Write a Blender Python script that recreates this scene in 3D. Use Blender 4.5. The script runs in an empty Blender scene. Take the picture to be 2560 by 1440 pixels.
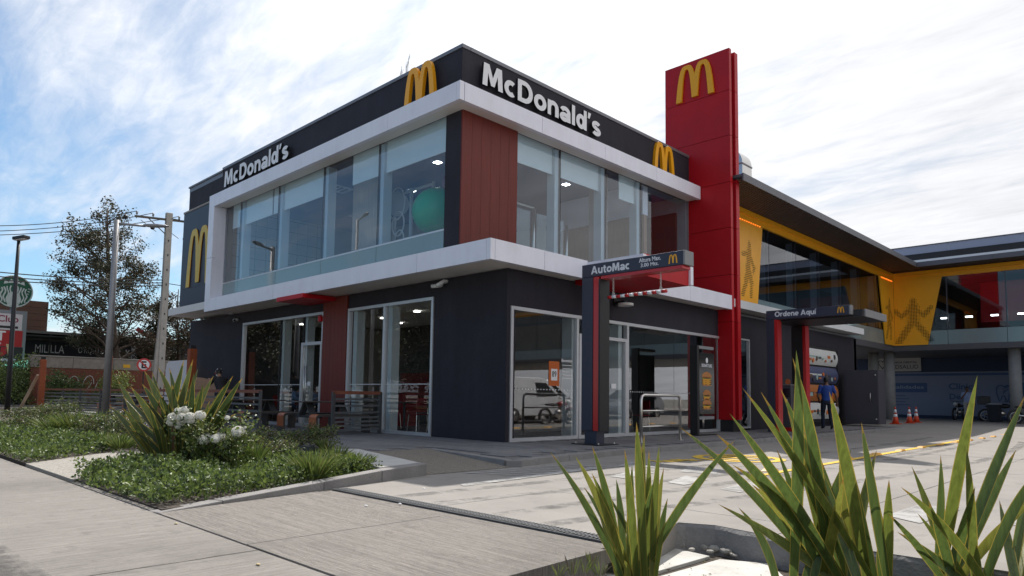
import bpy, bmesh, math, random
from mathutils import Vector, Matrix, noise
R_ = random.Random(7)
rad = math.radians
sc = bpy.context.scene
col = sc.collection

# ------------------------------------------------------------------ camera
F, PX, PY, CAMZ = 1735.8, 1280.0, 849.4, 0.94
yaw, pit, rol = rad(-44.462), rad(4.7032), rad(0.81087)
_f = Vector((math.sin(yaw)*math.cos(pit), math.cos(yaw)*math.cos(pit), math.sin(pit)))
_r = Vector((math.cos(yaw), -math.sin(yaw), 0)); _u = _r.cross(_f)
_r2 = _r*math.cos(rol) + _u*math.sin(rol); _u2 = -_r*math.sin(rol) + _u*math.cos(rol)
CAM = Vector((10.225, -10.261, CAMZ))
cam = bpy.data.cameras.new('camera'); camo = bpy.data.objects.new('camera', cam); col.objects.link(camo)
m = Matrix((_r2, _u2, -_f)).transposed().to_4x4(); m.translation = CAM
camo.matrix_world = m
cam.sensor_fit = 'HORIZONTAL'; cam.sensor_width = 36; cam.lens = F/2560*36
cam.shift_x = (1280-PX)/2560; cam.shift_y = (PY-720)/2560
cam.clip_end = 6000; cam.clip_start = 0.05
sc.camera = camo
# survey helpers: a photo point on a known world plane gives the world position
def ray(u, v): return _r2*((u-PX)/F) - _u2*((v-PY)/F) + _f
def gz(u, v, z=-0.1): r = ray(u, v); return CAM + r*((z-CAM.z)/r.z)
def wy(u, v, y): r = ray(u, v); return CAM + r*((y-CAM.y)/r.y)
def wx(u, v, x): r = ray(u, v); return CAM + r*((x-CAM.x)/r.x)
def dep(u, v, d): return CAM + ray(u, v)*d

# ------------------------------------------------------------------ world, sun, exposure
SUN = Vector((-0.56, 0.52, 1.0)).normalized()
sun_el = math.asin(SUN.z); sun_az = math.atan2(SUN.x, SUN.y)
W = bpy.data.worlds.new('World'); sc.world = W; W.use_nodes = True
nt = W.node_tree; N = nt.nodes; L = nt.links; N.clear()
def nd(t, **k):
    n = N.new(t)
    for a, b in k.items():
        if a in n.bl_rna.properties: setattr(n, a, b)
        else: n.inputs[a].default_value = b
    return n
def mth(op, a, b=None, c=None, clamp=False):
    n = N.new('ShaderNodeMath'); n.operation = op; n.use_clamp = clamp
    for i, x in enumerate((a, b, c)):
        if x is None: continue
        if isinstance(x, (int, float)): n.inputs[i].default_value = x
        else: L.new(x, n.inputs[i])
    return n.outputs[0]
sky = nd('ShaderNodeTexSky', sky_type='NISHITA', sun_disc=False, sun_elevation=sun_el, sun_rotation=sun_az, air_density=1.0, dust_density=0.5, ozone_density=1.2)
tc = nd('ShaderNodeTexCoord'); sep = nd('ShaderNodeSeparateXYZ'); L.new(tc.outputs['Generated'], sep.inputs[0])
zc = mth('MAXIMUM', sep.outputs[2], 0.0); zd = mth('ADD', zc, 0.16)
px_ = mth('DIVIDE', sep.outputs[0], zd); py_ = mth('DIVIDE', sep.outputs[1], zd)
cmb = nd('ShaderNodeCombineXYZ'); L.new(px_, cmb.inputs[0]); L.new(py_, cmb.inputs[1])
def noi(scale, detail, rough, loc=(0, 0, 0), rotz=0, scl=(1, 1, 1), dist=0.0):
    mp = nd('ShaderNodeMapping'); L.new(cmb.outputs[0], mp.inputs[0])
    mp.inputs['Location'].default_value = loc; mp.inputs['Rotation'].default_value = (0, 0, rotz); mp.inputs['Scale'].default_value = scl
    t = nd('ShaderNodeTexNoise'); t.inputs['Scale'].default_value = scale; t.inputs['Detail'].default_value = detail
    t.inputs['Roughness'].default_value = rough; t.inputs['Distortion'].default_value = dist
    L.new(mp.outputs[0], t.inputs['Vector']); return t.outputs['Fac']
big = noi(0.55, 3, 0.5, (3.1, 1.7, 0), 0.5, (1, 1.6, 1))
mid = noi(2.2, 8, 0.62, (1.3, 9.2, 0), 0.9, (1, 2.2, 1), 0.4)
fin = noi(6.5, 6, 0.6, (5.0, 2.0, 0), 1.05, (0.7, 2.6, 1), 0.6)
dt = nd('ShaderNodeVectorMath', operation='DOT_PRODUCT'); L.new(tc.outputs['Generated'], dt.inputs[0]); dt.inputs[1].default_value = SUN
ang = mth('MAXIMUM', dt.outputs['Value'], 0.0)
g1 = mth('POWER', ang, 5.0); g2 = mth('POWER', ang, 28.0)
cov = mth('ADD', mth('MULTIPLY', big, 1.25), mth('MULTIPLY', mid, 0.80))
cov = mth('ADD', cov, mth('MULTIPLY', fin, 0.45))
cov = mth('ADD', cov, mth('MULTIPLY', g1, 0.50))
de = nd('ShaderNodeVectorMath', operation='DOT_PRODUCT'); L.new(tc.outputs['Generated'], de.inputs[0]); de.inputs[1].default_value = (0.714, 0.70, 0)
cov = mth('ADD', cov, mth('MULTIPLY', de.outputs['Value'], 0.52))
low = mth('SUBTRACT', 1.0, mth('MULTIPLY', zc, 1.2), clamp=True)
mask = nd('ShaderNodeMapRange', interpolation_type='SMOOTHSTEP'); L.new(cov, mask.inputs[0])
mask.inputs[1].default_value = 0.74; mask.inputs[2].default_value = 1.62
# cloud radiance: thin cloud lit from behind is brightest towards the sun
rip = mth('MULTIPLY', mth('SUBTRACT', fin, 0.5), 0.28)
cl = mth('ADD', 0.66, mth('MULTIPLY', g1, 0.34)); cl = mth('ADD', cl, mth('MULTIPLY', g2, 0.9))
cl = mth('ADD', cl, mth('MULTIPLY', rip, 0.7)); cl = mth('ADD', cl, mth('MULTIPLY', mth('SUBTRACT', mid, 0.5), 0.35))
cc = nd('ShaderNodeVectorMath', operation='SCALE'); cc.inputs[0].default_value = (0.955, 0.965, 1.0); L.new(cl, cc.inputs['Scale'])
sk = nd('ShaderNodeVectorMath', operation='MULTIPLY'); L.new(sky.outputs[0], sk.inputs[0]); sk.inputs[1].default_value = (0.066, 0.084, 0.092)
mx = nd('ShaderNodeMix', data_type='RGBA'); L.new(mask.outputs[0], mx.inputs[0]); L.new(sk.outputs[0], mx.inputs[6]); L.new(cc.outputs[0], mx.inputs[7])
bg = nd('ShaderNodeBackground'); L.new(mx.outputs[2], bg.inputs[0]); bg.inputs[1].default_value = 1.0
wo = nd('ShaderNodeOutputWorld'); L.new(bg.outputs[0], wo.inputs[0])

sun = bpy.data.lights.new('sun', 'SUN'); suno = bpy.data.objects.new('sun', sun); col.objects.link(suno)
sun.energy = 4.4; sun.angle = rad(0.6); sun.color = (1.0, 0.95, 0.88)
suno.rotation_euler = SUN.to_track_quat('Z', 'Y').to_euler(); suno.location = (-20, 25, 40)
sc.view_settings.view_transform = 'Standard'; sc.view_settings.look = 'None'
sc.view_settings.exposure = 0.45; sc.view_settings.gamma = 1.0; sc.view_settings.use_curve_mapping = False
sc.render.engine = 'CYCLES'
sc.cycles.max_bounces = 10; sc.cycles.transparent_max_bounces = 24; sc.cycles.caustics_reflective = False; sc.cycles.caustics_refractive = False
sc.cycles.sample_clamp_indirect = 6.0

# ------------------------------------------------------------------ materials
MATS = {}
def mat(name, color=(.5, .5, .5), rough=.6, var=0.0, vscale=6.0, bump=0.0, bscale=40.0, metal=0.0, spec=.5, stretch=(1, 1, 1), coat=0.0, dark=None, dscale=1.2, damt=0.0, trans=0.0, emit=None, estr=0.0, spots=None, samt=.5):
    if name in MATS: return MATS[name]
    M = bpy.data.materials.new(name); M.use_nodes = True; MATS[name] = M
    n = M.node_tree.nodes; l = M.node_tree.links; b = n['Principled BSDF']
    c = (*color[:3], 1)
    b.inputs['Base Color'].default_value = c; b.inputs['Roughness'].default_value = rough; b.inputs['Metallic'].default_value = metal
    b.inputs['Specular IOR Level'].default_value = spec; b.inputs['Coat Weight'].default_value = coat; b.inputs['Coat Roughness'].default_value = .08
    if emit: b.inputs['Emission Color'].default_value = (*emit, 1); b.inputs['Emission Strength'].default_value = estr
    tcn = n.new('ShaderNodeTexCoord'); mp = n.new('ShaderNodeMapping'); mp.inputs['Scale'].default_value = stretch
    l.new(tcn.outputs['Object'], mp.inputs[0])
    out = None
    if var > 0:
        t = n.new('ShaderNodeTexNoise'); t.inputs['Scale'].default_value = vscale; t.inputs['Detail'].default_value = 8; t.inputs['Roughness'].default_value = .65
        l.new(mp.outputs[0], t.inputs['Vector'])
        r = n.new('ShaderNodeMapRange'); r.inputs[1].default_value = .28; r.inputs[2].default_value = .72; r.inputs[3].default_value = 1-var; r.inputs[4].default_value = 1+var
        l.new(t.outputs['Fac'], r.inputs[0])
        s = n.new('ShaderNodeVectorMath'); s.operation = 'SCALE'; s.inputs[0].default_value = color[:3]; l.new(r.outputs[0], s.inputs['Scale']); out = s.outputs[0]
    if dark:
        t2 = n.new('ShaderNodeTexNoise'); t2.inputs['Scale'].default_value = dscale; t2.inputs['Detail'].default_value = 6; t2.inputs['Roughness'].default_value = .6
        l.new(tcn.outputs['Object'], t2.inputs['Vector'])
        r2 = n.new('ShaderNodeMapRange'); r2.interpolation_type = 'SMOOTHSTEP'; r2.inputs[1].default_value = .45; r2.inputs[2].default_value = .75; r2.inputs[4].default_value = damt
        l.new(t2.outputs['Fac'], r2.inputs[0])
        x = n.new('ShaderNodeMix'); x.data_type = 'RGBA'; l.new(r2.outputs[0], x.inputs[0])
        if out: l.new(out, x.inputs[6])
        else: x.inputs[6].default_value = c
        x.inputs[7].default_value = (*dark, 1); out = x.outputs[2]
    if spots:
        for sc_, lo, hi in ((5.0, .62, .70), (23.0, .66, .70)):
            t4 = n.new('ShaderNodeTexNoise'); t4.inputs['Scale'].default_value = sc_; t4.inputs['Detail'].default_value = 3; t4.inputs['Roughness'].default_value = .5
            l.new(tcn.outputs['Object'], t4.inputs['Vector']); r4 = n.new('ShaderNodeMapRange'); r4.interpolation_type = 'SMOOTHSTEP'; r4.inputs[1].default_value = lo; r4.inputs[2].default_value = hi; r4.inputs[4].default_value = samt
            l.new(t4.outputs['Fac'], r4.inputs[0]); x4 = n.new('ShaderNodeMix'); x4.data_type = 'RGBA'; l.new(r4.outputs[0], x4.inputs[0])
            if out: l.new(out, x4.inputs[6])
            else: x4.inputs[6].default_value = c
            x4.inputs[7].default_value = (*spots, 1); out = x4.outputs[2]
    if out: l.new(out, b.inputs['Base Color'])
    if bump > 0:
        t3 = n.new('ShaderNodeTexNoise'); t3.inputs['Scale'].default_value = bscale; t3.inputs['Detail'].default_value = 6
        l.new(mp.outputs[0], t3.inputs['Vector'])
        bp = n.new('ShaderNodeBump'); bp.inputs['Strength'].default_value = bump; bp.inputs['Distance'].default_value = .02
        l.new(t3.outputs['Fac'], bp.inputs['Height']); l.new(bp.outputs[0], b.inputs['Normal'])
    if trans > 0:
        tr = n.new('ShaderNodeBsdfTranslucent'); mxs = n.new('ShaderNodeMixShader'); mxs.inputs[0].default_value = trans
        if out: l.new(out, tr.inputs[0])
        else: tr.inputs[0].default_value = c
        o = n['Material Output']; l.new(b.outputs[0], mxs.inputs[1]); l.new(tr.outputs[0], mxs.inputs[2]); l.new(mxs.outputs[0], o.inputs[0])
    return M
def glass(name, tint=(.86, .92, .93), ior=1.52, rough=0.0, gain=1.0):
    if name in MATS: return MATS[name]
    M = bpy.data.materials.new(name); M.use_nodes = True; MATS[name] = M
    n = M.node_tree.nodes; l = M.node_tree.links; n.remove(n['Principled BSDF'])
    t = n.new('ShaderNodeBsdfTransparent'); t.inputs[0].default_value = (*tint, 1)
    g = n.new('ShaderNodeBsdfGlossy'); g.inputs['Roughness'].default_value = rough; g.inputs[0].default_value = (.97, .98, 1, 1)
    fr = n.new('ShaderNodeFresnel'); fr.inputs[0].default_value = ior
    mu = n.new('ShaderNodeMath'); mu.operation = 'MULTIPLY_ADD'; mu.inputs[1].default_value = gain; mu.inputs[2].default_value = 0.02; mu.use_clamp = True
    geo = n.new('ShaderNodeNewGeometry'); inv = n.new('ShaderNodeMath'); inv.operation = 'SUBTRACT'; inv.inputs[0].default_value = 1.0; l.new(geo.outputs['Backfacing'], inv.inputs[1])
    pr = n.new('ShaderNodeMath'); pr.operation = 'MULTIPLY'; l.new(mu.outputs[0], pr.inputs[0]); l.new(inv.outputs[0], pr.inputs[1])
    l.new(fr.outputs[0], mu.inputs[0]); x = n.new('ShaderNodeMixShader'); l.new(pr.outputs[0], x.inputs[0]); l.new(t.outputs[0], x.inputs[1]); l.new(g.outputs[0], x.inputs[2])
    l.new(x.outputs[0], n['Material Output'].inputs[0]); return M

# ------------------------------------------------------------------ mesh helpers
LOCAL = set()
class MB:
    def __init__(s): s.v = []; s.f = []; s.m = []
    def add(s, vs, fs, mi=0):
        k = len(s.v); s.v += [tuple(p) for p in vs]; s.f += [tuple(i+k for i in f) for f in fs]; s.m += [mi]*len(fs); return s
    def box(s, x0, x1, y0, y1, z0, z1, mi=0):
        if x0 > x1: x0, x1 = x1, x0
        if y0 > y1: y0, y1 = y1, y0
        if z0 > z1: z0, z1 = z1, z0
        v = [(x0,y0,z0),(x1,y0,z0),(x1,y1,z0),(x0,y1,z0),(x0,y0,z1),(x1,y0,z1),(x1,y1,z1),(x0,y1,z1)]
        return s.add(v, [(0,3,2,1),(4,5,6,7),(0,1,5,4),(1,2,6,5),(2,3,7,6),(3,0,4,7)], mi)
    def obox(s, O, U, V, Wd, mi=0):
        O, U, V, Wd = Vector(O), Vector(U), Vector(V), Vector(Wd)
        v = [O, O+U, O+U+V, O+V, O+Wd, O+U+Wd, O+U+V+Wd, O+V+Wd]
        return s.add(v, [(0,3,2,1),(4,5,6,7),(0,1,5,4),(1,2,6,5),(2,3,7,6),(3,0,4,7)], mi)
    def beam(s, a, b, w, h, up=(0, 0, 1), mi=0):
        a, b = Vector(a), Vector(b); d = (b-a); n = d.normalized(); u = Vector(up); sx = n.cross(u)
        if sx.length < 1e-4: sx = n.cross(Vector((1, 0, 0)))
        sx.normalize(); u = sx.cross(n)
        return s.obox(a - sx*w/2 - u*h/2, sx*w, u*h, d, mi)
    def tube(s, pts, r, n=8, caps=True, mi=0):
        pts = [Vector(p) for p in pts]; rs = r if isinstance(r, (list, tuple)) else [r]*len(pts)
        k = len(s.v); prev = None; fs = []
        for i, p in enumerate(pts):
            d = (pts[min(i+1, len(pts)-1)] - pts[max(i-1, 0)])
            d = d.normalized() if d.length > 1e-9 else Vector((0, 0, 1))
            if prev is None:
                a = d.cross(Vector((0, 0, 1)));
                if a.length < 1e-3: a = d.cross(Vector((1, 0, 0)))
            else: a = prev - d*prev.dot(d)
            a.normalize(); prev = a; b = d.cross(a)
            for j in range(n):
                t = 2*math.pi*j/n; s.v.append(tuple(p + (a*math.cos(t) + b*math.sin(t))*rs[i]))
        for i in range(len(pts)-1):
            for j in range(n):
                fs.append((k+i*n+j, k+i*n+(j+1) % n, k+(i+1)*n+(j+1) % n, k+(i+1)*n+j))
        if caps:
            fs.append(tuple(k+j for j in range(n))[::-1]); e = k+(len(pts)-1)*n; fs.append(tuple(e+j for j in range(n)))
        s.f += fs; s.m += [mi]*len(fs); return s
    def cyl(s, c, r, h, n=16, r2=None, mi=0):
        c = Vector(c); return s.tube([c, c+Vector((0, 0, h))], [r, r if r2 is None else r2], n, True, mi)
    def lathe(s, c, prof, n=20, mi=0):
        c = Vector(c); return s.tube([c+Vector((0, 0, z)) for _, z in prof], [max(q, 1e-4) for q, _ in prof], n, True, mi)
    def prism(s, pts, O, U, V, Nn, d, mi=0):
        O, U, V, Nn = Vector(O), Vector(U), Vector(V), Vector(Nn); n = len(pts)
        fr = [O+U*a+V*b+Nn*d for a, b in pts]; bk = [O+U*a+V*b for a, b in pts]
        area = sum(pts[i][0]*pts[(i+1) % n][1]-pts[(i+1) % n][0]*pts[i][1] for i in range(n))
        if (area > 0) != (U.cross(V).dot(Nn) > 0): fr.reverse(); bk.reverse()
        return s.add(fr+bk, [tuple(range(n)), tuple(range(2*n-1, n-1, -1))] + [(i, n+i, n+(i+1) % n, (i+1) % n) for i in range(n)], mi)
    def poly(s, pts, z0, z1, mi=0):
        return s.prism([(p[0], p[1]) for p in pts], (0, 0, z0), (1, 0, 0), (0, 1, 0), (0, 0, 1), z1-z0, mi)
    def sph(s, c, r, nu=12, nv=8, mi=0):
        c = Vector(c); rx, ry, rz = r if isinstance(r, (tuple, list)) else (r, r, r); k = len(s.v); fs = []
        s.v.append(tuple(c+Vector((0, 0, rz))))
        for i in range(1, nv):
            t = math.pi*i/nv
            for j in range(nu):
                p = 2*math.pi*j/nu; s.v.append((c.x+rx*math.sin(t)*math.cos(p), c.y+ry*math.sin(t)*math.sin(p), c.z+rz*math.cos(t)))
        s.v.append(tuple(c-Vector((0, 0, rz)))); e = len(s.v)-1
        for j in range(nu):
            fs.append((k, k+1+j, k+1+(j+1) % nu)); fs.append((e, e-nu+(j+1) % nu, e-nu+j))
        for i in range(nv-2):
            for j in range(nu):
                a = k+1+i*nu; fs.append((a+j, a+nu+j, a+nu+(j+1) % nu, a+(j+1) % nu))
        s.f += fs; s.m += [mi]*len(fs); return s
    def mesh(s, name, mats, smooth=False):
        me = bpy.data.meshes.new(name); me.from_pydata(s.v, [], s.f)
        for M in (mats if isinstance(mats, (list, tuple)) else [mats]): me.materials.append(M)
        if any(s.m): me.polygons.foreach_set('material_index', s.m)
        if smooth: me.polygons.foreach_set('use_smooth', [True]*len(s.f))
        me.update(); return me
    def build(s, name, mats, parent=None, smooth=False, bevel=0.0, **tags):
        return link(name, s.mesh(name, mats, smooth), parent, bevel, **tags)
def link(name, me, parent=None, bevel=0.0, label=None, cat=None, group=None, kind=None):
    o = bpy.data.objects.new(name, me); col.objects.link(o)
    if parent is not None:
        o.parent = parent; o.matrix_parent_inverse = Matrix.Translation(-Vector(parent.location)) if parent.type == 'EMPTY' and parent.name not in LOCAL else Matrix.Identity(4)
    if bevel > 0:
        b = o.modifiers.new('bevel', 'BEVEL'); b.width = bevel; b.segments = 2; b.limit_method = 'ANGLE'; b.angle_limit = rad(40)
    tag(o, label, cat, group, kind); return o
def tag(o, label=None, cat=None, group=None, kind=None):
    if label: o['label'] = label
    if cat: o['category'] = cat
    if group: o['group'] = group
    if kind: o['kind'] = kind
    return o
def thing(name, loc, label=None, cat=None, group=None, kind=None, rz=0.0, local=False):
    o = bpy.data.objects.new(name, None); col.objects.link(o); o.location = loc; o.rotation_euler = (0, 0, rz); o.empty_display_size = .2
    if local: LOCAL.add(o.name)
    return tag(o, label, cat, group, kind)
def clone(o, parent=None, **t):
    c = o.copy(); col.objects.link(c)
    if parent is not None:
        pi = o.matrix_parent_inverse.copy(); c.parent = parent; c.matrix_parent_inverse = pi
    tag(c, **t)
    for ch in [x for x in KIDS(o)]: clone(ch, c)
    return c
def KIDS(o): return [x for x in col.objects if x.parent == o]
def textmesh(s, size, ext=0.0, off=0.0, name='text', align='LEFT', shear=0.0, spacing=1.0, res=3):
    cu = bpy.data.curves.new(name, 'FONT'); cu.body = s; cu.size = size; cu.extrude = ext; cu.offset = off; cu.align_x = align; cu.resolution_u = res; cu.shear = shear; cu.space_character = spacing
    o = bpy.data.objects.new(name, cu); col.objects.link(o)
    me = bpy.data.meshes.new_from_object(o.evaluated_get(bpy.context.evaluated_depsgraph_get()))
    bpy.data.objects.remove(o); bpy.data.curves.remove(cu); return me
def frame_mat(O, U, V):
    U, V = Vector(U).normalized(), Vector(V).normalized(); Nn = U.cross(V); M = Matrix((U, V, Nn)).transposed().to_4x4(); M.translation = Vector(O); return M
def text_on(name, s, O, U, V, width, height, M, parent, ext=0.004, bold=0.0, **k):
    """text fitted into width x height on a plane: O lower left, U right, V up"""
    me = textmesh(s, 1.0, 0.0, bold, name)
    xs = [v.co.x for v in me.vertices]; ys = [v.co.y for v in me.vertices]
    x0, x1, y0, y1 = min(xs), max(xs), min(ys), max(ys)
    me2 = textmesh(s, 1.0, ext/max(1e-6, (height/(y1-y0))), bold, name); bpy.data.meshes.remove(me)
    sx, sy = width/(x1-x0), height/(y1-y0)
    A = frame_mat(O, U, V) @ Matrix.Diagonal((sx, sy, sy, 1)) @ Matrix.Translation((-x0, -y0, 0))
    me2.transform(A); me2.materials.clear(); me2.materials.append(M); me2.name = name
    return link(name, me2, parent, **k)
def arch_pts(w, h, n=16):
    """outline of a double arch, width w, height h"""
    c, a, p, ci, ai, q, mb = .287, .287, 3.7, .287, .139, 3.0, .05
    def run(cc, aa, hh, pp, x0, x1):
        r = []
        for i in range(n+1):
            x = cc - aa*math.cos(math.pi*i/n)
            if x0 <= x <= x1: r.append((x, max(0.0, hh*(1-abs((x-cc)/aa)**pp))))
        return r
    o1 = run(c, a, 1, p, 0, .499) + [(.5, 1-abs((.5-c)/a)**p)]
    o2 = [(1-x, y) for x, y in reversed(o1[:-1])]
    i1 = run(ci, ai, .885, q, 0, 1); i2 = [(1-x, y) for x, y in reversed(i1)]
    i1[-1] = (i1[-1][0], mb); i2[0] = (i2[0][0], mb)
    pts = o1 + o2 + list(reversed(i2)) + list(reversed(i1))
    return [(x*w, y*h) for x, y in pts]

# ------------------------------------------------------------------ bold sign lettering drawn with strokes
def arcp(cx, cy, rx, ry, a0, a1, n=14): return [(cx+rx*math.cos(rad(a0+(a1-a0)*i/n)), cy+ry*math.sin(rad(a0+(a1-a0)*i/n))) for i in range(n+1)]
def stroke(pts, t, closed=False):
    n = len(pts); l, r = [], []
    for i, p in enumerate(pts):
        if closed: a, b = pts[(i-1) % n], pts[(i+1) % n]
        else: a, b = pts[max(i-1, 0)], pts[min(i+1, n-1)]
        dx, dy = b[0]-a[0], b[1]-a[1]; q = math.hypot(dx, dy) or 1; nx, ny = -dy/q*t/2, dx/q*t/2
        l.append((p[0]+nx, p[1]+ny)); r.append((p[0]-nx, p[1]-ny))
    return l, r
S_CURVE = arcp(.30, .505, .185, .13, 25, 215, 10) + arcp(.30, .205, .20, .125, 75, -155, 12)
TK = .212
GLY = {
 'M': (1.0, [('poly', [(0, 0), (.06, 1), (.32, 1), (.5, .45), (.68, 1), (.94, 1), (1.0, 0), (.77, 0), (.735, .60), (.585, .08), (.415, .08), (.265, .60), (.23, 0)])]),
 'c': (.60, [('st', arcp(.32, .36, .225, .27, 52, 308, 18))]),
 'D': (.80, [('poly', [(0, 0), (.21, 0), (.21, 1), (0, 1)]), ('st', [(.12, .905), (.34, .905)]+arcp(.36, .5, .34, .405, 85, -85, 16)+[(.34, .095), (.12, .095)])]),
 'o': (.68, [('ring', arcp(.34, .36, .245, .27, 0, 345, 23))]),
 'n': (.64, [('poly', [(0, 0), (.19, 0), (.19, .72), (0, .72)]), ('st', arcp(.32, .40, .22, .235, 165, 0, 12)+[(.54, 0)])]),
 'a': (.64, [('ring', arcp(.275, .205, .185, .125, 0, 345, 19)), ('st', arcp(.31, .45, .22, .185, 160, 0, 12)+[(.53, .2), (.545, 0)])]),
 'l': (.20, [('poly', [(0, 0), (.195, 0), (.195, 1), (0, 1)])]),
 'd': (.66, [('ring', arcp(.29, .36, .20, .27, 0, 345, 21)), ('poly', [(.47, 0), (.66, 0), (.66, 1), (.47, 1)])]),
 "'": (.17, [('poly', [(.01, 1), (.2, 1), (.10, .70), (-.02, .70)])]),
 's': (.58, [('st', S_CURVE)]),
 'A': (.92, [('poly', [(0, 0), (.22, 0), (.57, 1), (.35, 1)]), ('poly', [(.92, 0), (.70, 0), (.35, 1), (.57, 1)]), ('poly', [(.2, .2), (.72, .2), (.66, .37), (.26, .37)])]),
 'u': (.64, [('poly', [(.45, 0), (.64, 0), (.64, .72), (.45, .72)]), ('st', [(.10, .72)]+arcp(.32, .32, .22, .235, 180, 345, 12))]),
 't': (.44, [('st', [(.2, .93), (.2, .25)]+arcp(.34, .23, .14, .14, 180, 270, 5)+[(.43, .09)]), ('poly', [(0, .56), (.43, .56), (.43, .72), (0, .72)])]),
 'O': (.94, [('ring', arcp(.47, .5, .37, .41, 0, 348, 29))]),
 'r': (.44, [('poly', [(0, 0), (.19, 0), (.19, .72), (0, .72)]), ('st', arcp(.38, .36, .26, .275, 165, 80, 8))]),
 'e': (.64, [('st', arcp(.32, .36, .235, .275, 0, 312, 18)), ('poly', [(.12, .29), (.64, .29), (.64, .43), (.12, .43)])]),
 'q': (.66, [('ring', arcp(.29, .36, .20, .27, 0, 345, 21)), ('poly', [(.47, -.27), (.66, -.27), (.66, .72), (.47, .72)])]),
 '\u00ed': (.24, [('poly', [(0, 0), (.195, 0), (.195, .72), (0, .72)]), ('poly', [(.03, .80), (.17, .80), (.34, 1.0), (.13, 1.0)])]),
}
def stroke_text(s, O, U, V, w, h, M, Ms, parent, ext=.05, gap=.085, name='letter'):
    tot = 0
    for ch in s: tot += (.30 if ch == ' ' else GLY[ch][0]+gap)
    sx = w/(tot-gap); O, U, V = Vector(O), Vector(U).normalized(), Vector(V).normalized(); Nn = U.cross(V); x = 0
    for ch in s:
        if ch == ' ': x += .30; continue
        wd, ps = GLY[ch]; m = MB(); d = ext; Oc = O+U*(x*sx)
        for k, (kind, pts) in enumerate(ps):
            dd = d-.0012*k
            if kind == 'poly': m.prism(pts, Oc, U*sx, V*h, Nn, dd)
            elif kind == 'st':
                l, r = stroke(pts, TK)
                for i in range(len(l)-1): m.prism([l[i], l[i+1], r[i+1], r[i]], Oc, U*sx, V*h, Nn, dd)
            else:
                l, r = stroke(pts, TK, True); n = len(l)
                for i in range(n): j = (i+1) % n; m.prism([l[i], l[j], r[j], r[i]], Oc, U*sx, V*h, Nn, dd)
        o = m.build(name, [M, Ms], parent)
        for p in o.data.polygons: p.material_index = 0 if p.normal.dot(Nn) > .7 else 1
        x += wd+gap
# ------------------------------------------------------------------ palette
DARK = mat('dark_render', (.0150, .0125, .0215), .75, .32, 3, .45, 90, stretch=(1, 1, .2), dark=(.030, .027, .038), dscale=.9, damt=.5)
DARKP = mat('dark_panel', (.021, .020, .036), .45, .10, 2)
COPE = mat('coping_metal', (.20, .20, .22), .45, .08, 3, metal=.4)
WHITE = mat('white_panel', (.81, .81, .90), .32, .04, 1.5, stretch=(3, 3, .4), dark=(.62, .61, .66), dscale=1.4, damt=.3)
SOFF = mat('soffit_panel', (.76, .74, .72), .45, .03, 2)
REDP = mat('red_panel', (.45, .005, .011), .45, .10, 1.2, spec=.35, dark=(.30, .012, .018), dscale=.8, damt=.35)
REDW = mat('red_board', (.145, .016, .008), .55, .28, 3.5, .25, 30, stretch=(9, 9, .35))
YEL = mat('arch_yellow', (.84, .36, .006), .38, .05, 2)
YFACE = mat('arch_face', (.88, .40, .008), .35, .04, 2)
LETT = mat('letter_white', (.80, .80, .82), .4)
BLACK = mat('black_metal', (.012, .012, .014), .5)
ALU = mat('aluminium', (.62, .63, .66), .38, .04, 5, metal=.55)
STEEL = mat('steel', (.62, .60, .57), .28, .05, 6, metal=1.0)
GLASS = glass('window_glass', (.95, .97, .97), gain=1.9)
GLASSR = glass('entrance_glass', (.95, .97, .97), gain=3.0)
GLASSU = glass('tinted_glass', (.87, .94, .985), gain=1.4)
SPAND = mat('spandrel_glass', (.20, .29, .31), .08, .05, 1, spec=.8)
BLIND = mat('roller_blind', (.80, .84, .83), .8, .03, 3)
CEIL = mat('ceiling_board', (.68, .69, .70), .8, .03, 2)
WALLI = mat('interior_wall', (.40, .39, .38), .8, .08, 2)
WALLD = mat('interior_dark', (.05, .05, .055), .8, .1, 2)
WOODI = mat('interior_wood', (.30, .17, .10), .55, .22, 4, stretch=(6, 6, .5))
FLOORI = mat('interior_floor', (.10, .095, .09), .45, .15, 3)
LED = mat('downlight', (1, 1, 1), .5, emit=(1, .93, .82), estr=11.0)
RUST = mat('corten_orange', (.27, .062, .018), .6, .22, 9)
CONC = mat('concrete', (.36, .345, .325), .85, .16, 2.2, .3, 60, dark=(.22, .21, .20), dscale=.9, damt=.55)

# ------------------------------------------------------------------ restaurant
ZS, ZB = 3.64, 4.06          # soffit and top of lower white band
XL, YL = .48, -.97           # corner of the lower band
XU, YU = -.955, -.555        # corner of the upper storey
XB, YB = -.535, -.97         # corner of upper band
ZU0, ZU1 = 7.19, 7.60        # upper band
ZT = 8.62
LW = -17.1                   # left end
B = thing('restaurant_building', (0, 0, 0), 'dark two-storey restaurant building with white bands and red cladding on its corner', 'building')
# --- ground floor walls (pieces around the openings)
def wall(x0, x1, y0, y1, z0, z1, name='wall', M=DARK): return MB().box(x0, x1, y0, y1, z0, z1).build(name, M, B)
T = .25
wall(LW, -12.5, 0, T, 0, ZS); wall(-12.5, -7.32, 0, T, 3.28, ZS); wall(-6.08, -2.42, 0, T, 3.26, ZS); wall(-2.42, 0, 0, T, 0, ZS)
wall(-T, 0, T, 9.16, 2.86, ZS);
wall(LW, LW+T, T, 21.0, 0, ZS)
wall(-T, 0, 9.32, 10.35, 2.86, 3.62); wall(-T, 0, 11.14, 21.2, 0, 3.62); wall(-T, 0, 10.35, 11.14, 2.90, 3.62)
MB().box(-.28, .03, 9.4, 21.23, 3.622, 3.68).build('coping', COPE, B)
wall(LW, 0, 20.9, 21.15, 0, 3.6)
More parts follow.
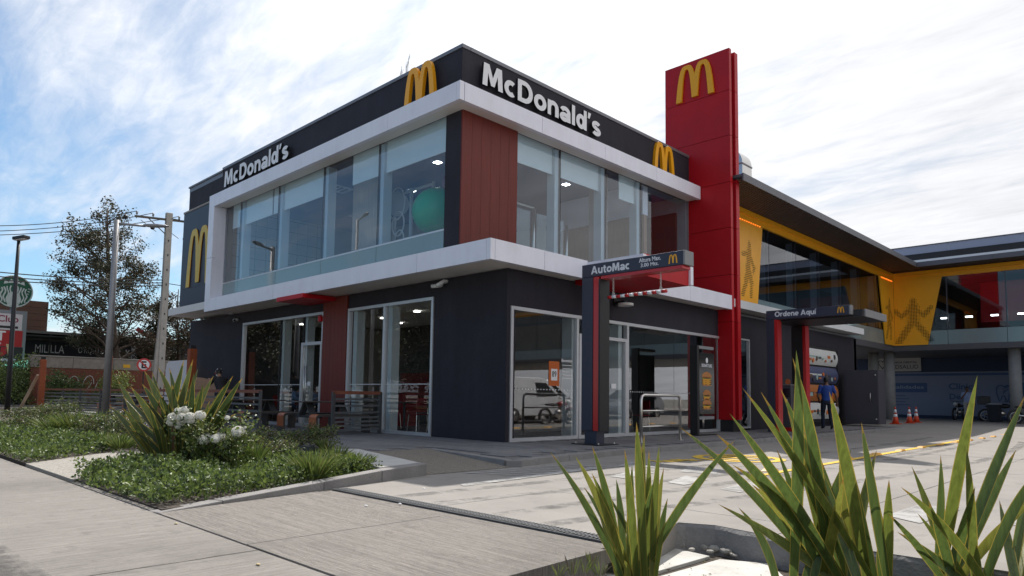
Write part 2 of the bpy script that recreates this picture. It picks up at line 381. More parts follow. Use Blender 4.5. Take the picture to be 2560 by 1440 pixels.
# red cladding column between the left windows, made of boards
for i in range(6):
    x0 = -7.31 + i*.205; MB().box(x0+.002, x0+.203, -.05, .2, 0, ZS-.004).build('cladding_board', REDW, B)
MB().box(-7.5, -7.36, -.10, -.002, 3.0, 3.16).build('alarm_box', REDP, B)
# roof over ground floor on the right ledge, interior slabs
MB().box(LW+.3, -.3, .3, 20.8, -.06, 0.0).build('interior_floor', FLOORI, B)
MB().box(LW+.26, XL-.05, YL+.05, 20.85, 3.75, 4.0).build('floor_slab', CEIL, B)
# louvred ceiling near the windows: slats
for i in range(26):
    y = .45+i*.16; MB().box(-12.3, -.5, y, y+.09, 3.34, 3.42).build('ceiling_slat', CEIL, B)
MB().box(-16.5, -.3, 4.6, 4.75, 0, 3.7).build('interior_partition', WALLD, B)
MB().box(-7, -.3, 9.2, 9.35, 0, 3.7).build('interior_partition', WALLD, B)
MB().box(-5.0, -4.7, 4.75, 9.2, 0, 3.7).build('interior_partition', WALLD, B)
MB().box(-13.2, -12.9, .3, 4.6, 0, 3.7).build('interior_partition', WALLD, B)
MB().box(-11.2, -10.9, 3.0, 4.55, 0, 3.3).build('interior_pillar', mat('pillar_grey', (.28, .27, .26), .8), B)
MB().box(-4.3, -2.3, 4.4, 4.58, .2, 3.0).build('wood_panel', mat('dark_wood', (.10, .055, .035), .6, .2, 4), B)
MB().box(-9.6, -8.1, 4.4, 4.58, .9, 1.7).build('red_wall_panel', mat('dull_red', (.16, .01, .014), .7), B)
MB().box(-4.69, -4.6, 5.4, 7.4, .9, 2.5).build('wood_panel', WOODI, B)
# --- white lower band, soffit and the tall frame on the left
def seg(a, b, step):
    n = max(1, round(abs(b-a)/step)); return [(a+(b-a)*i/n, a+(b-a)*(i+1)/n) for i in range(n)]
G = .011
for a, b in seg(-13.42+.42, XL-.12, 2.3): MB().box(a+G/2, b-G/2, YL, YL+.12, ZS, ZB).build('fascia_panel', WHITE, B)
MB().box(XL-.12+G/2, XL, YL, YL+.12, ZS, ZB).build('fascia_corner', WHITE, B)
for a, b in seg(YL+.12+G, 2.11, 1.6): MB().box(XL-.12, XL, a, b-G, ZS, ZB).build('fascia_panel', WHITE, B)
for a, b in seg(4.20, 9.05, 2.4): MB().box(XL-.12, XL, a+G/2, b-G/2, ZS, ZB).build('fascia_panel', WHITE, B)
MB().box(-13.0, XL-.125, YL+.125, -.002, ZS+.015, ZS+.05).build('soffit', SOFF, B)
MB().box(.002, XL-.125, .0, 2.1, ZS+.015, ZS+.05).build('soffit', SOFF, B)
MB().box(.002, XL-.125, 4.2, 9.0, ZS+.015, ZS+.05).build('soffit', SOFF, B)
MB().box(XU, XL-.125, YL+.125, 9.0, ZB-.09, ZB-.04).build('ledge_top', COPE, B)
# frame, left upright and returns
MB().box(-13.42, -13.0, YL, YL+.12, ZS, 5.45-G).build('frame_upright', WHITE, B); MB().box(-13.42, -13.0, YL, YL+.12, 5.45, ZU1).build('frame_upright', WHITE, B)
MB().box(-13.06, -13.0, YL+.121, YU, ZB, ZU0).build('frame_return', WHITE, B)
MB().box(-13.42, -13.36, YL+.121, 0, ZS, ZU1).build('frame_return', WHITE, B)
MB().box(-13.0, XU-.05, YL+.121, YU, ZB-.05, ZB-.005).build('frame_sill', WHITE, B)
# upper band
for a, b in seg(-13.0, XB-.12, 2.35): MB().box(a+G/2, b-G/2, YB, YB+.12, ZU0, ZU1).build('fascia_panel', WHITE, B)
MB().box(XB-.12+G/2, XB, YB, YB+.12, ZU0, ZU1).build('fascia_corner', WHITE, B)
for a, b in seg(YB+.12+G, 9.04, 2.3): MB().box(XB-.12, XB, a+G/2, b-G/2, ZU0, ZU1).build('fascia_panel', WHITE, B)
MB().box(XB-.11, XB-.003, 9.04, 9.052, ZU0, ZU1).build('fascia_end', WHITE, B)
MB().box(-13.0, XB-.125, YB+.125, YU+.02, ZU0+.012, ZU0+.05).build('soffit', SOFF, B)
MB().box(XU-.02, XB-.125, YU+.021, 9.03, ZU0+.012, ZU0+.05).build('soffit', SOFF, B)
MB().box(-13.0, XB-.1, YB+.1, YU, ZU1-.06, ZU1-.02).build('band_top', COPE, B); MB().box(XU, XB-.1, YU, 9.03, ZU1-.06, ZU1-.02).build('band_top', COPE, B)
# --- upper parapet
MB().box(-13.43, XU, YU, YU+.2, ZU0+.06, ZT).build('parapet', DARK, B); MB().box(XU-.2, XU, YU+.2, 9.13, ZU0+.06, ZT).build('parapet', DARK, B)
for a, b in seg(-13.45, XU+.02, 2.2): MB().box(a+.003, b-.003, YU-.02, YU+.22, ZT+.002, ZT+.085).build('coping', COPE, B)
for a, b in seg(YU+.23, 9.15, 2.4): MB().box(XU-.22, XU+.02, a+.003, b-.003, ZT+.002, ZT+.085).build('coping', COPE, B)
for c in ((-2.2, YU-.01), (-6.6, YU-.01), (-11.0, YU-.01)): MB().box(c[0], c[0]+.03, c[1]-.012, c[1]+.2, ZT+.086, ZT+.10).build('coping_clip', COPE, B)
# lower left block
MB().box(-16.35, -13.44, YU, YU+.2, 7.72, 8.40).build('parapet', DARK, B)
MB().box(-16.36, -13.44, YU-.005, YU+.2, 8.402, 8.56).build('parapet_panel', COPE, B)
MB().box(-16.4, -13.44, YU-.04, YU+.24, 8.562, 8.62).build('coping', COPE, B)
MB().box(-16.36, -16.16, YU+.21, 9, 7.6, 8.5).build('parapet', DARK, B)
MB().box(-16.82, -13.44, YU-.02, YU+.3, 7.66, 7.72).build('ledge', CONC, B)
MB().box(-16.80, -13.44, YU, YU+.25, 4.75, 7.655).build('side_panel', DARKP, B)
MB().box(-16.80, -13.44, YU, YU+.25, 3.96, 4.744).build('side_panel', DARKP, B)
MB().box(-16.80, -13.44, YU+.01, 0, 3.76, 3.955).build('side_skirt', COPE, B)
MB().box(-16.80, -16.6, YU+.26, 21, 3.8, 7.65).build('wall', DARK, B)
MB().box(-13.5, -13.3, YU+.21, 9, 4.0, 7.6).build('interior_partition', WALLI, B)
# roof slab
MB().box(-16.6, XU-.2, YU+.2, 9.3, 8.0, 8.12).build('roof', COPE, B)
MB().box(-13.3, XU-.02, YU+.05, 9.0, 7.36, 7.42).build('ceiling', mat('blue_ceiling', (.11, .16, .27), .8, .05, 2), B)
MB().box(-13.3, XU-.02, 8.9, 9.1, 4.0, 7.6).build('interior_partition', WALLI, B)

# dark corner pilaster and red boards
MB().box(-1.46, XU, YU, YU+.25, ZB-.03, ZU0+.01).build('pilaster', DARK, B)
for i in range(6):
    y0 = YU+.003 + i*.29; MB().box(XU+.002, XU+.045, y0+.002, y0+.287, ZB-.03, ZU0+.01).build('cladding_board', REDW, B)
MB().box(XU-.2, XU, YU+.26, 1.17, ZB-.03, ZU0+.01).build('pilaster_core', DARK, B)
# --- upper glazing, left facade
def pane_y(x0, x1, z0, z1, y, M=GLASSU, name='pane'): return MB().box(x0+.008, x1-.008, y, y+.014, z0+.008, z1-.008).build(name, M, B)
def pane_x(y0, y1, z0, z1, x, M=GLASSU, name='pane'): return MB().box(x-.014, x, y0+.008, y1-.008, z0+.008, z1-.008).build(name, M, B)
xs = [-12.99, -11.88, -6.67, -4.05, -1.46]
xs = [-12.99, -11.88, -9.28, -6.67, -4.05, -1.46]
for i in range(5):
    a, b = xs[i], xs[i+1]
    pane_y(a, b, 4.63, ZU0+.01, YU); pane_y(a, b, ZB-.02, 4.61, YU, SPAND, 'spandrel')
    if i: MB().box(a-.006, a+.006, YU+.002, YU+.10, ZB-.02, ZU0+.01).build('mullion', BLACK, B); MB().box(a+.02, a+.17, YU+.05, YU+.30, 4.63, ZU0).build('glass_fin', mat('fin_grey', (.52, .57, .60), .4), B)
MB().box(-12.99, -1.46, YU-.004, YU+.16, 4.59, 4.63).build('sill', ALU, B)
# right facade upper glazing
ys = [1.19, 2.80, 4.72, 6.40, 9.03]
for i in range(4):
    a, b = ys[i], ys[i+1]
    pane_x(a, b, 4.46, ZU0+.01, XU)
    if i: MB().box(XU-.10, XU-.002, a-.006, a+.006, ZB, ZU0+.01).build('mullion', BLACK, B); MB().box(XU-.30, XU-.05, a-.17, a-.02, 4.46, ZU0).build('glass_fin', MATS['fin_grey'], B)
MB().box(XU-.12, XU+.005, 1.19, 9.03, 4.40, 4.458).build('sill', ALU, B); MB().box(XU-.10, XU, 1.19, 9.03, ZB-.02, 4.395).build('sill_wall', COPE, B)
MB().box(XU-.08, XU+.01, 8.95, 9.03, 4.47, ZU0).build('end_frame', COPE, B)
# roller blinds
for a, b in ((-12.7, -9.9), (-9.8, -6.9), (-5.4, -4.2), (-3.95, -1.5)): MB().box(a, b, YU+.12, YU+.14, 6.45, 7.34).build('roller_blind', BLIND, B)
for a, b in ((1.3, 2.7), (2.85, 4.65), (5.5, 6.3)): MB().box(XU-.16, XU-.14, a, b, 6.55, 7.34).build('roller_blind', BLIND, B)
# interior of the upper floor
for i, (x0, x1) in enumerate(((-6.6, -5.2),)): MB().box(x0, x1, .35, .55, 4.05, 7.34).build('wood_panel', mat('pale_wood', (.45, .36, .30), .6, .15, 4, stretch=(6, 6, .4)), B)
MB().box(-1.7, -1.5, 4.9, 5.5, 4.05, 7.34).build('wood_panel', MATS['pale_wood'], B)
MB().box(-4.4, -1.2, 6.9, 7.05, 4.05, 6.4).build('wood_panel', WOODI, B); MB().box(-4.4, -1.2, 6.85, 7.1, 6.4, 7.34).build('white_bulkhead', WHITE, B)
MB().box(XU-3.4, XU-.32, 8.80, 8.89, 4.05, 6.85).build('wood_panel', mat('red_wood', (.11, .035, .022), .6, .2, 4, stretch=(6, 6, .5)), B)
MB().box(-13.28, -13.2, -.2, 3.5, 4.05, 7.34).build('tiled_wall', WALLI, B)
for k in range(1, 9):
    MB().box(-13.196, -13.19, -.2, 3.5, 4.05+k*.4-.006, 4.05+k*.4+.006).build('tile_joint', BLACK, B)
    MB().box(-13.1955, -13.1895, -.2+k*.4-.006, -.2+k*.4+.006, 4.05, 7.3).build('tile_joint', BLACK, B)
MB().box(-12.5, -8.8, 5.2, 5.35, 4.05, 7.34).build('interior_partition', WALLI, B)
for x, y in [tuple(gz(u_, v_, 7.345).xy) for u_, v_ in ((1094, 407), (1030, 478), (737, 553), (916, 455), (625, 594), (1415, 462), (1455, 523), (1553, 530), (1085, 503))]:
    MB().box(x-.09, x+.09, y-.09, y+.09, 7.345, 7.358).build('downlight', LED, B)
for x, y in ((-2.9, .7), (-8.6, 1.1), (-10.9, 3.4)):
    p = MB().box(x-.35, x+.35, y-.35, y+.35, 7.34, 7.357).build('ceiling_vent', WHITE, B)
    for k in range(3): MB().box(x-.26+k*.02, x+.26-k*.02, y-.22+k*.17, y-.14+k*.17, 7.333, 7.339).build('vent_slat', COPE, p)
for x, y in ((-11.5, 1.6), (-9.2, 1.5), (-7.6, 2.2), (-5.4, 1.8), (-3.4, 1.6), (-2.0, 3.2), (-2.2, 1.5), (-1.6, 6.2), (-2.6, 7.8), (-8.4, 3.4)): MB().box(x-.07, x+.07, y-.07, y+.07, 3.30, 3.325).build('downlight', mat('dim_downlight', (1, 1, 1), .5, emit=(1, .93, .82), estr=5.0), B)
# ground-floor frames and panes
def fr_y(x0, x1, z0, z1, y=-.03, w=.075, d=.12, name='window_frame'):
    p = MB(); p.box(x0, x1, y, y+d, z1-w, z1); p.box(x0, x1, y, y+d, z0, z0+w); p.box(x0, x0+w, y, y+d, z0+w, z1-w); p.box(x1-w, x1, y, y+d, z0+w, z1-w); return p.build(name, ALU, B)
def fr_x(y0, y1, z0, z1, x=.03, w=.075, d=.12, name='window_frame'):
    p = MB(); p.box(x-d, x, y0, y1, z1-w, z1); p.box(x-d, x, y0, y1, z0, z0+w); p.box(x-d, x, y0, y0+w, z0+w, z1-w); p.box(x-d, x, y1-w, y1, z0+w, z1-w); return p.build(name, ALU, B)
fr_y(-12.5, -7.33, 0, 3.28)
for a, b in ((-12.42, -9.9), (-9.9, -8.5)): pane_y(a, b, .07, 3.2, .03, GLASS)
pane_y(-8.5, -7.4, 2.5, 3.2, .03, GLASS)
for x in (-9.9, -8.5): MB().box(x-.012, x+.012, .0, .10, .07, 3.2).build('mullion', BLACK, B); MB().box(x+.03, x+.16, .06, .3, .05, 3.2).build('glass_fin', MATS['fin_grey'], B)
d = fr_y(-8.5, -7.34, 0.0, 2.44, -.045, .09, .12, 'door_frame'); d2 = MB().box(-8.40, -7.44, .03, .045, .05, 2.34).build('door_leaf', GLASS, B)
for x in (-8.26, -8.16): MB().tube([(x, -.05, .5), (x, -.05, 1.75)], .016, 8).build('door_handle', STEEL, d2, True)
MB().box(-8.2, -8.02, .018, .026, 1.18, 1.30).build('door_notice', LETT, d2)
fr_y(-6.07, -2.42, 0, 3.26); MB().box(-4.42, -4.34, -.03, .09, .076, 3.185).build('mullion', ALU, B)
pane_y(-6.0, -4.42, .07, 3.19, .03, GLASS); pane_y(-4.34, -2.5, .07, 3.19, .03, GLASS)
MB().box(-5.9, -5.72, .06, .3, .05, 3.2).build('glass_fin', MATS['fin_grey'], B); MB().box(-4.3, -4.14, .06, .3, .05, 3.2).build('glass_fin', MATS['fin_grey'], B)
fr_x(.10, 2.36, 0, 2.86); pane_x(.17, 2.28, .07, 2.79, -.03, GLASSR)
fr_x(4.30, 9.16, 0, 2.86); pane_x(4.38, 6.6, .07, 2.79, -.03, GLASSR); pane_x(6.6, 9.09, .07, 2.79, -.03, GLASSR)
MB().box(-.09, .03, 2.361, 4.299, 2.785, 2.86).build('window_head', ALU, B); pane_x(2.37, 4.29, 2.45, 2.79, -.03, GLASS)
fr_x(2.37, 4.29, 0, 2.44, .04, .08, .12, 'door_frame'); MB().box(-.08, -.0, 3.28, 3.33, .05, 2.36).build('mullion', BLACK, B)
MB().box(-.35, -.06, 4.04, 4.19, .05, 2.8).build('glass_fin', MATS['fin_grey'], B); MB().box(-.35, -.06, 2.2, 2.27, .05, 2.8).build('glass_fin', MATS['fin_grey'], B)
for a, b in ((2.46, 3.27), (3.34, 4.20)):
    dl = pane_x(a, b, .05, 2.36, -.02, GLASS, 'door_leaf')
    y = b-.1 if a < 3 else a+.1
    MB().tube([(.06, y, .45), (.06, y, 1.75)], .017, 8).build('door_handle', STEEL, dl, True)
    MB().box(-.015, -.006, (a+b)/2-.1, (a+b)/2+.1, 1.18, 1.30).build('door_notice', LETT, dl)
fr_x(10.35, 11.14, .05, 2.90, .02, .05, .1); pane_x(10.4, 11.1, .08, 2.86, -.03, GLASS)
# rows of dots on the glass
dots = MB()
for k in range(86):
    for a, b in ((-12.4, -8.6), (-5.95, -2.55)):
        x = a+k*.045
        if x < b: dots.box(x, x+.022, .022, .026, 1.20, 1.225)
    y = .2+k*.1
    if y < 2.25 or 4.4 < y < 9: dots.box(-.028, -.024, y, y+.025, 1.10, 1.125)
dots.build('safety_dots', LETT, B, kind='stuff')
# poster, notices in the right window
q = MB().box(-.028, -.020, 1.37, 1.72, 1.20, 1.75).build('orange_notice', mat('orange_paper', (.55, .12, .02), .7), B)
MB().box(-.019, -.016, 1.44, 1.65, 1.32, 1.58).build('notice_sheet', LETT, q); text_on('notice_number', '89', (-.0155, 1.47, 1.40), (0, 1, 0), (0, 0, 1), .15, .13, BLACK, q, .001, .015)
text_on('welcome_text', 'Bienvenidos', (-.022, 1.80, 1.75), (0, 1, 0), (0, 0, 1), .38, .075, LETT, B, .001, .02)
for k in range(5): MB().box(-.022, -.018, 1.82+.02*(k % 2), 2.16-.03*(k % 3), 1.67-k*.075, 1.685-k*.075).build('notice_line', LETT, B)
# left red canopy over door
MB().box(-8.17, -6.7, -1.04, -.01, 3.52, ZS-.005).build('door_canopy', REDP, B)
# portal canopy over the drive side door: red box between two white cheeks
MB().box(XL-.1, 1.97, 2.11, 2.23, 3.60, 4.03).build('canopy_cheek', WHITE, B); MB().box(XL-.1, 1.97, 4.07, 4.19, 3.60, 4.03).build('canopy_cheek', WHITE, B)
MB().box(.01, 1.92, 2.24, 4.06, 3.58, 4.06).build('canopy_box', REDP, B)
MB().box(1.921, 1.972, 2.30, 2.42, 3.80, 4.02).build('canopy_lip', WHITE, B)

# ------------------------------------------------------------------ mounted signs
UX, UY, UZ = Vector((1, 0, 0)), Vector((0, 1, 0)), Vector((0, 0, 1))
def name_sign(O, U, V, w, h, label):
    t = thing('name_sign', O, label, 'sign', 'restaurant name signs')
    stroke_text("McDonald's", Vector(O), U, V, w, h, LETT, BLACK, t, .07); return t
def arch_sign(O, U, V, w, h, d, label, Mf=YFACE, grp='double arch signs', parent=None, Ms=None):
    Nn = Vector(U).cross(Vector(V)); pts = arch_pts(w, h)
    mb = MB().prism(pts, O, U, V, Nn, d)
    o = mb.build('arch_sign', [Mf, Ms or YEL], parent, label=label, cat='sign' if label else None, group=grp if label else None)
    for p in o.data.polygons: p.material_index = 0 if p.normal.dot(Nn) > .7 else 1
    return o
# left facade name: from the photo, letters stand on the band top
a = wy(566, 468, YU-.08); b_ = wy(727, 392, YU-.08)
name_sign((-12.93, YU-.08, 7.88), UX, UZ, 4.42, .53, 'white letters of the restaurant name on dark parapet, left facade')
a = wx(1203, 220, XU+.08); b_ = wx(1503, 340, XU+.08)
name_sign((XU+.08, -.08, 7.90), UY, UZ, 4.33, .525, 'large white letters of the restaurant name on parapet facing the driveway')
a = wy(1013, 262, YU-.12); b_ = wy(1090, 235, YU-.12)
arch_sign((a.x, YU-.09, 7.38), UX, UZ, 1.18, 1.22, .09, 'yellow double arch on dark parapet left of building corner')
a = wx(1637, 420, XU+.12); b_ = wx(1690, 440, XU+.12)
arch_sign((XU+.005, a.y, 7.38), UY, UZ, b_.y-a.y, 1.24, .09, 'yellow double arch on parapet beside the red tower')
a = wy(463, 726, YU-.02)
arch_sign((a.x+.05, YU-.02, 4.78), UX, UZ, 2.05, 2.12, .018, 'tall flat yellow double arch on dark side panel at left end', mat('arch_print', (.62, .44, .07), .5))

# ------------------------------------------------------------------ red tower
P_ = thing('sign_tower', (-.6, 9.2, 0), 'tall red panelled sign tower rising above the restaurant roof', 'tower')
zt = 11.80; zs = [zt]
for v in (222, 336, 453, 568, 686, 804): zs.append(wy(1828, v, 9.08).z)
zs.append(.34)
for i in range(len(zs)-1):
    for (y0, y1, x1, dz) in ((9.08, 9.22, .46, 0), (9.36, 9.56, .50, -.05)):
        x0 = -1.81 if zs[i] > 3.6 else -.02
        MB().box(x0, x1, y0, y1, zs[i+1]+.008+dz*(i < 0), zs[i]-.004+(dz if i == 0 else 0)).build('tower_panel', REDP, P_, bevel=.004)
MB().box(-1.78, .40, 9.225, 9.355, .1, zt-.12).build('tower_core', mat('tower_core', (.08, .004, .006), .6), P_)
MB().box(-.0, .44, 9.1, 9.54, 0, .335).build('plinth', BLACK, P_)
a = wy(1692, 261, 9.05); b_ = wy(1786, 232, 9.05)
arch_sign((a.x, 9.072, a.z+.0), UX, UZ, b_.x-a.x, 1.17, .07, 'yellow double arch near the top of the red tower')

# ------------------------------------------------------------------ height-limit gantry
NAVY = mat('navy_panel', (.030, .032, .058), .42, .06, 2); REDG = mat('red_gloss', (.50, .008, .010), .3, coat=.3)
PRINT = mat('sign_print', (.72, .72, .76), .5); GREYC = mat('grey_cap', (.22, .22, .23), .5)
A_ = thing('height_gantry', (1.45, 1.1, 0), 'navy drive-through gantry with red inner edge lettered AutoMac, height limit 3.00', 'gantry')
y0, y1 = .96, 1.28
MB().box(1.23, 1.51, y0, y1, .28, 3.42).build('post', NAVY, A_, bevel=.006); MB().box(1.513, 1.66, y0+.02, y1-.02, .28, 3.42).build('red_edge', REDG, A_, bevel=.004)
MB().box(1.663, 1.70, y0, y1, .28, 3.36).build('post_trim', BLACK, A_)
MB().box(1.30, 1.60, y0+.03, y1-.03, .02, .275).build('foot', NAVY, A_)
bp = MB().box(1.10, 1.82, y0-.16, y1+.16, .004, .02).build('base_plate', BLACK, A_)
for x in (1.17, 1.75):
    for y in (y0-.1, y1+.1): MB().cyl((x, y, .02), .018, .03, 8).build('bolt', STEEL, bp)
MB().box(1.23, 3.60, y0, y1, 3.425, 3.69).build('beam', NAVY, A_, bevel=.006); MB().box(1.705, 3.58, y0+.02, y1-.02, 3.36, 3.42).build('red_edge', REDG, A_)
MB().box(3.602, 3.645, y0, y1, 3.42, 3.69).build('end_cap', GREYC, A_, bevel=.01)
stroke_text('AutoMac', (1.47, y0-.0005, 3.475), UX, UZ, .96, .165, PRINT, PRINT, A_, .004, .07)
text_on('lettering', 'Altura Max.', (2.64, y0-.001, 3.57), UX, UZ, .49, .085, PRINT, A_, .003, .018)
text_on('lettering', '3.00 Mts.', (2.68, y0-.001, 3.475), UX, UZ, .40, .075, PRINT, A_, .003, .018)
def small_arch(O, U, V, w, h, parent, name='arch_mark'):
    Nn = Vector(U).cross(Vector(V)); o = MB().prism(arch_pts(w, h, 12), O, U, V, Nn, .004).build(name, YFACE, parent); return o
small_arch((3.30, y0-.0005, 3.465), UX, UZ, .19, .17, A_)
# hanging bar
H = thing('hanging_bar', (2.45, 1.1, 2.98), 'red and white striped clearance bar hanging on two chains', 'bar')
for i in range(13):
    x = 1.80+i*(1.37/13); MB().tube([(x, 1.1, 2.985+i*.0), (x+1.37/13, 1.1, 2.985)], .033, 14).build('bar_stripe', REDG if i % 2 == 0 else LETT, H, True)
for x in (1.93, 3.04):
    for k in range(9):
        z = 3.06+k*.036; c = MB(); r = .016
        pts = [(x+(r*math.cos(t) if k % 2 else 0), 1.1+(0 if k % 2 else r*math.cos(t)), z+.024*math.sin(t)) for t in [i*math.pi/4 for i in range(9)]]
        c.tube(pts, .0045, 5, False).build('chain_link', STEEL, H, True)
    MB().tube([(x+.028*math.cos(t), 1.1, 3.045+.028*math.sin(t)) for t in [i*math.pi/6 for i in range(13)]], .006, 5, False).build('ring', STEEL, H, True)

# ------------------------------------------------------------------ order canopy
O_ = thing('order_canopy', (2.0, 10.0, 0), 'navy order canopy lettered Ordene Aquí with red post edges', 'canopy')
y0 = 9.9; a = wy(1915, 775, y0); b_ = wy(2122, 767, y0); xl, xr = a.x, b_.x; zt = 3.62
MB().box(xl, xr, y0, y0+.22, zt-.27, zt).build('beam', NAVY, O_, bevel=.006); MB().box(xr+.002, xr+.04, y0, y0+.22, zt-.26, zt).build('end_cap', GREYC, O_)
p1 = wy(1936, 850, y0).x; p2 = wy(2006, 850, 11.6).x
MB().box(xl, p1-.005, y0, y0+.35, .02, zt-.275).build('post', NAVY, O_); MB().box(p1, p1+.09, y0+.01, y0+.30, .02, zt-.275).build('red_edge', REDG, O_)
MB().box(p2-.35, p2-.004, 11.6, 11.95, .02, zt-.33).build('post', BLACK, O_); MB().box(p2, p2+.09, 11.61, 11.9, .02, zt-.33).build('red_edge', REDG, O_)
# roof blade reaching back from the beam
rb = MB(); rb.box(xl+.05, xr+.28, y0+.225, 12.1, zt-.31, zt-.12); rb.build('canopy_roof', mat('canopy_dark', (.02, .018, .022), .5), O_)
MB().box(xr+.282, xr+.32, y0+.35, 12.1, zt-.31, zt-.1).build('roof_edge', GREYC, O_)
MB().box(p1+.1, p2-.36, 11.98, 12.02, .02, zt-.33).build('back_panel', mat('smoked_panel', (.05, .045, .04), .25), O_)
w = wy(2040, 780, y0).x - wy(1937, 785, y0).x
stroke_text('Ordene Aquí', (wy(1937, 790, y0).x, y0-.0005, zt-.195), UX, UZ, w, .155, PRINT, PRINT, O_, .004, .07)
small_arch((wy(2093, 780, y0).x, y0-.0005, zt-.21), UX, UZ, .19, .17, O_)
# order kiosk
k0 = gz(1972, 1078, 0)
K = thing('order_kiosk', (k0.x, k0.y, 0), 'slim grey order post with screen and red foot', 'kiosk')
kx, ky = k0.x, k0.y
MB().box(kx-.14, kx+.14, ky-.12, ky+.12, .12, 1.42).build('cabinet', mat('kiosk_grey', (.07, .07, .085), .5), K, bevel=.01); MB().box(kx-.2, kx+.17, ky-.15, ky+.16, 0, .118).build('foot', REDG, K, bevel=.01)
MB().box(kx-.11, kx+.11, ky-.128, ky-.121, 1.05, 1.32).build('screen', mat('dark_screen', (.01, .015, .025), .15), K); MB().box(kx-.03, kx+.03, ky-.128, ky-.121, .93, .99).build('sticker', LETT, K)
MB().box(kx-.15, kx+.15, ky-.13, ky+.13, 1.422, 1.45).build('lid', GREYC, K)
MB().prism([(.075*math.cos(i*math.pi/8), .1*math.sin(i*math.pi/8)) for i in range(16)], (kx+.02, ky-.05, 1.52), UX, UZ, -UY, .015).build('orange_tag', mat('orange_tag', (.62, .16, .05), .6), K)
# ------------------------------------------------------------------ menu boards : four stacked drums on the wall
mlx = .12; ya, yb = 15.4, 18.3
Mn = thing('menu_board', (.2, 16.8, 0), 'stack of four curved lit menu boards with food pictures on dark wall', 'menu board')
MB().box(.002, .10, ya-.15, yb+.12, .15, 3.0).build('frame', BLACK, Mn)
PAPER = mat('menu_paper', (.62, .62, .60), .35, .05, 3); FOODS = [mat('food_a', (.38, .12, .04), .6, .3, 30), mat('food_b', (.10, .06, .04), .6, .4, 30), mat('food_c', (.30, .40, .38), .5, .2, 20), mat('food_d', (.55, .14, .02), .5, .2, 20), mat('food_e', (.04, .04, .05), .5)]
tops = [2.90, 2.23, 1.55, .88]
for i, zt_ in enumerate(tops):
    zb = zt_-.60; n = 10; pr = []
    for k in range(n+1):
        t = k/n; pr.append((.10+.14*math.sin(math.pi*(.12+.76*t)), zb+(zt_-zb)*t))
    mb = MB(); pts = [(.10, zb)] + pr + [(.10, zt_)]
    mb.prism(pts, (0, ya, 0), UX, UZ, UY, yb-ya)
    d_ = mb.build('menu_drum', [PAPER, mat('menu_blue', (.06, .07, .14), .4), mat('menu_orange', (.40, .13, .03), .4), PAPER][i], Mn)
    for k in range(9):
        y = ya+.15+k*.30; hh = R_.uniform(.08, .26); zc_ = zb+.15+R_.uniform(0, .22)
        if i > 0 or True:
            tt = (zc_-zb)/(zt_-zb); xx = .10+.14*math.sin(math.pi*(.12+.76*tt))
            MB().prism(([(.09*math.cos(j*math.pi/5), hh/2*math.sin(j*math.pi/5)) for j in range(10)] if k % 3 else [(-.13, -hh/3), (.13, -hh/3), (.13, hh/3), (-.13, hh/3)]), (xx-.03, y, zc_), UY, UZ, UX, .045).build('food_picture', FOODS[(k*3+i) % 5], d_)
    MB().box(.2375, .2415, ya+.05, ya+1.2, zb+.27, zb+.33).build('menu_strip', [FOODS[2], PAPER, FOODS[4], FOODS[3]][i], d_)
    MB().box(.10, .235, yb+.001, yb+.03, zb-.02, zt_+.02).build('drum_end', BLACK, Mn)
# grey service cabinet
c0 = gz(2098, 1066, 0)
Cb = thing('service_cabinet', (.9, 18.7, 0), 'plain dark grey service cabinet with steel handle beside menu boards', 'cabinet')
MB().box(.30, 1.55, 18.75, 19.6, .08, 2.18).build('body', mat('cabinet_grey', (.055, .052, .066), .5, .06, 2), Cb)
MB().box(.32, 1.53, 18.72, 18.747, .10, 2.16).build('door', MATS['cabinet_grey'], Cb, bevel=.004)
MB().tube([(1.28, 18.72, .95), (1.28, 18.66, .97), (1.28, 18.66, 1.27), (1.28, 18.72, 1.29)], .014, 8).build('handle', STEEL, Cb, True)
for z in (.28, 1.98): MB().tube([(1.46, 18.72, z), (1.46, 18.705, z)], .03, 12).build('lock', STEEL, Cb, True)
# ------------------------------------------------------------------ burger poster totem
t0 = gz(1748, 1090, 0); tx, ty = 1.0, 6.05
S_ = thing('poster_totem', (tx, ty+.5, 0), 'black freestanding poster totem showing stacked burgers, headed SIGNATURE', 'totem')
MB().box(tx-.22, tx+.0, ty, ty+.10, 0.02, 2.36).build('side_post', BLACK, S_, bevel=.005); MB().box(tx-.24, tx+.02, ty+.0, ty+1.05, 0, .02).build('base_plate', BLACK, S_)
MB().box(tx-.18, tx-.04, ty+.10, ty+.95, 2.28, 2.36).build('frame_rail', GREYC, S_); MB().box(tx-.18, tx-.04, ty+.10, ty+.95, .42, .50).build('frame_rail', GREYC, S_)
ps = MB().box(tx-.16, tx-.02, ty+.14, ty+.93, .56, 2.18).build('poster', mat('poster_black', (.012, .011, .012), .12), S_)
text_on('poster_text', 'SIGNATURE', (tx-.018, ty+.26, 1.80), UY, UZ, .55, .085, PRINT, ps, .001, .02)
MB().prism([(.06*math.cos(i*math.pi/8), .075*math.sin(i*math.pi/8)) for i in range(16)], (tx-.018, ty+.54, 1.98), UY, UZ, UX, .002).build('poster_mark', PRINT, ps)
BUN = mat('bun', (.42, .17, .05), .5, .2, 20); PAT = mat('patty', (.06, .025, .012), .7, .3, 40); CHE = mat('cheese', (.65, .30, .02), .5); LEAFG = mat('lettuce', (.16, .26, .05), .6, .3, 30); TOM = mat('tomato', (.40, .04, .03), .5)
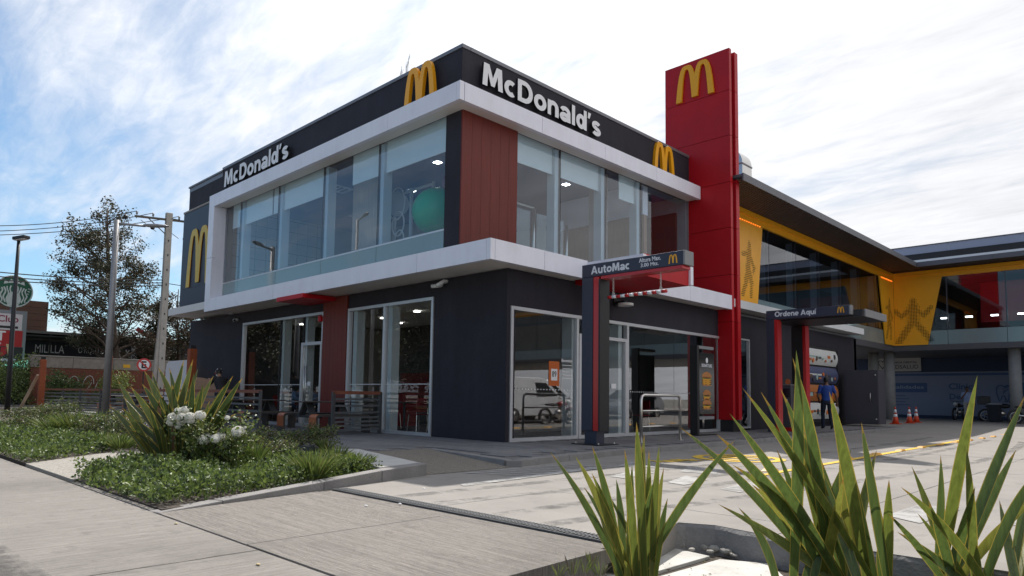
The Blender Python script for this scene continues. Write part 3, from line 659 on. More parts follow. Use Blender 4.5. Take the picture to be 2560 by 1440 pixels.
def burger(zc_, w, n=2):
    e = .001; z = zc_
    def el(z, hh, ww, M, nm, top=False):
        pts = [(ww/2*math.cos(t), (hh if (math.sin(t) > 0 and top) else hh*.35)*math.sin(t)) for t in [i*math.pi/9 for i in range(18)]]
        MB().prism(pts, (tx-.019, ty+.53, z), UY, UZ, UX, .003+e*0).build(nm, M, ps)
    el(z, .05, w*.95, BUN, 'bun'); z += .035
    for k in range(n):
        el(z+.0, .05, w, PAT, 'patty'); MB().prism([(-w*.46, .015), (w*.46, .015), (w*.1, -.05), (-w*.1, -.02), (-w*.3, -.05)], (tx-.018, ty+.53, z+.02), UY, UZ, UX, .004).build('cheese', CHE, ps); z += .05
    el(z, .03, w*1.05, LEAFG, 'lettuce'); el(z+.02, .02, w*.9, TOM, 'tomato'); el(z+.04, .13, w*.95, BUN, 'bun', True)
burger(1.32, .55, 3); burger(.95, .45, 1); burger(.70, .5, 1)
# ------------------------------------------------------------------ steel railing
r0 = Vector((1.72, 2.40, 0)); r1 = Vector((1.72, 3.98, 0))
Rl = thing('steel_railing', (1.72, 3.2, 0), 'stainless steel hoop railing with two crossbars beside the entrance', 'railing')
hp = [(1.72, 2.40, .004), (1.72, 2.40, .92), (1.72, 2.43, .99), (1.72, 2.50, 1.02), (1.72, 3.88, 1.02), (1.72, 3.95, .99), (1.72, 3.98, .92), (1.72, 3.98, .004)]
MB().tube(hp, .032, 12).build('hoop', STEEL, Rl, True)
for z in (.34, .68): MB().tube([(1.72, 2.43, z), (1.72, 3.95, z)], .018, 10).build('crossbar', STEEL, Rl, True)
for y in (2.40, 3.98): MB().cyl((1.72, y, .002), .08, .012, 16).build('flange', STEEL, Rl)
# ------------------------------------------------------------------ wall fixtures
def camera_fix(p, d, label):
    p, d = Vector(p), Vector(d).normalized(); t = thing('security_camera', p, label, 'camera', 'white security cameras on the facade')
    MB().tube([p, p+Vector((0, -.08, -.02))], .045, 12).build('mount', LETT, t, True)
    q = p+Vector((0, -.12, -.03)); MB().tube([q-d*.05, q+d*.17], .045, 12).build('body', LETT, t, True); MB().tube([q+d*.171, q+d*.18], .035, 12).build('lens', BLACK, t, True)
a = wy(1118, 692, -.0); camera_fix((a.x, -.0, 3.58), (-.7, -.5, -.5), 'upper of the two white cameras under the white band near the corner')
a = wy(1105, 713, -.0); camera_fix((a.x, -.0, a.z), (-1, -.3, 0), 'lower of the two white cameras under the white band near the corner')
a = wy(596, 799, -.0); camera_fix((a.x, -.0, a.z), (.8, -.5, -.1), 'white camera on dark wall above the left window')
l0 = wx(1560, 762, .25)
Lm = thing('wall_lamp', (0, l0.y, l0.z), 'flat white disc lamp on short black arm above the entrance', 'lamp')
MB().cyl((.30, l0.y, l0.z-.03), .19, .06, 24).build('lamp_disc', LETT, Lm); MB().box(.0, .30, l0.y-.05, l0.y+.05, l0.z+.03, l0.z+.10).build('bracket', BLACK, Lm); MB().box(.0, .04, l0.y-.12, l0.y+.12, l0.z-.02, l0.z+.16).build('back_plate', BLACK, Lm)
# ------------------------------------------------------------------ ground
def cmat(name, c, stretch, var=.16, bump=.5, bs=26, dark=(.11, .10, .092), damt=.45, ds=.45):
    return mat(name, c, .9, var, 2.5, bump, bs, stretch=stretch, dark=dark, dscale=ds, damt=damt, spec=.25, spots=tuple(q*.5 for q in c), samt=.28)
CX = cmat('broomed_concrete_across', (.262, .240, .218), (.5, 26, 1), .30, .9, 9)
CY = cmat('broomed_concrete_along', (.262, .242, .222), (26, .5, 1), .26, .8, 9)
CS = cmat('smooth_concrete', (.25, .234, .217), (1, 1, 1), .10, .2, 50, damt=.3, ds=.35)
ASPH = mat('asphalt', (.06, .06, .062), .9, .2, 8, .3, 120)
SOIL = mat('soil', (.045, .034, .025), .95, .3, 12, .6, 40)
PAVE = [mat('paver_a', (.165, .16, .163), .85, .15, 5, .25, 70), mat('paver_b', (.145, .14, .145), .85, .15, 5, .25, 70), mat('paver_c', (.18, .176, .176), .85, .15, 5, .25, 70)]
gm = MB().box(-900, 7.0, -900, 2500, -.6, -.16); gm.box(7.0, 900, -900, -8.06, -.6, -.16); gm.box(7.0, 900, -4.2, 2500, -.6, -.16); gm.box(20, 900, -8.06, -4.2, -.6, -.16); gm.build('ground', mat('far_ground', (.16, .15, .13), .95, .2, .02), kind='structure')
dw = thing('driveway', (6, 4, -.1), kind='structure')
def slab(x0, x1, y0, y1, M, par, z=-.1, name='concrete_slab'):
    g = .006; j = R_.uniform(-.002, .002); return MB().box(x0+g, x1-g, y0+g, y1-g, z-.12, z+j).build(name, M, par, bevel=.006)
xsl = [0.2, 2.35, 5.08, 7.85, 10.7, 13.6, 16.6, 19.6]; ysl = [-6.12, -4.32, -.95, 2.4, 5.8, 9.2, 12.6, 16.0]
# the driveway stops at the broken edge of the planting strip: cut the near right slabs by hand
EDGE = [(7.22, -6.15), (7.22, -5.62), (7.05, -4.98), (7.32, -4.86), (8.1, -5.0), (9.3, -4.9), (10.7, -4.75), (19.6, -4.4)]
for i in range(len(xsl)-1):
    for j in range(len(ysl)-1):
        if i < 1 and j > 1: continue
        if j == 0 and i >= 2: continue
        if j == 1 and i >= 2: continue
        slab(xsl[i], xsl[i+1], ysl[j], ysl[j+1], CS, dw)
MB().poly([(5.086, -6.115), (7.215, -6.115), (7.215, -5.62), (7.05, -4.98), (7.32, -4.86), (7.845, -4.95), (7.845, -4.326), (5.086, -4.326)], -.34, -.1).build('concrete_slab', CS, dw)
MB().poly([(5.086, -4.314), (7.845, -4.314), (7.845, -.956), (5.086, -.956)], -.3, -.1).build('concrete_slab', CS, dw)
for i in range(3, len(xsl)-1):
    MB().poly([(xsl[i]+.006, -4.95+.06*(i-3)), (xsl[i+1]-.006, -4.89+.06*(i-3)), (xsl[i+1]-.006, -.956), (xsl[i]+.006, -.956)], -.34, -.1).build('concrete_slab', CS, dw)
# entrance strip between the drain and the pavement
for a, b in ((1.0, 3.0), (3.0, 5.50)): slab(a, b, -8.04, -6.30, CX, dw)
MB().poly([(5.512, -8.034), (7.35, -8.034), (7.28, -6.306), (5.512, -6.306)], -.3, -.1).build('concrete_slab', CX, dw)
slab(2.6, 7.22, -6.29, -6.125, CX, dw, -.106, 'drain_bed')
# pavement in front
ap = thing('pavement', (0, -12, -.1), kind='structure')
for i, x in enumerate([-30, -26, -22, -18, -14.4, -10.9, -7.4, -3.9, -.4, 2.4, 5.72, 9.2, 12.7]):
    nx = [-30, -26, -22, -18, -14.4, -10.9, -7.4, -3.9, -.4, 2.4, 5.72, 9.2, 12.7, 16.2][i+1]
    for y in (-8.05, -12.4, -16.8): slab(x, nx, y-4.35, y, CY, ap)
MB().box(-60, 60, -40, -21.2, -.2, -.14).build('street', ASPH, kind='structure')
# parking court below the mall
pc = MB(); pc.prism([(15.9, -.16), (16.0, -.099), (21, .03), (50, .06), (50, -.16)], (-30, 0, 0), (0, 1, 0), (0, 0, 1), (1, 0, 0), 70).build('parking_court', CS, kind='structure')
# walkway
wk = thing('walkway', (0, 0, 0), kind='structure')
WP = [(-26.4, -2.9), (-5.2, -2.9), (-5.2, -3.7), (.38, -3.7), (.38, -2.2), (2.80, -2.66), (2.46, .2), (2.46, 6.4), (2.1, 19.9), (0, 19.9), (0, 0), (-26.4, 0)]
MB().poly(WP, -.2, -.014).build('walkway_base', mat('walkway_bed', (.13, .125, .12), .95, .2, 8), wk)
MB().poly([(-26.4, 0.001), (-17.12, .001), (-17.12, 6), (-26.4, 6)], -.2, -.014).build('walkway_base', MATS['walkway_bed'], wk)
def inside(x, y, P):
    c = False; n = len(P)
    for i in range(n):
        x1, y1 = P[i]; x2, y2 = P[(i+1) % n]
        if (y1 > y) != (y2 > y) and x < (x2-x1)*(y-y1)/(y2-y1)+x1: c = not c
    return c
def clip(poly, P):  # convex cell clipped by half planes of the nearest border: keep only if centre inside
    return poly
pw, ph = .60, .30; cells = []
for j in range(-13, 68):
    for i in range(-45, 6):
        x0 = i*pw + (pw/2 if j % 2 else 0); y0 = j*ph
        if all(inside(x0+dx, y0+dy, WP) for dx in (.02, pw-.02) for dy in (.02, ph-.02)): cells.append((x0, y0))
cells.sort(key=lambda c: (c[0]-CAM.x)**2+(c[1]-CAM.y)**2)
PM = [MB().box(.004, pw-.004, .004, ph-.004, -.03, 0).mesh('paver', M) for M in PAVE]
for x0, y0 in cells[:300]:
    o = link('paver', R_.choice(PM), wk); o.location = (x0, y0, R_.uniform(-.0025, .001))
rest = MB()
for x0, y0 in cells[300:]: rest.box(x0+.004, x0+pw-.004, y0+.004, y0+ph-.004, -.03, R_.uniform(-.0025, .001), R_.randrange(3))
rest.build('pavers_beyond', PAVE, wk, kind='stuff')
# kerb stones of the walkway
KB = mat('kerb_concrete', (.21, .20, .195), .88, .22, 5, .5, 45, dark=(.14, .135, .13), dscale=2.5, damt=.6)
def kerb(a, b, w, za, zb, zlow, side=1, par=None, name='kerb_stone'):
    a, b = Vector((*a, 0)), Vector((*b, 0)); d = (b-a).normalized(); s = Vector((d.y, -d.x, 0))*w*side
    vs = [a+Vector((0, 0, zlow)), b+Vector((0, 0, zlow)), b+s*1.15+Vector((0, 0, zlow)), a+s*1.15+Vector((0, 0, zlow)), a+Vector((0, 0, za)), b+Vector((0, 0, zb)), b+s+Vector((0, 0, zb)), a+s+Vector((0, 0, za))]
    m = MB(); m.add(vs, [(0, 3, 2, 1), (4, 5, 6, 7), (0, 1, 5, 4), (1, 2, 6, 5), (2, 3, 7, 6), (3, 0, 4, 7)])
    if side < 0: m.f = [f[::-1] for f in m.f]
    return m.build(name, KB, par or wk, bevel=.012)
ks = [(2.80, -2.66), (2.62, -1.3), (2.47, .2), (2.47, 1.7), (2.47, 3.2), (2.47, 4.8), (2.46, 6.4), (2.42, 7.9), (2.38, 9.4), (2.34, 10.9), (2.30, 12.4), (2.26, 13.9), (2.22, 15.4), (2.18, 16.9), (2.14, 18.4), (2.10, 19.9)]
for p, q in zip(ks[:-1], ks[1:]):
    d = Vector((q[0]-p[0], q[1]-p[1])).normalized()*.004
    kerb((p[0]+d.x, p[1]+d.y), (q[0]-d.x, q[1]-d.y), .16, .001, .001, -.13)
for p, q, za, zb in (((.38, -2.2), (1.6, -2.43), 0, 0), ((1.61, -2.432), (2.80, -2.66), 0, 0)): kerb(p, q, .14, za, zb, -.13)
kerb((2.805, -2.80), (2.96, -2.62), .1, -.002, -.002, -.13)
# tactile ramp: sloped plate with rows of studs
rp = MB(); A1, A2, A3, A4 = Vector((.38, -3.70, -.004)), Vector((2.97, -4.40, -.095)), Vector((2.97, -2.84, -.095)), Vector((.38, -2.36, -.004))
rp.add([A1, A2, A3, A4], [(0, 1, 2, 3)]); TAC = mat('tactile_tile', (.19, .168, .14), .85, .15, 10)
rpo = rp.build('ramp', TAC, kind='structure'); st = MB()
for i in range(34):
    for j in range(19):
        u_, v_ = (i+.5+(.5 if j % 2 else 0))/34.6, (j+.5)/19; p = (A1*(1-u_)+A2*u_)*(1-v_)+(A4*(1-u_)+A3*u_)*v_
        st.lathe(p, [(.028, 0), (.022, .006), (.012, .008)], 6)
st.build('ramp_studs', TAC, rpo, kind='stuff')
# drain grate
dr = thing('drain_grate', (5, -6.04, -.1), 'long dark metal drain grate crossing the driveway', 'drain'); GR = mat('grate_metal', (.055, .06, .068), .55, .2, 30, metal=.3)
MB().box(3.45, 7.2, -6.125, -6.115, -.16, -.090).build('edge_bar', GR, dr); MB().box(3.45, 7.2, -5.965, -5.955, -.16, -.090).build('edge_bar', GR, dr)
MB().box(3.45, 7.2, -6.114, -5.966, -.17, -.0985).build('channel', BLACK, dr)
gb = MB()
for k in range(96): x = 3.46+k*.039; gb.obox((x, -6.114, -.097), (.014, .02, 0), (.0, .148, 0), (0, 0, .008))
gb.box(3.45, 7.2, -6.06, -6.05, -.0975, -.0875); gb.box(3.45, 7.2, -6.03, -6.02, -.0975, -.0875)
gb.build('grate_bars', GR, dr, kind='stuff')
# ------------------------------------------------------------------ road paint
def worn(name, c, cut):
    M = bpy.data.materials.new(name); M.use_nodes = True; n = M.node_tree.nodes; l = M.node_tree.links; b = n['Principled BSDF']; b.inputs['Base Color'].default_value = (*c, 1); b.inputs['Roughness'].default_value = .8
    tcn = n.new('ShaderNodeTexCoord'); t = n.new('ShaderNodeTexNoise'); t.inputs['Scale'].default_value = 3.5; t.inputs['Detail'].default_value = 10; t.inputs['Roughness'].default_value = .75; l.new(tcn.outputs['Object'], t.inputs['Vector'])
    r = n.new('ShaderNodeMapRange'); r.inputs[1].default_value = cut-.16; r.inputs[2].default_value = cut+.14; l.new(t.outputs['Fac'], r.inputs[0])
    l.new(r.outputs[0], b.inputs['Alpha']); return M
WPNT = worn('worn_white_paint', (.33, .325, .315), .43); YPNT = worn('worn_yellow_paint', (.62, .40, .03), .36)
def paint(name, pts, M, z=-.0935): m = MB(); m.add([(p[0], p[1], z) for p in pts], [tuple(range(len(pts)))]); return m.build(name, M, dw)
for q in (((1524, 1192), (1562, 1197), (1640, 1182), (1580, 1178)), ((1545, 1166), (1640, 1170), (1660, 1158), (1570, 1155)), ((1668, 1207), (1712, 1214), (1772, 1200), (1715, 1190)), ((1700, 1180), (1790, 1186), (1800, 1174), (1720, 1168)), ((1800, 1224), (1850, 1232), (1930, 1218), (1870, 1206)), ((2215, 1290), (2300, 1310), (2400, 1275), (2300, 1262)), ((2500, 1305), (2560, 1322), (2600, 1290), (2540, 1280))):
    paint('crossing_bar', [gz(*c) for c in q], WPNT)
for k in range(8):
    x = 3.05+.0*k; y = -3.9+k*.27; paint('hatch_stripe', [(3.1, y), (3.1, y+.09), (3.95, y+.55), (3.95, y+.46)], WPNT)
paint('lane_line', [gz(1150, 1212), gz(1160, 1217), gz(1500, 1172), gz(1490, 1168)], WPNT, -.0915)
TYM = worn('tyre_rubber_mark', (.085, .08, .075), .60)
def track(pts, w, z):
    m = MB(); n = len(pts)
    for i, p in enumerate(pts):
        a, q = Vector(pts[max(i-1, 0)]), Vector(pts[min(i+1, n-1)]); t_ = (q-a).normalized(); m.v += [(p[0]-t_.y*w/2, p[1]+t_.x*w/2, z), (p[0]+t_.y*w/2, p[1]-t_.x*w/2, z)]
    m.f = [(2*i, 2*i+1, 2*i+3, 2*i+2) for i in range(n-1)]; m.m = [0]*(n-1); m.f = [f[::-1] for f in m.f]; m.build('tyre_mark', TYM, dw)
for k, (x0, bend) in enumerate(((4.5, .6), (5.95, .6), (5.3, 1.3), (6.75, 1.3))): track([(x0+bend*math.sin(i*.22-.6)*.5, -5.9+i*1.15) for i in range(18)], .19, -.0955+.0004*k)
for k, (y0, bend) in enumerate(((-9.1, .3), (-10.5, .3), (-9.7, -.4))): track([(-14+i*1.3, y0+bend*math.sin(i*.3)) for i in range(20)], .2, -.0945+.0004*k)
# yellow lane emblem
c0 = gz(1850, 1150); rx, ry = .95, .75
def ring(cx, cy, r0, r1, a0=0, a1=2*math.pi, n=36): return [(cx+r1*math.cos(a0+(a1-a0)*i/n), cy+r1*math.sin(a0+(a1-a0)*i/n)) for i in range(n+1)], [(cx+r0*math.cos(a0+(a1-a0)*i/n), cy+r0*math.sin(a0+(a1-a0)*i/n)) for i in range(n+1)]
def ringp(cx, cy, r0, r1, a0, a1, n=30):
    o, i_ = ring(cx, cy, r0, r1, a0, a1, n); m = MB(); m.add([(x, y, -.0925) for x, y in o]+[(x, y, -.0925) for x, y in i_], [(k, k+1, n+2+k, n+1+k) for k in range(n)]); m.f = [f for f in m.f]; m.build('lane_emblem', YPNT, dw)
ringp(4.35, 1.55, .62, .80, 0, 2*math.pi)
ap_ = arch_pts(1.0, .95, 10); m_ = MB(); m_.add([(4.75-y*.9, 1.05+x*1.0, -.0922) for x, y in ap_], [tuple(range(len(ap_)))]); m_.build('lane_emblem', YPNT, dw)
text_on('lane_text', 'AutoMac', (3.95, -.35, -.0925), (.25, .97, 0), (-.97, .25, 0), 1.0, .42, YPNT, dw, .0, .03)
paint('lane_line', [gz(1905, 1186), gz(1912, 1190), gz(2420, 1100), gz(2412, 1098)], YPNT, -.0918)
BD = mat('reflector_yellow', (.60, .30, .03), .5)
for k in range(12):
    p = gz(1925, 1178).lerp(gz(2508, 1089), (k/11)**1.0); z = -.092
    s_ = MB(); s_.add([(p.x-.07, p.y-.16, z), (p.x+.07, p.y-.16, z), (p.x+.07, p.y+.16, z), (p.x-.07, p.y+.16, z), (p.x-.045, p.y-.11, z+.035), (p.x+.045, p.y-.11, z+.035), (p.x+.045, p.y+.11, z+.035), (p.x-.045, p.y+.11, z+.035)], [(4, 5, 6, 7), (0, 1, 5, 4), (1, 2, 6, 5), (2, 3, 7, 6), (3, 0, 4, 7)])
    s_.build('lane_marker', BD, label=f'raised yellow lane marker on the driveway line, {["nearest", "second", "third", "fourth", "fifth", "sixth", "seventh", "eighth", "ninth", "tenth", "eleventh", "farthest"][k]} of the row', cat='lane marker', group='raised yellow lane markers in a row')

# ------------------------------------------------------------------ mall with yellow panels
MX, MY = -.85, 29.5
Ml = thing('mall_building', (MX, MY, 0), 'L-shaped mall with glazed upper floor, yellow panels and deep dark eaves', 'building')
YELP = mat('yellow_panel', (.92, .43, .02), .4, .06, 1.5); GREYS = mat('grey_soffit', (.10, .098, .11), .7, .06, 2); EAVE = mat('eave_slat', (.075, .05, .042), .6, .2, 4); FAS = mat('eave_fascia', (.12, .12, .135), .45, .06, 2, metal=.3)
TEAL = mat('pale_spandrel', (.20, .28, .30), .12, .06, .6, spec=.7); GLM = glass('mall_glass', (.62, .68, .74), gain=1.2)
DOTM = mat('dot_hole', (.02, .014, .008), .9)
z0, z1, z2, z3, z4 = 3.87, 4.58, 7.28, 7.66, 7.84
yN = 9.7; xE = 48
# wing along the drive
MB().box(MX-.3, MX+.02, yN, MY, z0-.28, z0-.002).build('floor_edge', GREYS, Ml); MB().box(MX, xE, MY-.02, MY+.3, z0-.28, z0-.002).build('floor_edge', GREYS, Ml)
for a, b in seg(yN, MY-.02, 2.6):
    MB().box(MX-.06, MX, a+.01, b-.01, z0, z1-.006).build('spandrel', TEAL, Ml); MB().box(MX-.03, MX-.01, a+.02, b-.02, z1+.01, z2-.02).build('pane', GLM, Ml)
    MB().box(MX-.14, MX-.035, a-.03, a+.03, z1, z2).build('mullion', FAS, Ml); MB().box(MX-.5, MX-.2, a+.2, a+.36, z1, z2).build('glass_fin', MATS['fin_grey'], Ml)
for i, (a, b) in enumerate(seg(MX+.02, xE, 2.5)):
    MB().box(a+.01, b-.01, MY, MY+.06, z0, z1-.006).build('spandrel', TEAL, Ml); MB().box(a+.02, b-.02, MY+.01, MY+.03, z1+.01, z2-.02).build('pane', GLM, Ml)
    MB().box(a-.03, a+.03, MY+.035, MY+.14, z1, z2).build('mullion', FAS, Ml)
for z_a, z_b, s_ in ((z2, z2+.20, 0), (z2+.205, z3, .06)):
    MB().box(MX-.1, MX+.03+s_, yN, MY-.04-s_, z_a, z_b).build('yellow_band', YELP, Ml); MB().box(MX-.1, xE, MY-.03-s_, MY+.1, z_a, z_b).build('yellow_band', YELP, Ml)
# yellow trapezoid panels with punched figures
def trap(O, U, pts, parent=Ml): Nn = Vector(U).cross(UZ); return MB().prism(pts, O, U, UZ, Nn, .05).build('yellow_panel', YELP, parent)
def figure_dots(panel, O, U, cx, zb, h, flip=1, pose=0):
    Nn = Vector(U).cross(UZ); segs = [((0, .90), (0, .97), .075), ((0, .50), (0, .82), .13), ((-.02, .5), (-.33, .0), .085), ((.02, .5), (.33, .06), .075), ((-.05, .78), (-.25, .62), .06), ((-.25, .62), (-.38, .76), .06), ((.05, .78), (.22, .62), .06), ((.22, .62), (.36, .80), .06)]
    if pose == 1: segs = [((.06, .92), (.06, .98), .06), ((.0, .5), (.05, .84), .11), ((0, .5), (-.10, .25), .09), ((-.10, .25), (-.22, .03), .07), ((.02, .5), (.12, .28), .09), ((.12, .28), (.10, 0), .06), ((0, .78), (-.22, .76), .05), ((.08, .74), (.24, .56), .06), ((.24, .56), (.20, .48), .05)]
    m = MB(); s_ = h/30
    for i in range(-16, 17):
        for j in range(0, 32):
            x, y = i/30, j/30; r = 9
            for a, b, w in segs:
                ax, ay = a; bx, by = b; dx, dy = bx-ax, by-ay; t = max(0, min(1, ((x-ax)*dx+(y-ay)*dy)/(dx*dx+dy*dy))); r = min(r, math.hypot(x-ax-t*dx, y-ay-t*dy)/w)
            if r < 1.05:
                k = s_*(.33 if r < .7 else .21); c = Vector(O)+Vector(U)*(cx+x*h*flip)+UZ*(zb+y*h)+Nn*.051
                m.add([c-Vector(U)*k-UZ*k, c+Vector(U)*k-UZ*k, c+Vector(U)*k+UZ*k, c-Vector(U)*k+UZ*k], [(0, 1, 2, 3)])
    m.build('punched_figure', DOTM, panel, kind='stuff')
pA = trap((MX+.03, 0, 0), UY, [(9.9, z0+.03), (13.4, z0+.03), (13.95, z2), (9.9, z2)]); figure_dots(pA, (MX+.03, 0, 0), UY, 12.75, 4.55, 1.95, 1, 1)
pB = trap((MX+.03, 0, 0), UY, [(27.9, z0+.0), (MY-.08, z0), (MY-.08, z2), (27.15, z2)]); figure_dots(pB, (MX+.03, 0, 0), UY, 28.55, 4.15, 2.1, 1, 1)
pC = trap((0, MY-.03, 0), UX, [(MX+.09, z0), (.74, z0), (1.45, z2), (MX+.09, z2)]); figure_dots(pC, (0, MY-.03, 0), UX, .12, 4.0, 2.2)
# LED strip under the band
led = mat('led_orange', (1, .3, .05), .5, emit=(1, .20, .02), estr=1.6)
for k in range(10): MB().box(MX+.085, MX+.10, 12.15+k*.17, 12.20+k*.17, z2-.06, z2-.035).build('led_dot', led, Ml)
MB().box(MX+.085, MX+.10, 27.4, 29.2, z2-.06, z2-.04).build('led_strip', led, Ml)
# eaves: slatted soffit, fascia
EX, EY = .72, 27.85
MB().box(MX-.4, EX-.02, 9.34, MY, z3+.03, z3+.08).build('soffit_board', mat('soffit_dark', (.03, .024, .022), .8), Ml); MB().box(EX-.02, xE, EY+.02, MY+.3, z3+.03, z3+.08).build('soffit_board', MATS['soffit_dark'], Ml)
for k in range(15):
    x = MX+.14+k*.095; MB().box(x, x+.06, 9.36, EY+.9+(0 if x < EX else 0), z3, z3+.028).build('soffit_slat', EAVE, Ml)
for a, b in seg(9.34, EY-.03, 3.1): MB().box(EX-.02, EX+.03, a+.004, b-.004, z3-.05, z4).build('fascia', FAS, Ml)
for a, b in seg(EX+.035, xE, 3.1): MB().box(a+.004, b-.004, EY-.03, EY+.02, z3-.05, z4).build('fascia', FAS, Ml)
MB().box(MX-8, EX-.021, 9.34, 40, z4-.1, z4-.02).build('roof', FAS, Ml); MB().box(EX-.02, xE, EY+.021, 40, z4-.1, z4-.02).build('roof', FAS, Ml); MB().box(xE-.2, xE, MY+.32, 40, z0, z4-.11).build('wall', DARK, Ml)
MB().box(-1.0, xE, 30.45, 30.6, 8.3, 8.43).build('white_ledge', LETT, Ml); MB().box(-1.0, xE, 31.2, 31.3, z4, 8.9).build('clerestory', BLACK, Ml)
for a, b in seg(-3.0, xE, 4.2): MB().box(a+.01, b-.01, 31.95, 32.05, 8.9, 9.46).build('roof_parapet', mat('blue_grey_metal', (.42, .44, .56), .45, .04, 1), Ml)
MB().box(-3.0, xE, 31.9, 32.1, 9.462, 9.50).build('parapet_cap', FAS, Ml); MB().box(-3, xE, 31.9, 31.94, 8.96, 8.985).build('parapet_joint', FAS, Ml)
# interiors
MB().box(MX-5, MX-.35, yN, 40, z0-.28, z0).build('interior_floor', FLOORI, Ml); MB().box(MX-.34, xE, MY+.31, 40, z0-.28, z0).build('interior_floor', FLOORI, Ml)
MB().box(MX-5.2, MX-5, yN, 40, z0, z4-.1).build('interior_wall', WALLD, Ml); MB().box(MX-5, xE, 36, 36.2, z0, z4-.1).build('interior_wall', WALLD, Ml)
MB().box(MX-5.2, MX-.3, yN-.2, yN, z0-.3, z4-.1).build('wall', DARK, Ml)
MB().box(2.4, 6.0, 33.0, 33.2, 5.2, 7.3).build('red_wall_panel', REDP, Ml); MB().box(6.2, 12, 33.4, 33.6, z0, 7.3).build('blue_wall_panel', mat('blue_wall', (.16, .22, .34), .7), Ml)
MB().box(MX-3.2, MX-2.9, 14, 20, z0, 7.0).build('interior_wall', mat('grey_blue', (.10, .11, .15), .7), Ml)
for k in range(6): MB().box(.9+k*1.1, 1.2+k*1.1, 31.4, 31.55, 5.35-.0*k, 5.41).build('light_strip', LED, Ml)

# columns
for u_ in (2186, 2226, 2541, 2860):
    p = wy(u_, 1000, 30.2); MB().cyl((p.x, 30.2, -.1), .255, z0-.28+.1, 24).build('column', mat('column_concrete', (.26, .255, .25), .85, .12, 4, .3, 50), Ml, True)
# clinic front below
CY_ = 36.0; BLU = mat('clinic_navy', (.018, .035, .085), .6, .06, 1); PAL = mat('clinic_white', (.20, .235, .35), .7, .04, 1); TXT = mat('clinic_blue', (.05, .10, .24), .6)
Cl = thing('clinic_front', (0, CY_, 0), 'dental clinic front with pale printed wall and navy upper band under the mall', 'shop front')
MB().box(-9, 14, CY_, CY_+.2, 0, 2.70).build('printed_wall', PAL, Cl); MB().box(-9, 14, CY_-.03, CY_+.2, 2.705, 3.80).build('navy_band', BLU, Cl); MB().box(-9, 14, CY_-.06, CY_, 2.66, 2.74).build('ledge', PAL, Cl)
MB().box(-9, 14, CY_-.01, CY_-.001, 2.52, 2.655).build('blue_stripe', TXT, Cl); MB().box(-9, 14, CY_-.02, CY_-.001, 0, .22).build('plinth', BLU, Cl)
MB().box(-9, 14, 36.3, 36.6, 3.5, z0-.2).build('beam', GREYS, Cl)
sg = MB().box(-3.6, -1.22, CY_-.10, CY_-.04, 2.80, 3.68).build('sign_board', mat('sign_pale', (.45, .45, .46), .7), Cl)
text_on('sign_text', 'CLÍNICA DENTAL', (-2.95, CY_-.102, 3.28), UX, UZ, 1.55, .14, BLU, sg, .002, .02); text_on('sign_text', 'REDSALUD', (-2.95, CY_-.102, 2.95), UX, UZ, 1.6, .24, BLU, sg, .002, .0)
hl = [(-3.3+.22*math.sin(t)**3*1.0, CY_-.105, 3.25+.018*(13*math.cos(t)-5*math.cos(2*t)-2*math.cos(3*t)-math.cos(4*t))) for t in [i*math.pi/12 for i in range(25)]]
MB().tube(hl, .02, 6, False).build('heart_mark', BLU, sg, True)
text_on('wall_text', 'Clínica', (.15, CY_-.012, 1.72), UX, UZ, 1.40, .36, TXT, Cl, .002, .02); text_on('wall_text', 'Dental', (.17, CY_-.012, 1.16), UX, UZ, 1.22, .32, TXT, Cl, .002, .02)
pl = MB().box(-3.9, -.95, CY_-.012, CY_-.002, 1.55, 2.10).build('text_plate', TXT, Cl); text_on('plate_text', 'Especialidades', (-3.75, CY_-.014, 1.70), UX, UZ, 2.62, .26, mat('pale_text', (.30, .36, .46), .7), pl, .001, .01)
for k in range(4): MB().box(-2.9, -2.1+.2*(k % 2), CY_-.012, CY_-.002, 1.32-k*.18, 1.36-k*.18).build('text_line', TXT, Cl)
def tooth(cx, cz, s):
    pts = [(-.5, .5), (-.35, .72), (-.1, .72), (.1, .62), (.3, .74), (.5, .62), (.55, .3), (.42, -.05), (.36, -.5), (.25, -.7), (.15, -.5), (.05, -.2), (-.1, -.2), (-.2, -.55), (-.33, -.7), (-.42, -.3), (-.52, .1), (-.5, .5)]
    MB().tube([(cx+a*s, CY_-.015, cz+b*s) for a, b in pts], .028, 6, False).build('tooth_mark', TXT, Cl, True)
    MB().tube([(cx+a*s, CY_-.015, cz+b*s) for a, b in ((.3, .7), (-.05, .35), (.12, .3), (-.05, .0), (.35, .42), (.15, .46), (.4, .68))], .02, 6, False).build('bolt_mark', TXT, Cl, True)
tooth(2.75, 1.5, .62); tooth(-4.75, 1.5, .62); MB().box(3.25, 5.2, CY_-.012, CY_-.002, 1.4, 2.1).build('text_plate', TXT, Cl)
# roof exhaust duct
Dk = thing('roof_duct', (-1.5, 11.5, z4), 'shiny bent metal exhaust duct on the mall roof', 'duct')
yy = 13.0; c = wy(1856, 428, yy); zt_ = wy(1842, 384, yy).z + .25; xr = c.x; r = .62
out = [(0, z4), (0, zt_-r)] + [(-(r-r*math.cos(i*math.pi/16)), zt_-r+r*math.sin(i*math.pi/16)) for i in range(1, 9)] + [(-1.6, zt_), (-1.6, z4)]
MB().prism(out, (xr, yy+.75, 0), (1, 0, 0), (0, 0, 1), (0, -1, 0), .75).build('duct', STEEL, Dk)
MB().box(xr-1.62, xr+.02, yy-.02, yy+.77, zt_-r-.05, zt_-r+.0).build('flange', GREYC, Dk)
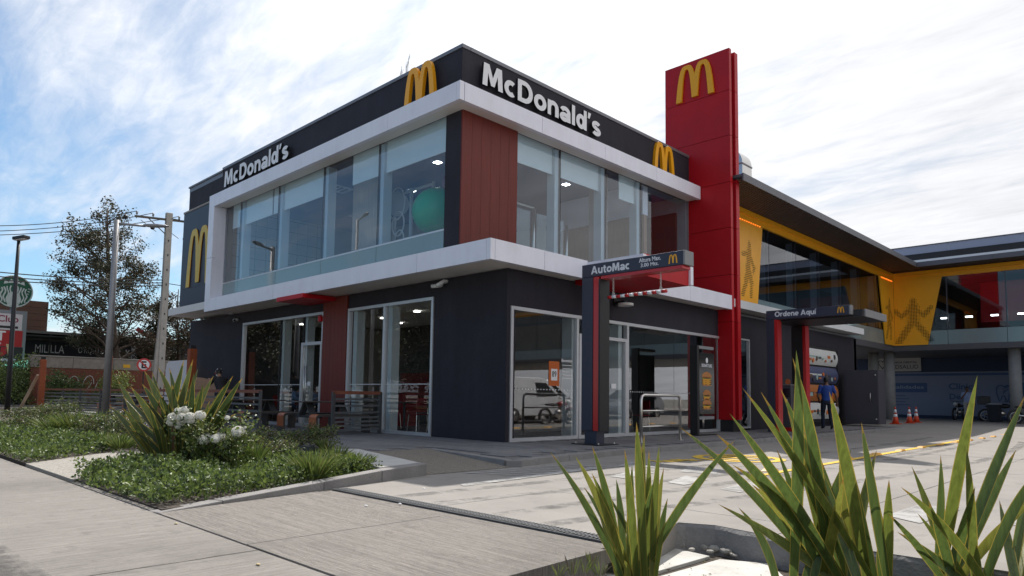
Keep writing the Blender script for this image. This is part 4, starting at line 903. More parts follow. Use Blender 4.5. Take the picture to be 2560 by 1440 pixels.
# ------------------------------------------------------------------ terrace fence, posts, tables
RAIL = mat('rail_wood', (.22, .075, .045), .6, .2, 6); FEN = mat('fence_grey', (.055, .057, .062), .5, .1, 5); FENL = mat('fence_slat', (.10, .108, .118), .45, .1, 5)
def fence_panel(a, b, label, group='slatted terrace fence panels', lowgap=False):
    a, b = Vector((*a, 0)), Vector((*b, 0)); d = (b-a).normalized(); t = thing('terrace_fence', a, label, 'fence', group)
    for p in (a, b-d*.05): MB().beam(p+d*.025, p+d*.025+UZ*1.0, .05, .08, d).build('post', FEN, t); 
    for p in (a, b-d*.05): MB().obox(p-d*.06-Vector((d.y, -d.x, 0))*.06, d*.17, Vector((-d.y, d.x, 0))*-.12, UZ*.008).build('foot_plate', FEN, t)
    for z in (.12, .215, .31, .405, .52, .68, .83): MB().beam(a+d*.05+UZ*z, b-d*.05+UZ*z, .03, .045).build('slat', FENL, t)
    MB().beam(a+d*.0+UZ*.985, b+UZ*.985, .05, .075).build('top_rail', RAIL, t); return t
xs_ = [-26.4, -22.8, -20.3, -17.7, -15.0, -12.4, -9.8, -7.4, -5.3]
ords = ['leftmost', 'second from left', 'third from left', 'fourth from left', 'fifth from left', 'sixth from left', 'seventh from left', 'nearest']
for i in range(8): fence_panel((xs_[i]+.02, -2.75), (xs_[i+1]-.02, -2.75), f'dark slatted fence panel with brown rail along the garden, {ords[i]} of the row')
fence_panel((-26.42, -2.7), (-26.42, 1.5), 'dark slatted fence panel closing the far left end of terrace')
fence_panel((-3.83, -1.76), (-4.02, -.30), 'short slatted fence panel standing crosswise by the large window')
fence_panel((-16.0, 2.4), (-26.3, 2.4), 'dark slatted fence panel at the back of the terrace')
def post(x, y, h, label, r=.10):
    t = thing('orange_post', (x, y, 0), label, 'post', 'rust orange terrace posts'); MB().box(x-r, x+r, y-r, y+r, 0, h).build('shaft', RUST, t, bevel=.008); MB().box(x-r*.7, x+r*.7, y-r*.7, y+r*.7, h, h+.12).build('cap', BLACK, t)
post(-25.6, -2.95, 2.28, 'rust orange square post at the left end of terrace fence', .11); post(-17.7, -2.55, 2.2, 'rust orange post half hidden by the grey lamp post', .09)
post(-14.15, -1.0, 2.42, 'rust orange post with dark cap beside the dark building wall', .12); post(-20.2, 2.2, 2.0, 'rust orange post behind the round traffic sign', .09)
# picnic tables with bent benches
BENW = mat('bench_wood', (.36, .11, .042), .5, .2, 8, stretch=(1, 1, 3)); TABT = mat('table_top', (.07, .06, .055), .4, .1, 5)
def bench(t, x0, x1, y0, y1, axis):
    # bench runs from one bent end to the other, wood on the outside
    h, th, r = .46, .05, .09; n = 5
    L_ = (y1-y0); pr = [(0, 0), (0, h-r)] + [(r-r*math.cos(i*math.pi/2/n), h-r+r*math.sin(i*math.pi/2/n)) for i in range(1, n+1)] + [(L_-r+r*math.sin(i*math.pi/2/n), h-r+r*math.cos(i*math.pi/2/n)) for i in range(0, n+1)] + [(L_, 0), (L_-th, 0), (L_-th, h-r)] + [(L_-r+(r-th)*math.cos(i*math.pi/2/n), h-r+(r-th)*math.sin(i*math.pi/2/n)) for i in range(1, n+1)] + [(th+(r-th)-(r-th)*math.sin(i*math.pi/2/n), h-r+(r-th)*math.cos(i*math.pi/2/n)) for i in range(0, n+1)] + [(th, 0)]
    b = MB().prism([(y0+p, q) for p, q in pr], (x0, 0, 0), UY, UZ, UX, x1-x0).build('bench', TABT, t)
    for ys2 in (y0-.006, y1+.001): MB().box(x0+.004, x1-.004, ys2, ys2+.005, .13, h-r+.02).build('wood_face', BENW, b)
    n2 = 5; arc = [(y0+r-(r+.004)*math.cos(i*math.pi/2/n2), h-r+(r+.004)*math.sin(i*math.pi/2/n2)) for i in range(n2+1)]
    m = MB(); m.add([(x, p, q) for p, q in arc for x in (x0+.004, x1-.004)], [(2*i, 2*i+1, 2*i+3, 2*i+2) for i in range(n2)]); m.f = [f[::-1] for f in m.f]; m.build('wood_bend', BENW, b, True)
def picnic(x, y, label, rz=0):
    t = thing('picnic_table', (x, y, 0), label, 'table', 'dark picnic tables on the terrace')
    bench(t, x-.95, x-.62, y-.75, y+.75, 0); bench(t, x+.62, x+.95, y-.75, y+.75, 0)
    MB().box(x-.42, x+.42, y-.80, y+.75, .735, .765).build('table_top', TABT, t, bevel=.01)
    for s in (-1, 1):
        MB().beam((x+s*.05, y-.45, .73), (x+s*.28, y-.45, .42), .06, .16, UY).build('leg', FEN, t); MB().beam((x+s*.05, y+.45, .73), (x+s*.28, y+.45, .42), .06, .16, UY).build('leg', FEN, t)
    MB().box(x-.64, x+.64, y-.48, y-.42, .36, .42).build('cross_beam', FEN, t); MB().box(x-.64, x+.64, y+.42, y+.48, .36, .42).build('cross_beam', FEN, t); return t
picnic(-5.40, -1.05, 'picnic table with brown bench ends nearest the corner window'); picnic(-8.6, -1.35, 'picnic table behind the nearest fence panel'); picnic(-18.4, -.8, 'picnic table between the orange posts'); picnic(-22.4, -.6, 'picnic table at the far left of terrace')
# white play panel and curved wood panel behind the plant
p = wy(470, 1000, -.6)
wp = thing('drawing_board', (p.x, -.6, 0), 'white rounded panel with faint blue drawing standing beside the orange post', 'panel')
a, b = wy(415, 960, -.55), wy(472, 960, -.55)
w_ = b.x-a.x; zt_ = wy(440, 902, -.55).z
MB().prism([(0, .45), (0, zt_-.35), (.08, zt_-.1), (.3, zt_), (w_, zt_), (w_, .45)], (a.x, -.55, 0), UX, UZ, -UY, .04).build('panel', mat('play_white', (.62, .63, .66), .5), wp)
MB().tube([(a.x+.75*w_+.14*math.cos(t), -.595, 1.25+.2*math.sin(t)) for t in [i*.5 for i in range(9)]], .012, 5, False).build('drawing', mat('pale_blue', (.25, .35, .55), .6), wp)
MB().tube([(a.x+.72*w_+.1*math.cos(t), -.595, 1.65+.16*math.sin(t)) for t in [i*.7 for i in range(9)]], .010, 5, False).build('drawing', MATS['pale_blue'], wp)
for x in (a.x+.1, b.x-.1): MB().box(x-.03, x+.03, -.56, -.52, 0, .5).build('leg', FEN, wp)
a, b = wy(490, 960, -1.0), wy(545, 960, -1.0); w_ = b.x-a.x
cw = thing('wood_screen', (a.x, -1, 0), 'curved light wood screen beside the worker in a cap', 'screen')
MB().prism([(0, .0), (w_, .0), (w_, 1.22), (w_*.7, 1.35), (w_*.35, 1.42), (0, 1.45)], (a.x, -1.0, 0), UX, UZ, -UY, .04).build('screen_board', mat('light_wood', (.36, .20, .12), .6, .15, 5, stretch=(.6, 6, 6)), cw)

# ------------------------------------------------------------------ street lamps, pole, wires
GALV = mat('galvanised', (.27, .27, .28), .5, .12, 6, metal=.4); LAMPB = mat('black_pole', (.015, .017, .022), .45); POLE = mat('pole_concrete', (.38, .36, .33), .9, .15, 4, .3, 40)
b = wy(262, 1043, -3.3); b.z = 0
def lamp_head(c, d, t, M, l=.62):
    c, d = Vector(c), Vector(d).normalized(); s = Vector((-d.y, d.x, 0)); m = MB()
    rings = [(0, .05, .04), (.12*l/.6, .10, .06), (.3*l/.6, .13, .07), (.5*l/.6, .09, .05), (l, .03, .02)]; k = 0
    for q, w, h in rings:
        for t_ in range(8): a_ = t_*math.pi/4; m.v.append(tuple(c+d*q+s*w*math.cos(a_)+UZ*h*math.sin(a_)))
    for i in range(len(rings)-1):
        for j in range(8): m.f.append((i*8+j, i*8+(j+1) % 8, (i+1)*8+(j+1) % 8, (i+1)*8+j)); m.m.append(0)
    m.f.append(tuple(range(8))[::-1]); m.m.append(0); m.f.append(tuple((len(rings)-1)*8+j for j in range(8))); m.m.append(0)
    m.build('lamp_head', M, t, True)
ht = wy(283, 555, -3.3).z
L1 = thing('street_lamp', b, 'grey galvanised street lamp with single arm standing at the terrace fence', 'street lamp', 'street lamps')
MB().tube([b, b+UZ*ht], [.12, .085], 14).build('pole', GALV, L1, True); e_ = b+UZ*(ht-.12); ar = Vector((.62, .78, 0)).normalized()
MB().tube([e_, e_+ar*.5+UZ*-.02, e_+ar*.9+UZ*-.05], [.045, .04, .035], 10).build('arm', GALV, L1, True); lamp_head(e_+ar*.85+UZ*-.02, ar, L1, GALV, .8)
MB().cyl(b, .17, .06, 14).build('base', GALV, L1)
b = wy(18, 1022, -4.4); b.z = 0; tp = wy(47, 600, -4.4)
L2 = thing('street_lamp', b, 'thin black lamp post leaning slightly at far left, with flat square head', 'street lamp', 'street lamps')
md = b.lerp(tp, .72)+Vector((-.05, 0, 0)); MB().tube([b, b.lerp(md, .5), md, tp], [.10, .09, .075, .06], 10).build('pole', LAMPB, L2, True)
MB().beam(tp+Vector((-.12, -.1, .05)), tp+Vector((.42, .2, .10)), .30, .13).build('lamp_head', LAMPB, L2, bevel=.02); MB().beam(tp+Vector((-.08, -.08, -.025)), tp+Vector((.38, .18, .02)), .24, .02).build('lens', mat('lamp_lens', (.6, .6, .62), .4), L2)
# mirrored lamp across the street
L3 = thing('street_lamp', (-22, -11.5, 0), 'street lamp across the pavement, seen reflected in the upper windows', 'street lamp', 'street lamps'); b = Vector((-22, -11.5, -.1))
MB().tube([b, b+UZ*10.6], [.12, .08], 12).build('pole', GALV, L3, True); e_ = b+UZ*10.5; ar = Vector((.95, .3, 0)).normalized(); MB().tube([e_, e_+ar*1.1], .04, 8).build('arm', GALV, L3, True); lamp_head(e_+ar*1.1, ar, L3, GALV, .95)
# utility pole
UPX = -34; b = wx(398, 985, UPX); b.z = -.1; tp = wx(423, 533, UPX)
Up = thing('utility_pole', b, 'tall pale concrete utility pole with crossarm beside the building', 'utility pole')
MB().beam(b, tp, .36, .30, UX).build('shaft', POLE, Up, bevel=.03); MB().beam(b+Vector((0, -.42, 0)), b.lerp(tp, .62)+Vector((0, -.05, 0)), .2, .2, UX).build('brace_post', POLE, Up)
for k in range(11): q = b.lerp(tp, .1+k*.075); MB().box(q.x+.15, q.x+.17, q.y-.03, q.y+.03, q.z, q.z+.12).build('step_hole', BLACK, Up)
ca = tp-UZ*.55; WOOD_ = mat('crossarm', (.10, .085, .07), .8)
MB().beam(ca+Vector((0, -1.9, 0)), ca+Vector((0, 1.6, .25)), .1, .12).build('crossarm', WOOD_, Up); MB().tube([ca+Vector((0, -1.2, .05)), ca-UZ*.9], .03, 6).build('stay_bar', WOOD_, Up)
WIRE = mat('wire', (.02, .02, .022), .6); ins = []
for yy in (-1.8, -.9, .6, 1.5):
    q = ca+Vector((0, yy, .1+.07*(yy+1.9)/3.5*3)); ins.append(q+UZ*.22); MB().lathe(q, [(.03, 0), (.07, .06), (.04, .1), (.07, .14), (.03, .22)], 10).build('insulator', GREYC, Up, True)
for yy, zz in ((-.9, -.5), (1.0, -.9), (-2.4, -.15)): MB().sph(ca+Vector((0, yy, zz)), .14, 8, 6).build('insulator_ball', BLACK, Up, True)
def wire(a, b, sag, label, r=.022):
    a, b = Vector(a), Vector(b); pts = [a.lerp(b, i/14)-UZ*sag*4*(i/14)*(1-i/14) for i in range(15)]
    MB().tube(pts, r, 5).build('power_cable', WIRE, label=label, cat='cable', group='overhead cables')
for k, (u0, v0) in enumerate(((0, 543), (0, 556), (0, 566))):
    q = wx(u0, v0, UPX-1.0); d_ = (q-ins[k]); far = ins[k]+d_*1.6
    wire(ins[k], far, .5, f'{["upper", "middle", "lower"][k]} of three thin dark cables running left from the pole top')
for k, (u0, v0, u1, v1) in enumerate(((0, 671, 415, 700), (0, 682, 412, 707), (0, 690, 412, 714))):
    q0 = wx(u0, v0, UPX-.5); q1 = wx(u1, v1, UPX+.1); wire(q0+(q0-q1)*.4, q1, .25, f'{["upper", "middle", "lower"][k]} of three thicker cables at mid height of the pole', .03)
wire(wx(425, 545, UPX), wx(620, 600, UPX+10)+Vector((4, 6, 0)), .3, 'upper cable from the pole towards the building'); wire(wx(420, 709, UPX), wx(620, 730, UPX+10)+Vector((4, 6, 0)), .3, 'lower cable from the pole towards the building')
wire(ca+Vector((0, -2.3, -.2)), wx(345, 640, UPX+.5), .05, 'thin slanting stay wire below the pole top', .02)
for k in range(3):
    pts = [ca+Vector((.1, -1.6+k*1.3+.9*math.sin(t), -.2-.55*math.sin(t*1.0)-.2*k)) for t in [i*math.pi/9 for i in range(10)]]; MB().tube(pts, .018, 5).build('jumper_loop', WIRE, Up)

# ------------------------------------------------------------------ cross street and what stands beyond it
BRK = mat('brick_red', (.16, .055, .035), .85, .2, 10, .3, 60); CBLK = mat('concrete_block', (.22, .20, .18), .9, .25, 3, .3, 40)
MB().box(-33.5, -27.2, -20, 60, -.155, -.125).build('cross_street', ASPH, kind='structure'); MB().box(-27.2, -26.5, -8, 30, -.155, -.02).build('kerb_strip', KB, kind='structure'); MB().box(-36.5, -33.5, -25, 60, -.155, .0).build('far_pavement', cmat('far_paving', (.30, .26, .22), (1, 1, 1)), kind='structure')
MB().box(-36.8, -36.3, -12, 0, -.0, .10).build('far_kerb', KB, kind='structure')
BW = thing('brick_wall', (-37, 3, 0), 'red brick wall with grey concrete top and white graffiti across the street', 'wall')
MB().box(-37.3, -37.0, -1.2, 16, -.1, 2.25).build('brick_face', BRK, BW)
bm = MB()
for j in range(30):
    for i in range(60):
        y = -1.2+i*.29+(.145 if j % 2 else 0); z = -.05+j*.077
        if y+.28 < 16: bm.box(-37.004, -36.985, y+.005, y+.28, z+.004, z+.07)
bm.build('brick_courses', BRK, BW, kind='stuff')
for a, b in seg(-1.3, 16, 2.2): MB().box(-37.35, -36.95, a+.01, b-.01, 2.252, 2.90).build('concrete_block', CBLK, BW, bevel=.01)
MB().box(-37.4, -36.9, -1.3, 16, 2.902, 2.95).build('wall_cap', CONC, BW)
for c in ((0.9, 1.3), (1.7, 1.35), (2.4, 1.2), (3.0, 1.4)): MB().tube([(-36.97, c[0]+.32*math.cos(t), c[1]+.5*math.sin(t*1.2)) for t in [i*.45 for i in range(13)]], .025, 5, False).build('graffiti_line', mat('graffiti_white', (.5, .49, .47), .8), BW)
MB().box(-36.96, -36.93, 3.55, 3.95, 2.40, 2.60).build('yellow_plate', mat('plate_yellow', (.60, .34, .02), .6), BW)
# dark shop building behind the wall with its lettering
SH = thing('shop_building', (-46, 8, 0), 'low dark shop building with white lettered fascia behind brick wall', 'building'); SHD = mat('shop_dark', (.035, .034, .036), .7, .15, 2); SHN = mat('shop_navy', (.018, .02, .032), .6, .1, 2)
MB().box(-56, -46, -2.2, 26, -.1, 4.3).build('wall', SHD, SH); MB().box(-56.5, -44.6, -2.2, 26, 4.72, 4.9).build('roof', mat('roof_grey', (.16, .155, .15), .7, .15, 1), SH); MB().box(-46.0, -45.6, -2.2, 26, 4.31, 4.70).build('parapet', mat('panel_grey', (.10, .095, .09), .7, .1, 1), SH)
fb = MB().box(-45.99, -45.7, -2.1, 12, 3.3, 4.28).build('fascia', SHN, SH)
tx_ = wx(104, 886, -45.69); ty_ = wx(160, 886, -45.69)
text_on('fascia_text', 'MILILLA', (-45.69, tx_.y-.4, 3.5), UY, UZ, ty_.y-tx_.y+.4, .55, PRINT, fb, .004, .0); tx_ = wx(195, 880, -45.69); ty_ = wx(258, 880, -45.69)
text_on('fascia_text', "O'RQUILLA", (-45.69, tx_.y, 3.5), UY, UZ, (ty_.y-tx_.y)*1.15, .55, PRINT, fb, .004, .0); tx_ = wx(292, 880, -45.69); ty_ = wx(326, 880, -45.69)
text_on('fascia_text', 'MR. KI', (-45.69, tx_.y-.4, 3.4), UY, UZ, ty_.y-tx_.y+.5, .6, PRINT, fb, .004, .02)
tx_ = wx(327, 890, -45.65); ty_ = wx(347, 890, -45.65); MB().box(-45.7, -45.62, tx_.y, ty_.y, 2.6, 4.2).build('pale_sign', mat('pale_sign', (.42, .46, .55), .6), SH)
MB().box(-45.5, -45.4, -2, 7, 2.6, 3.1).build('cream_strip', mat('cream_wall', (.42, .36, .28), .8, .1, 2), SH)
for k in range(10): MB().box(-44.62, -44.58, -2+k*3.2, -1.9+k*3.2, 2.6, 4.7).build('awning_post', SHD, SH)
MB().box(-46, -43.4, -2, 6, 4.45, 4.52).build('awning', SHD, SH)
# red crossed figure on the roof
Rf = thing('roof_ornament', (-45, 15, 6.3), 'small dark red winged ornament on the shop roof beside the pole', 'ornament'); c = wx(378, 845, -45); REDO = mat('ornament_red', (.25, .015, .03), .5)
for a_, l_ in ((.5, 1.1), (2.6, 1.2), (-.9, .5), (-2.2, .5)): MB().beam(c, c+Vector((0, math.cos(a_)*l_, math.sin(a_)*l_)), .22, .3).build('wing', REDO, Rf)
MB().box(c.x-.08, c.x+.08, c.y-.08, c.y+.08, 4.9, c.z).build('stand', BLACK, Rf); MB().sph(c+UZ*.25, .2, 8, 6).build('head', BLACK, Rf, True)
# brown pavilion with tall sign
BR = thing('brown_building', (-48, -8, 0), 'tall brown clad building behind the round green sign', 'building'); BRM = mat('brown_cladding', (.115, .058, .04), .7, .12, 2, .2, 20, stretch=(1, 1, 12))
a = wx(60, 745, -46); b = wx(122, 755, -46); zt_ = b.z
for k in range(16): MB().box(-54, -46, -14, b.y, k*zt_/16+.004, (k+1)*zt_/16-.012).build('cladding_board', BRM, BR)
MB().box(-53.95, -46.05, -13.95, b.y-.05, 0, zt_-.02).build('core', SHD, BR)
SX = -42.0; a0 = wx(-70, 776, SX); a1 = wx(69, 779, SX)
SP = thing('sign_pylon', (SX, a1.y, 0), 'grey framed sign pylon with white, red and black shop panels', 'sign'); FRG = mat('pylon_frame', (.20, .22, .25), .5, .08, 2)
zz = a1.z; MB().box(SX-.5, SX, a0.y, a1.y, 0.0, zz).build('frame', FRG, SP)
def spanel(v0, v1, M, nm='sign_panel'): t_ = wx(57, v0, SX+.02); b_ = wx(55, v1, SX+.02); return MB().box(SX+.002, SX+.03, a0.y+.3, t_.y, b_.z, t_.z).build(nm, M, SP), t_, b_
q, t_, b_ = spanel(787, 827, mat('panel_white', (.60, .56, .60), .5)); yT = t_.y
text_on('panel_text', 'KIOSClub', (SX+.031, yT-2.5, b_.z+.48), UY, UZ, 2.3, .42, mat('text_maroon', (.22, .02, .05), .6), q, .003, .02); MB().box(SX+.031, SX+.035, yT-2.6, yT-.2, b_.z+.10, b_.z+.25).build('strip', BLACK, q)
q, t_, b_ = spanel(828, 868, mat('panel_red', (.38, .012, .016), .5)); text_on('panel_text', 'MELT', (SX+.031, yT-2.6, b_.z+.35), UY, UZ, 1.8, .6, PRINT, q, .003, .02); text_on('panel_text', 'PIZZAS', (SX+.031, yT-1.9, b_.z+.12), UY, UZ, .9, .12, PRINT, q, .003, .01)
MB().prism([(0, 0), (.35, 0), (.30, -.9), (.18, -.9)], (SX+.031, yT-.75, b_.z+.15), UY, UZ, UX, .004).build('slice_mark', mat('slice', (.55, .42, .25), .6), q)
q, t_, b_ = spanel(869, 908, BLACK); MB().prism([(0, .5), (.3, .5), (.3, .2), (.8, .2), (.8, .5), (1.1, .5), (1.1, .1), (.9, -.05), (.2, -.05), (0, .1)], (SX+.031, yT-1.8, b_.z+.45), UY, UZ, UX, .004).build('panel_mark', mat('mark_red', (.35, .01, .02), .5), q); MB().box(SX+.031, SX+.035, yT-1.9, yT-.2, b_.z+.08, b_.z+.25).build('strip', mat('pale_sign', (.42, .46, .55), .6), q)
# round green sign: plain generic roundel with wavy white bands
c = wx(33, 729, SX-.25); r = (wx(80, 729, SX-.25)-c).length
RG = thing('round_sign', c, 'large round green sign with white wavy emblem above the sign pylon', 'sign'); GRN = mat('sign_green', (.0, .085, .045), .5); SGW = mat('sign_white', (.50, .56, .56), .5)
MB().tube([c+Vector((-.2, 0, 0)), c+Vector((.2, 0, 0))], r, 48).build('disc', GRN, RG); MB().cyl((c.x, c.y, a1.z), .12, c.z-r-a1.z+.15, 10).build('stem', FRG, RG)
MB().tube([c+Vector((.205, r*.985*math.cos(t), r*.985*math.sin(t))) for t in [i*math.pi/24 for i in range(49)]], .045, 5, False).build('rim', SGW, RG)
for sgn in (-1, 1):
    for k in range(4):
        pts = []
        for i in range(15):
            t = i/14; y = sgn*(.16+.16*k+.05*math.sin(t*9+k)-.0*t); z = .34-.12*k*.4-t*1.15*(1-.08*k)
            if (y*y+z*z) < .86: pts.append(c+Vector((.205, y*r, z*r)))
        if len(pts) > 2: MB().tube(pts, .075*r/1.6, 5).build('wave_band', SGW, RG)
    for k in range(5):
        z0_ = .25-.16*k; MB().tube([c+Vector((.205, sgn*(.74-.02*k)*r, z0_*r)), c+Vector((.205, sgn*(.88-.05*k)*r, (z0_-.06)*r))], .05*r/1.6, 5).build('side_bar', SGW, RG)
MB().prism([(-.55, .42), (-.5, .68), (-.3, .55), (-.18, .78), (0, .60), (0, .60), (.18, .78), (.3, .55), (.5, .68), (.55, .42), (.3, .50), (0, .54), (-.3, .5)], c+Vector((.201, 0, 0)), UY*r, UZ*r, UX, .02).build('crown_mark', SGW, RG)
MB().prism([(.08*math.cos(t+math.pi/2)*(1 if i % 2 == 0 else .45), .82+.08*math.sin(t+math.pi/2)*(1 if i % 2 == 0 else .45)) for i, t in enumerate([i*math.pi/5 for i in range(10)])], c+Vector((.201, 0, 0)), UY*r, UZ*r, UX, .02).build('star_mark', SGW, RG)
MB().prism([(-.2, -.05), (.2, -.05), (.34, -.5), (.30, -.92), (-.30, -.92), (-.34, -.5)], c+Vector((.201, 0, 0)), UY*r, UZ*r, UX, .015).build('centre_panel', SGW, RG)
# metal fence, umbrella, no-parking sign, leaning plank
FX = -38.5; mf = thing('railing_fence', (FX, -6, 0), 'black vertical bar fence in front of the brown building', 'fence')
ya_, yb_ = wx(-30, 960, FX).y, wx(75, 960, FX).y
for k in range(int((yb_-ya_)/.16)): MB().box(FX-.012, FX+.012, ya_+k*.16, ya_+k*.16+.025, 0, 2.0).build('bar', BLACK, mf)
for z in (.15, 1.85): MB().box(FX-.02, FX+.02, ya_, yb_, z, z+.05).build('rail', BLACK, mf)
um = wx(68, 918, -41); Um = thing('green_umbrella', um, 'flat turquoise green parasol behind the bar fence', 'umbrella'); z_ = um.z
mu = MB(); n = 12
mu.v = [(um.x, um.y, z_+.45)] + [(um.x+1.7*math.cos(i*2*math.pi/n), um.y+1.7*math.sin(i*2*math.pi/n), z_) for i in range(n)] + [(um.x+1.7*math.cos(i*2*math.pi/n), um.y+1.7*math.sin(i*2*math.pi/n), z_-.14) for i in range(n)]
mu.f = [(0, 1+i, 1+(i+1) % n) for i in range(n)] + [(1+i, 1+n+i, 1+n+(i+1) % n, 1+(i+1) % n) for i in range(n)]; mu.m = [0]*len(mu.f); mu.build('canopy', mat('umbrella_green', (.03, .30, .20), .7), Um); MB().cyl((um.x, um.y, 0), .03, z_+.4, 8).build('pole', ALU, Um)
s0 = wx(360, 912, -31); Ns = thing('parking_sign', (s0.x, s0.y, 0), 'round red and white no-parking sign on dark post', 'traffic sign')
dd = (CAM-s0); dd.z = 0; dd.normalize(); sd = Vector((-dd.y, dd.x, 0)); rs = .36
MB().tube([s0, s0+dd*.02], rs, 28).build('plate', REDG, Ns); MB().tube([s0+dd*.021, s0+dd*.024], rs*.74, 28).build('face', LETT, Ns); MB().cyl((s0.x-dd.x*.04, s0.y-dd.y*.04, -.1), .035, s0.z+.4, 8).build('post', BLACK, Ns)
text_on('sign_letter', 'E', s0+dd*.026-sd*.12-UZ*.2, sd, UZ, .24, .4, BLACK, Ns, .002, .04); MB().beam(s0+dd*.034-sd*.24+UZ*.24, s0+dd*.034+sd*.24-UZ*.24, .07, .01, dd).build('slash', REDG, Ns)
a, b = gz(58, 1025, .0), wx(118, 938, -25.75); a = wy(58, 1024, -3.1)
pk = MB().beam(Vector((a.x, -3.25, 0.02)), Vector((-25.75, -3.07, b.z)), .12, .04).build('leaning_plank', mat('bare_plank', (.45, .36, .27), .8, .12, 5), label='bare wooden plank leaning on the left orange post', cat='plank')
for k, (u_, v_, M) in enumerate(((77, 985, LETT), (35, 1004, mat('litter_lilac', (.45, .43, .55), .6)), (90, 1000, mat('litter_orange', (.7, .12, .02), .6)))):
    p = gz(u_, v_, .02); mb = MB(); mb.sph(p+UZ*.08, (.22, .16, .09), 8, 5)
    for i, v in enumerate(mb.v): n_ = noise.noise(Vector(v)*9); mb.v[i] = (v[0]+.1*n_, v[1]-.08*n_, max(.0, v[2]+.05*n_))
    mb.build('litter', M, label=['crumpled white litter on the kerb across the street', 'crumpled pale lilac litter on the cross street', 'small orange litter beside the leaning plank'][k], cat='litter')
# pale far building and hills
fbx = -120; c = wx(150, 850, fbx); FB = thing('far_building', (fbx, c.y, 0), 'pale distant building with stepped roof behind the tree', 'building'); FBM = mat('far_white', (.40, .41, .43), .8)
MB().box(fbx-10, fbx, c.y-6, c.y+10, 0, c.z-.6).build('wall', FBM, FB); MB().box(fbx-9, fbx-1, c.y-5, c.y-1, c.z-.6, c.z+1.2).build('roof_block', FBM, FB); MB().cyl((fbx-4, c.y-3.3, c.z+1.2), 1.2, 2.0, 14).build('tank', FBM, FB)
hm = MB(); n = 70; HX = -1500
for i in range(n+1):
    y = -1400+i*50; h = 118+55*noise.noise(Vector((y*.0016, 3.3, 0)))+18*noise.noise(Vector((y*.008, 1, 0)))+6*noise.noise(Vector((y*.03, 1, 0)))
    hm.v += [(HX, y, -5), (HX-250, y+20*noise.noise(Vector((y*.01, 9, 0))), max(h*.55, 5)), (HX-550, y, max(h, 8)), (HX-900, y, -5)]
for i in range(n):
    for j in range(3): k = i*4+j; hm.f.append((k, k+4, k+5, k+1)); hm.m.append(0)
hm.build('hills', mat('hill_haze_tint', (.15, .17, .19), .95, .15, .01), smooth=True, kind='structure')  # blue-grey of distance haze is put into the hill colour

for k, (u_, v_, h_) in enumerate(((1002, 178, .5), (1017, 172, .75))):
    q = wy(u_, v_+8, YU+.3); t = thing('roof_weed', (q.x, YU+.3, 8.12), ['shorter dry weed sticking up over the roof edge', 'taller dry weed sticking up over the roof edge'][k], 'weed', 'dry weeds on the roof'); st = MB()
    for j in range(4): st.tube([(q.x, YU+.3, 8.12), (q.x+R_.uniform(-.05, .05), YU+.3, 8.7+h_*.5), (q.x+R_.uniform(-.12, .12), YU+.3, 8.7+h_*R_.uniform(.7, 1))], [.008, .006, .003], 4)
    st.build('stem', mat('dry_stem', (.10, .08, .05), .9), t)
# ------------------------------------------------------------------ vegetation
GREENS = [mat('blade_green_a', (.125, .155, .03), .36, .35, 3, .25, 30, stretch=(14, 14, 1.2), trans=.42), mat('blade_green_b', (.088, .13, .032), .36, .35, 3, .25, 30, stretch=(14, 14, 1.2), trans=.38), mat('blade_green_c', (.19, .20, .038), .36, .35, 3, .25, 30, stretch=(14, 14, 1.2), trans=.46)]
TIPM = mat('blade_tip', (.26, .17, .035), .5, .3, 20, trans=.35); DRYM = mat('blade_dry', (.22, .13, .075), .7, .3, 12)
LF = [mat('leaf_a', (.09, .14, .035), .55, .3, 9, trans=.25), mat('leaf_b', (.155, .21, .05), .55, .3, 9, trans=.3), mat('leaf_c', (.045, .07, .026), .5, .3, 9, trans=.2), mat('leaf_d', (.18, .20, .06), .5, .3, 9, trans=.3), mat('leaf_e', (.11, .085, .055), .6, .3, 9, trans=.2)]
BARK = mat('bark', (.075, .055, .042), .9, .3, 6, .6, 20); STEM = mat('plant_stem', (.07, .065, .03), .8, .2, 8)
MARG = mat('blade_margin', (.34, .27, .05), .5, .2, 10, trans=.35)
def blade(m, base, tip, bend, w, roll, n=14, tipf=.90, mi=0, fold=.30, face=None, wide=False):
    base, tip = Vector(base), Vector(tip); mid = base.lerp(tip, .55)+Vector(bend)
    pts = [base*(1-t)**2+mid*2*t*(1-t)+tip*t*t for t in [i/n for i in range(n+1)]]
    k = len(m.v); cols = (-1, -.86, 0, .86, 1) if wide else (-1, 0, 1); nc = len(cols)
    for i, p in enumerate(pts):
        t = i/n; d = (pts[min(i+1, n)]-pts[max(i-1, 0)]).normalized(); sd = d.cross(face if face is not None else UZ)
        if sd.length < .05: sd = d.cross(UX)
        sd.normalize(); sd = Matrix.Rotation(roll+.45*(t-.5), 3, d) @ sd; nn = sd.cross(d)
        ww = w*(.50+.50*math.sin(min(1, t/.55)*math.pi/2))*(1 if t < .55 else max(0.0, 1-((t-.55)/.45)**1.6))*.5
        for c in cols: m.v.append(tuple(p+sd*ww*c+nn*ww*fold*abs(c)))
    for i in range(n):
        a = k+i*nc; q = 3 if (i+.5)/n > tipf else mi
        for c in range(nc-1):
            m.f.append((a+c, a+c+1, a+nc+c+1, a+nc+c)); m.m.append(5 if (wide and c in (0, nc-2) and q != 3) else q)
BM = GREENS+[TIPM, DRYM, MARG]
def one_blade(parent, *a, dry=False, **k):
    m = MB(); blade(m, *a, mi=4 if dry else R_.choice((0, 0, 1, 1, 1, 2)), wide=True, **k); return m.build('leaf_blade', BSET[0], parent, True)
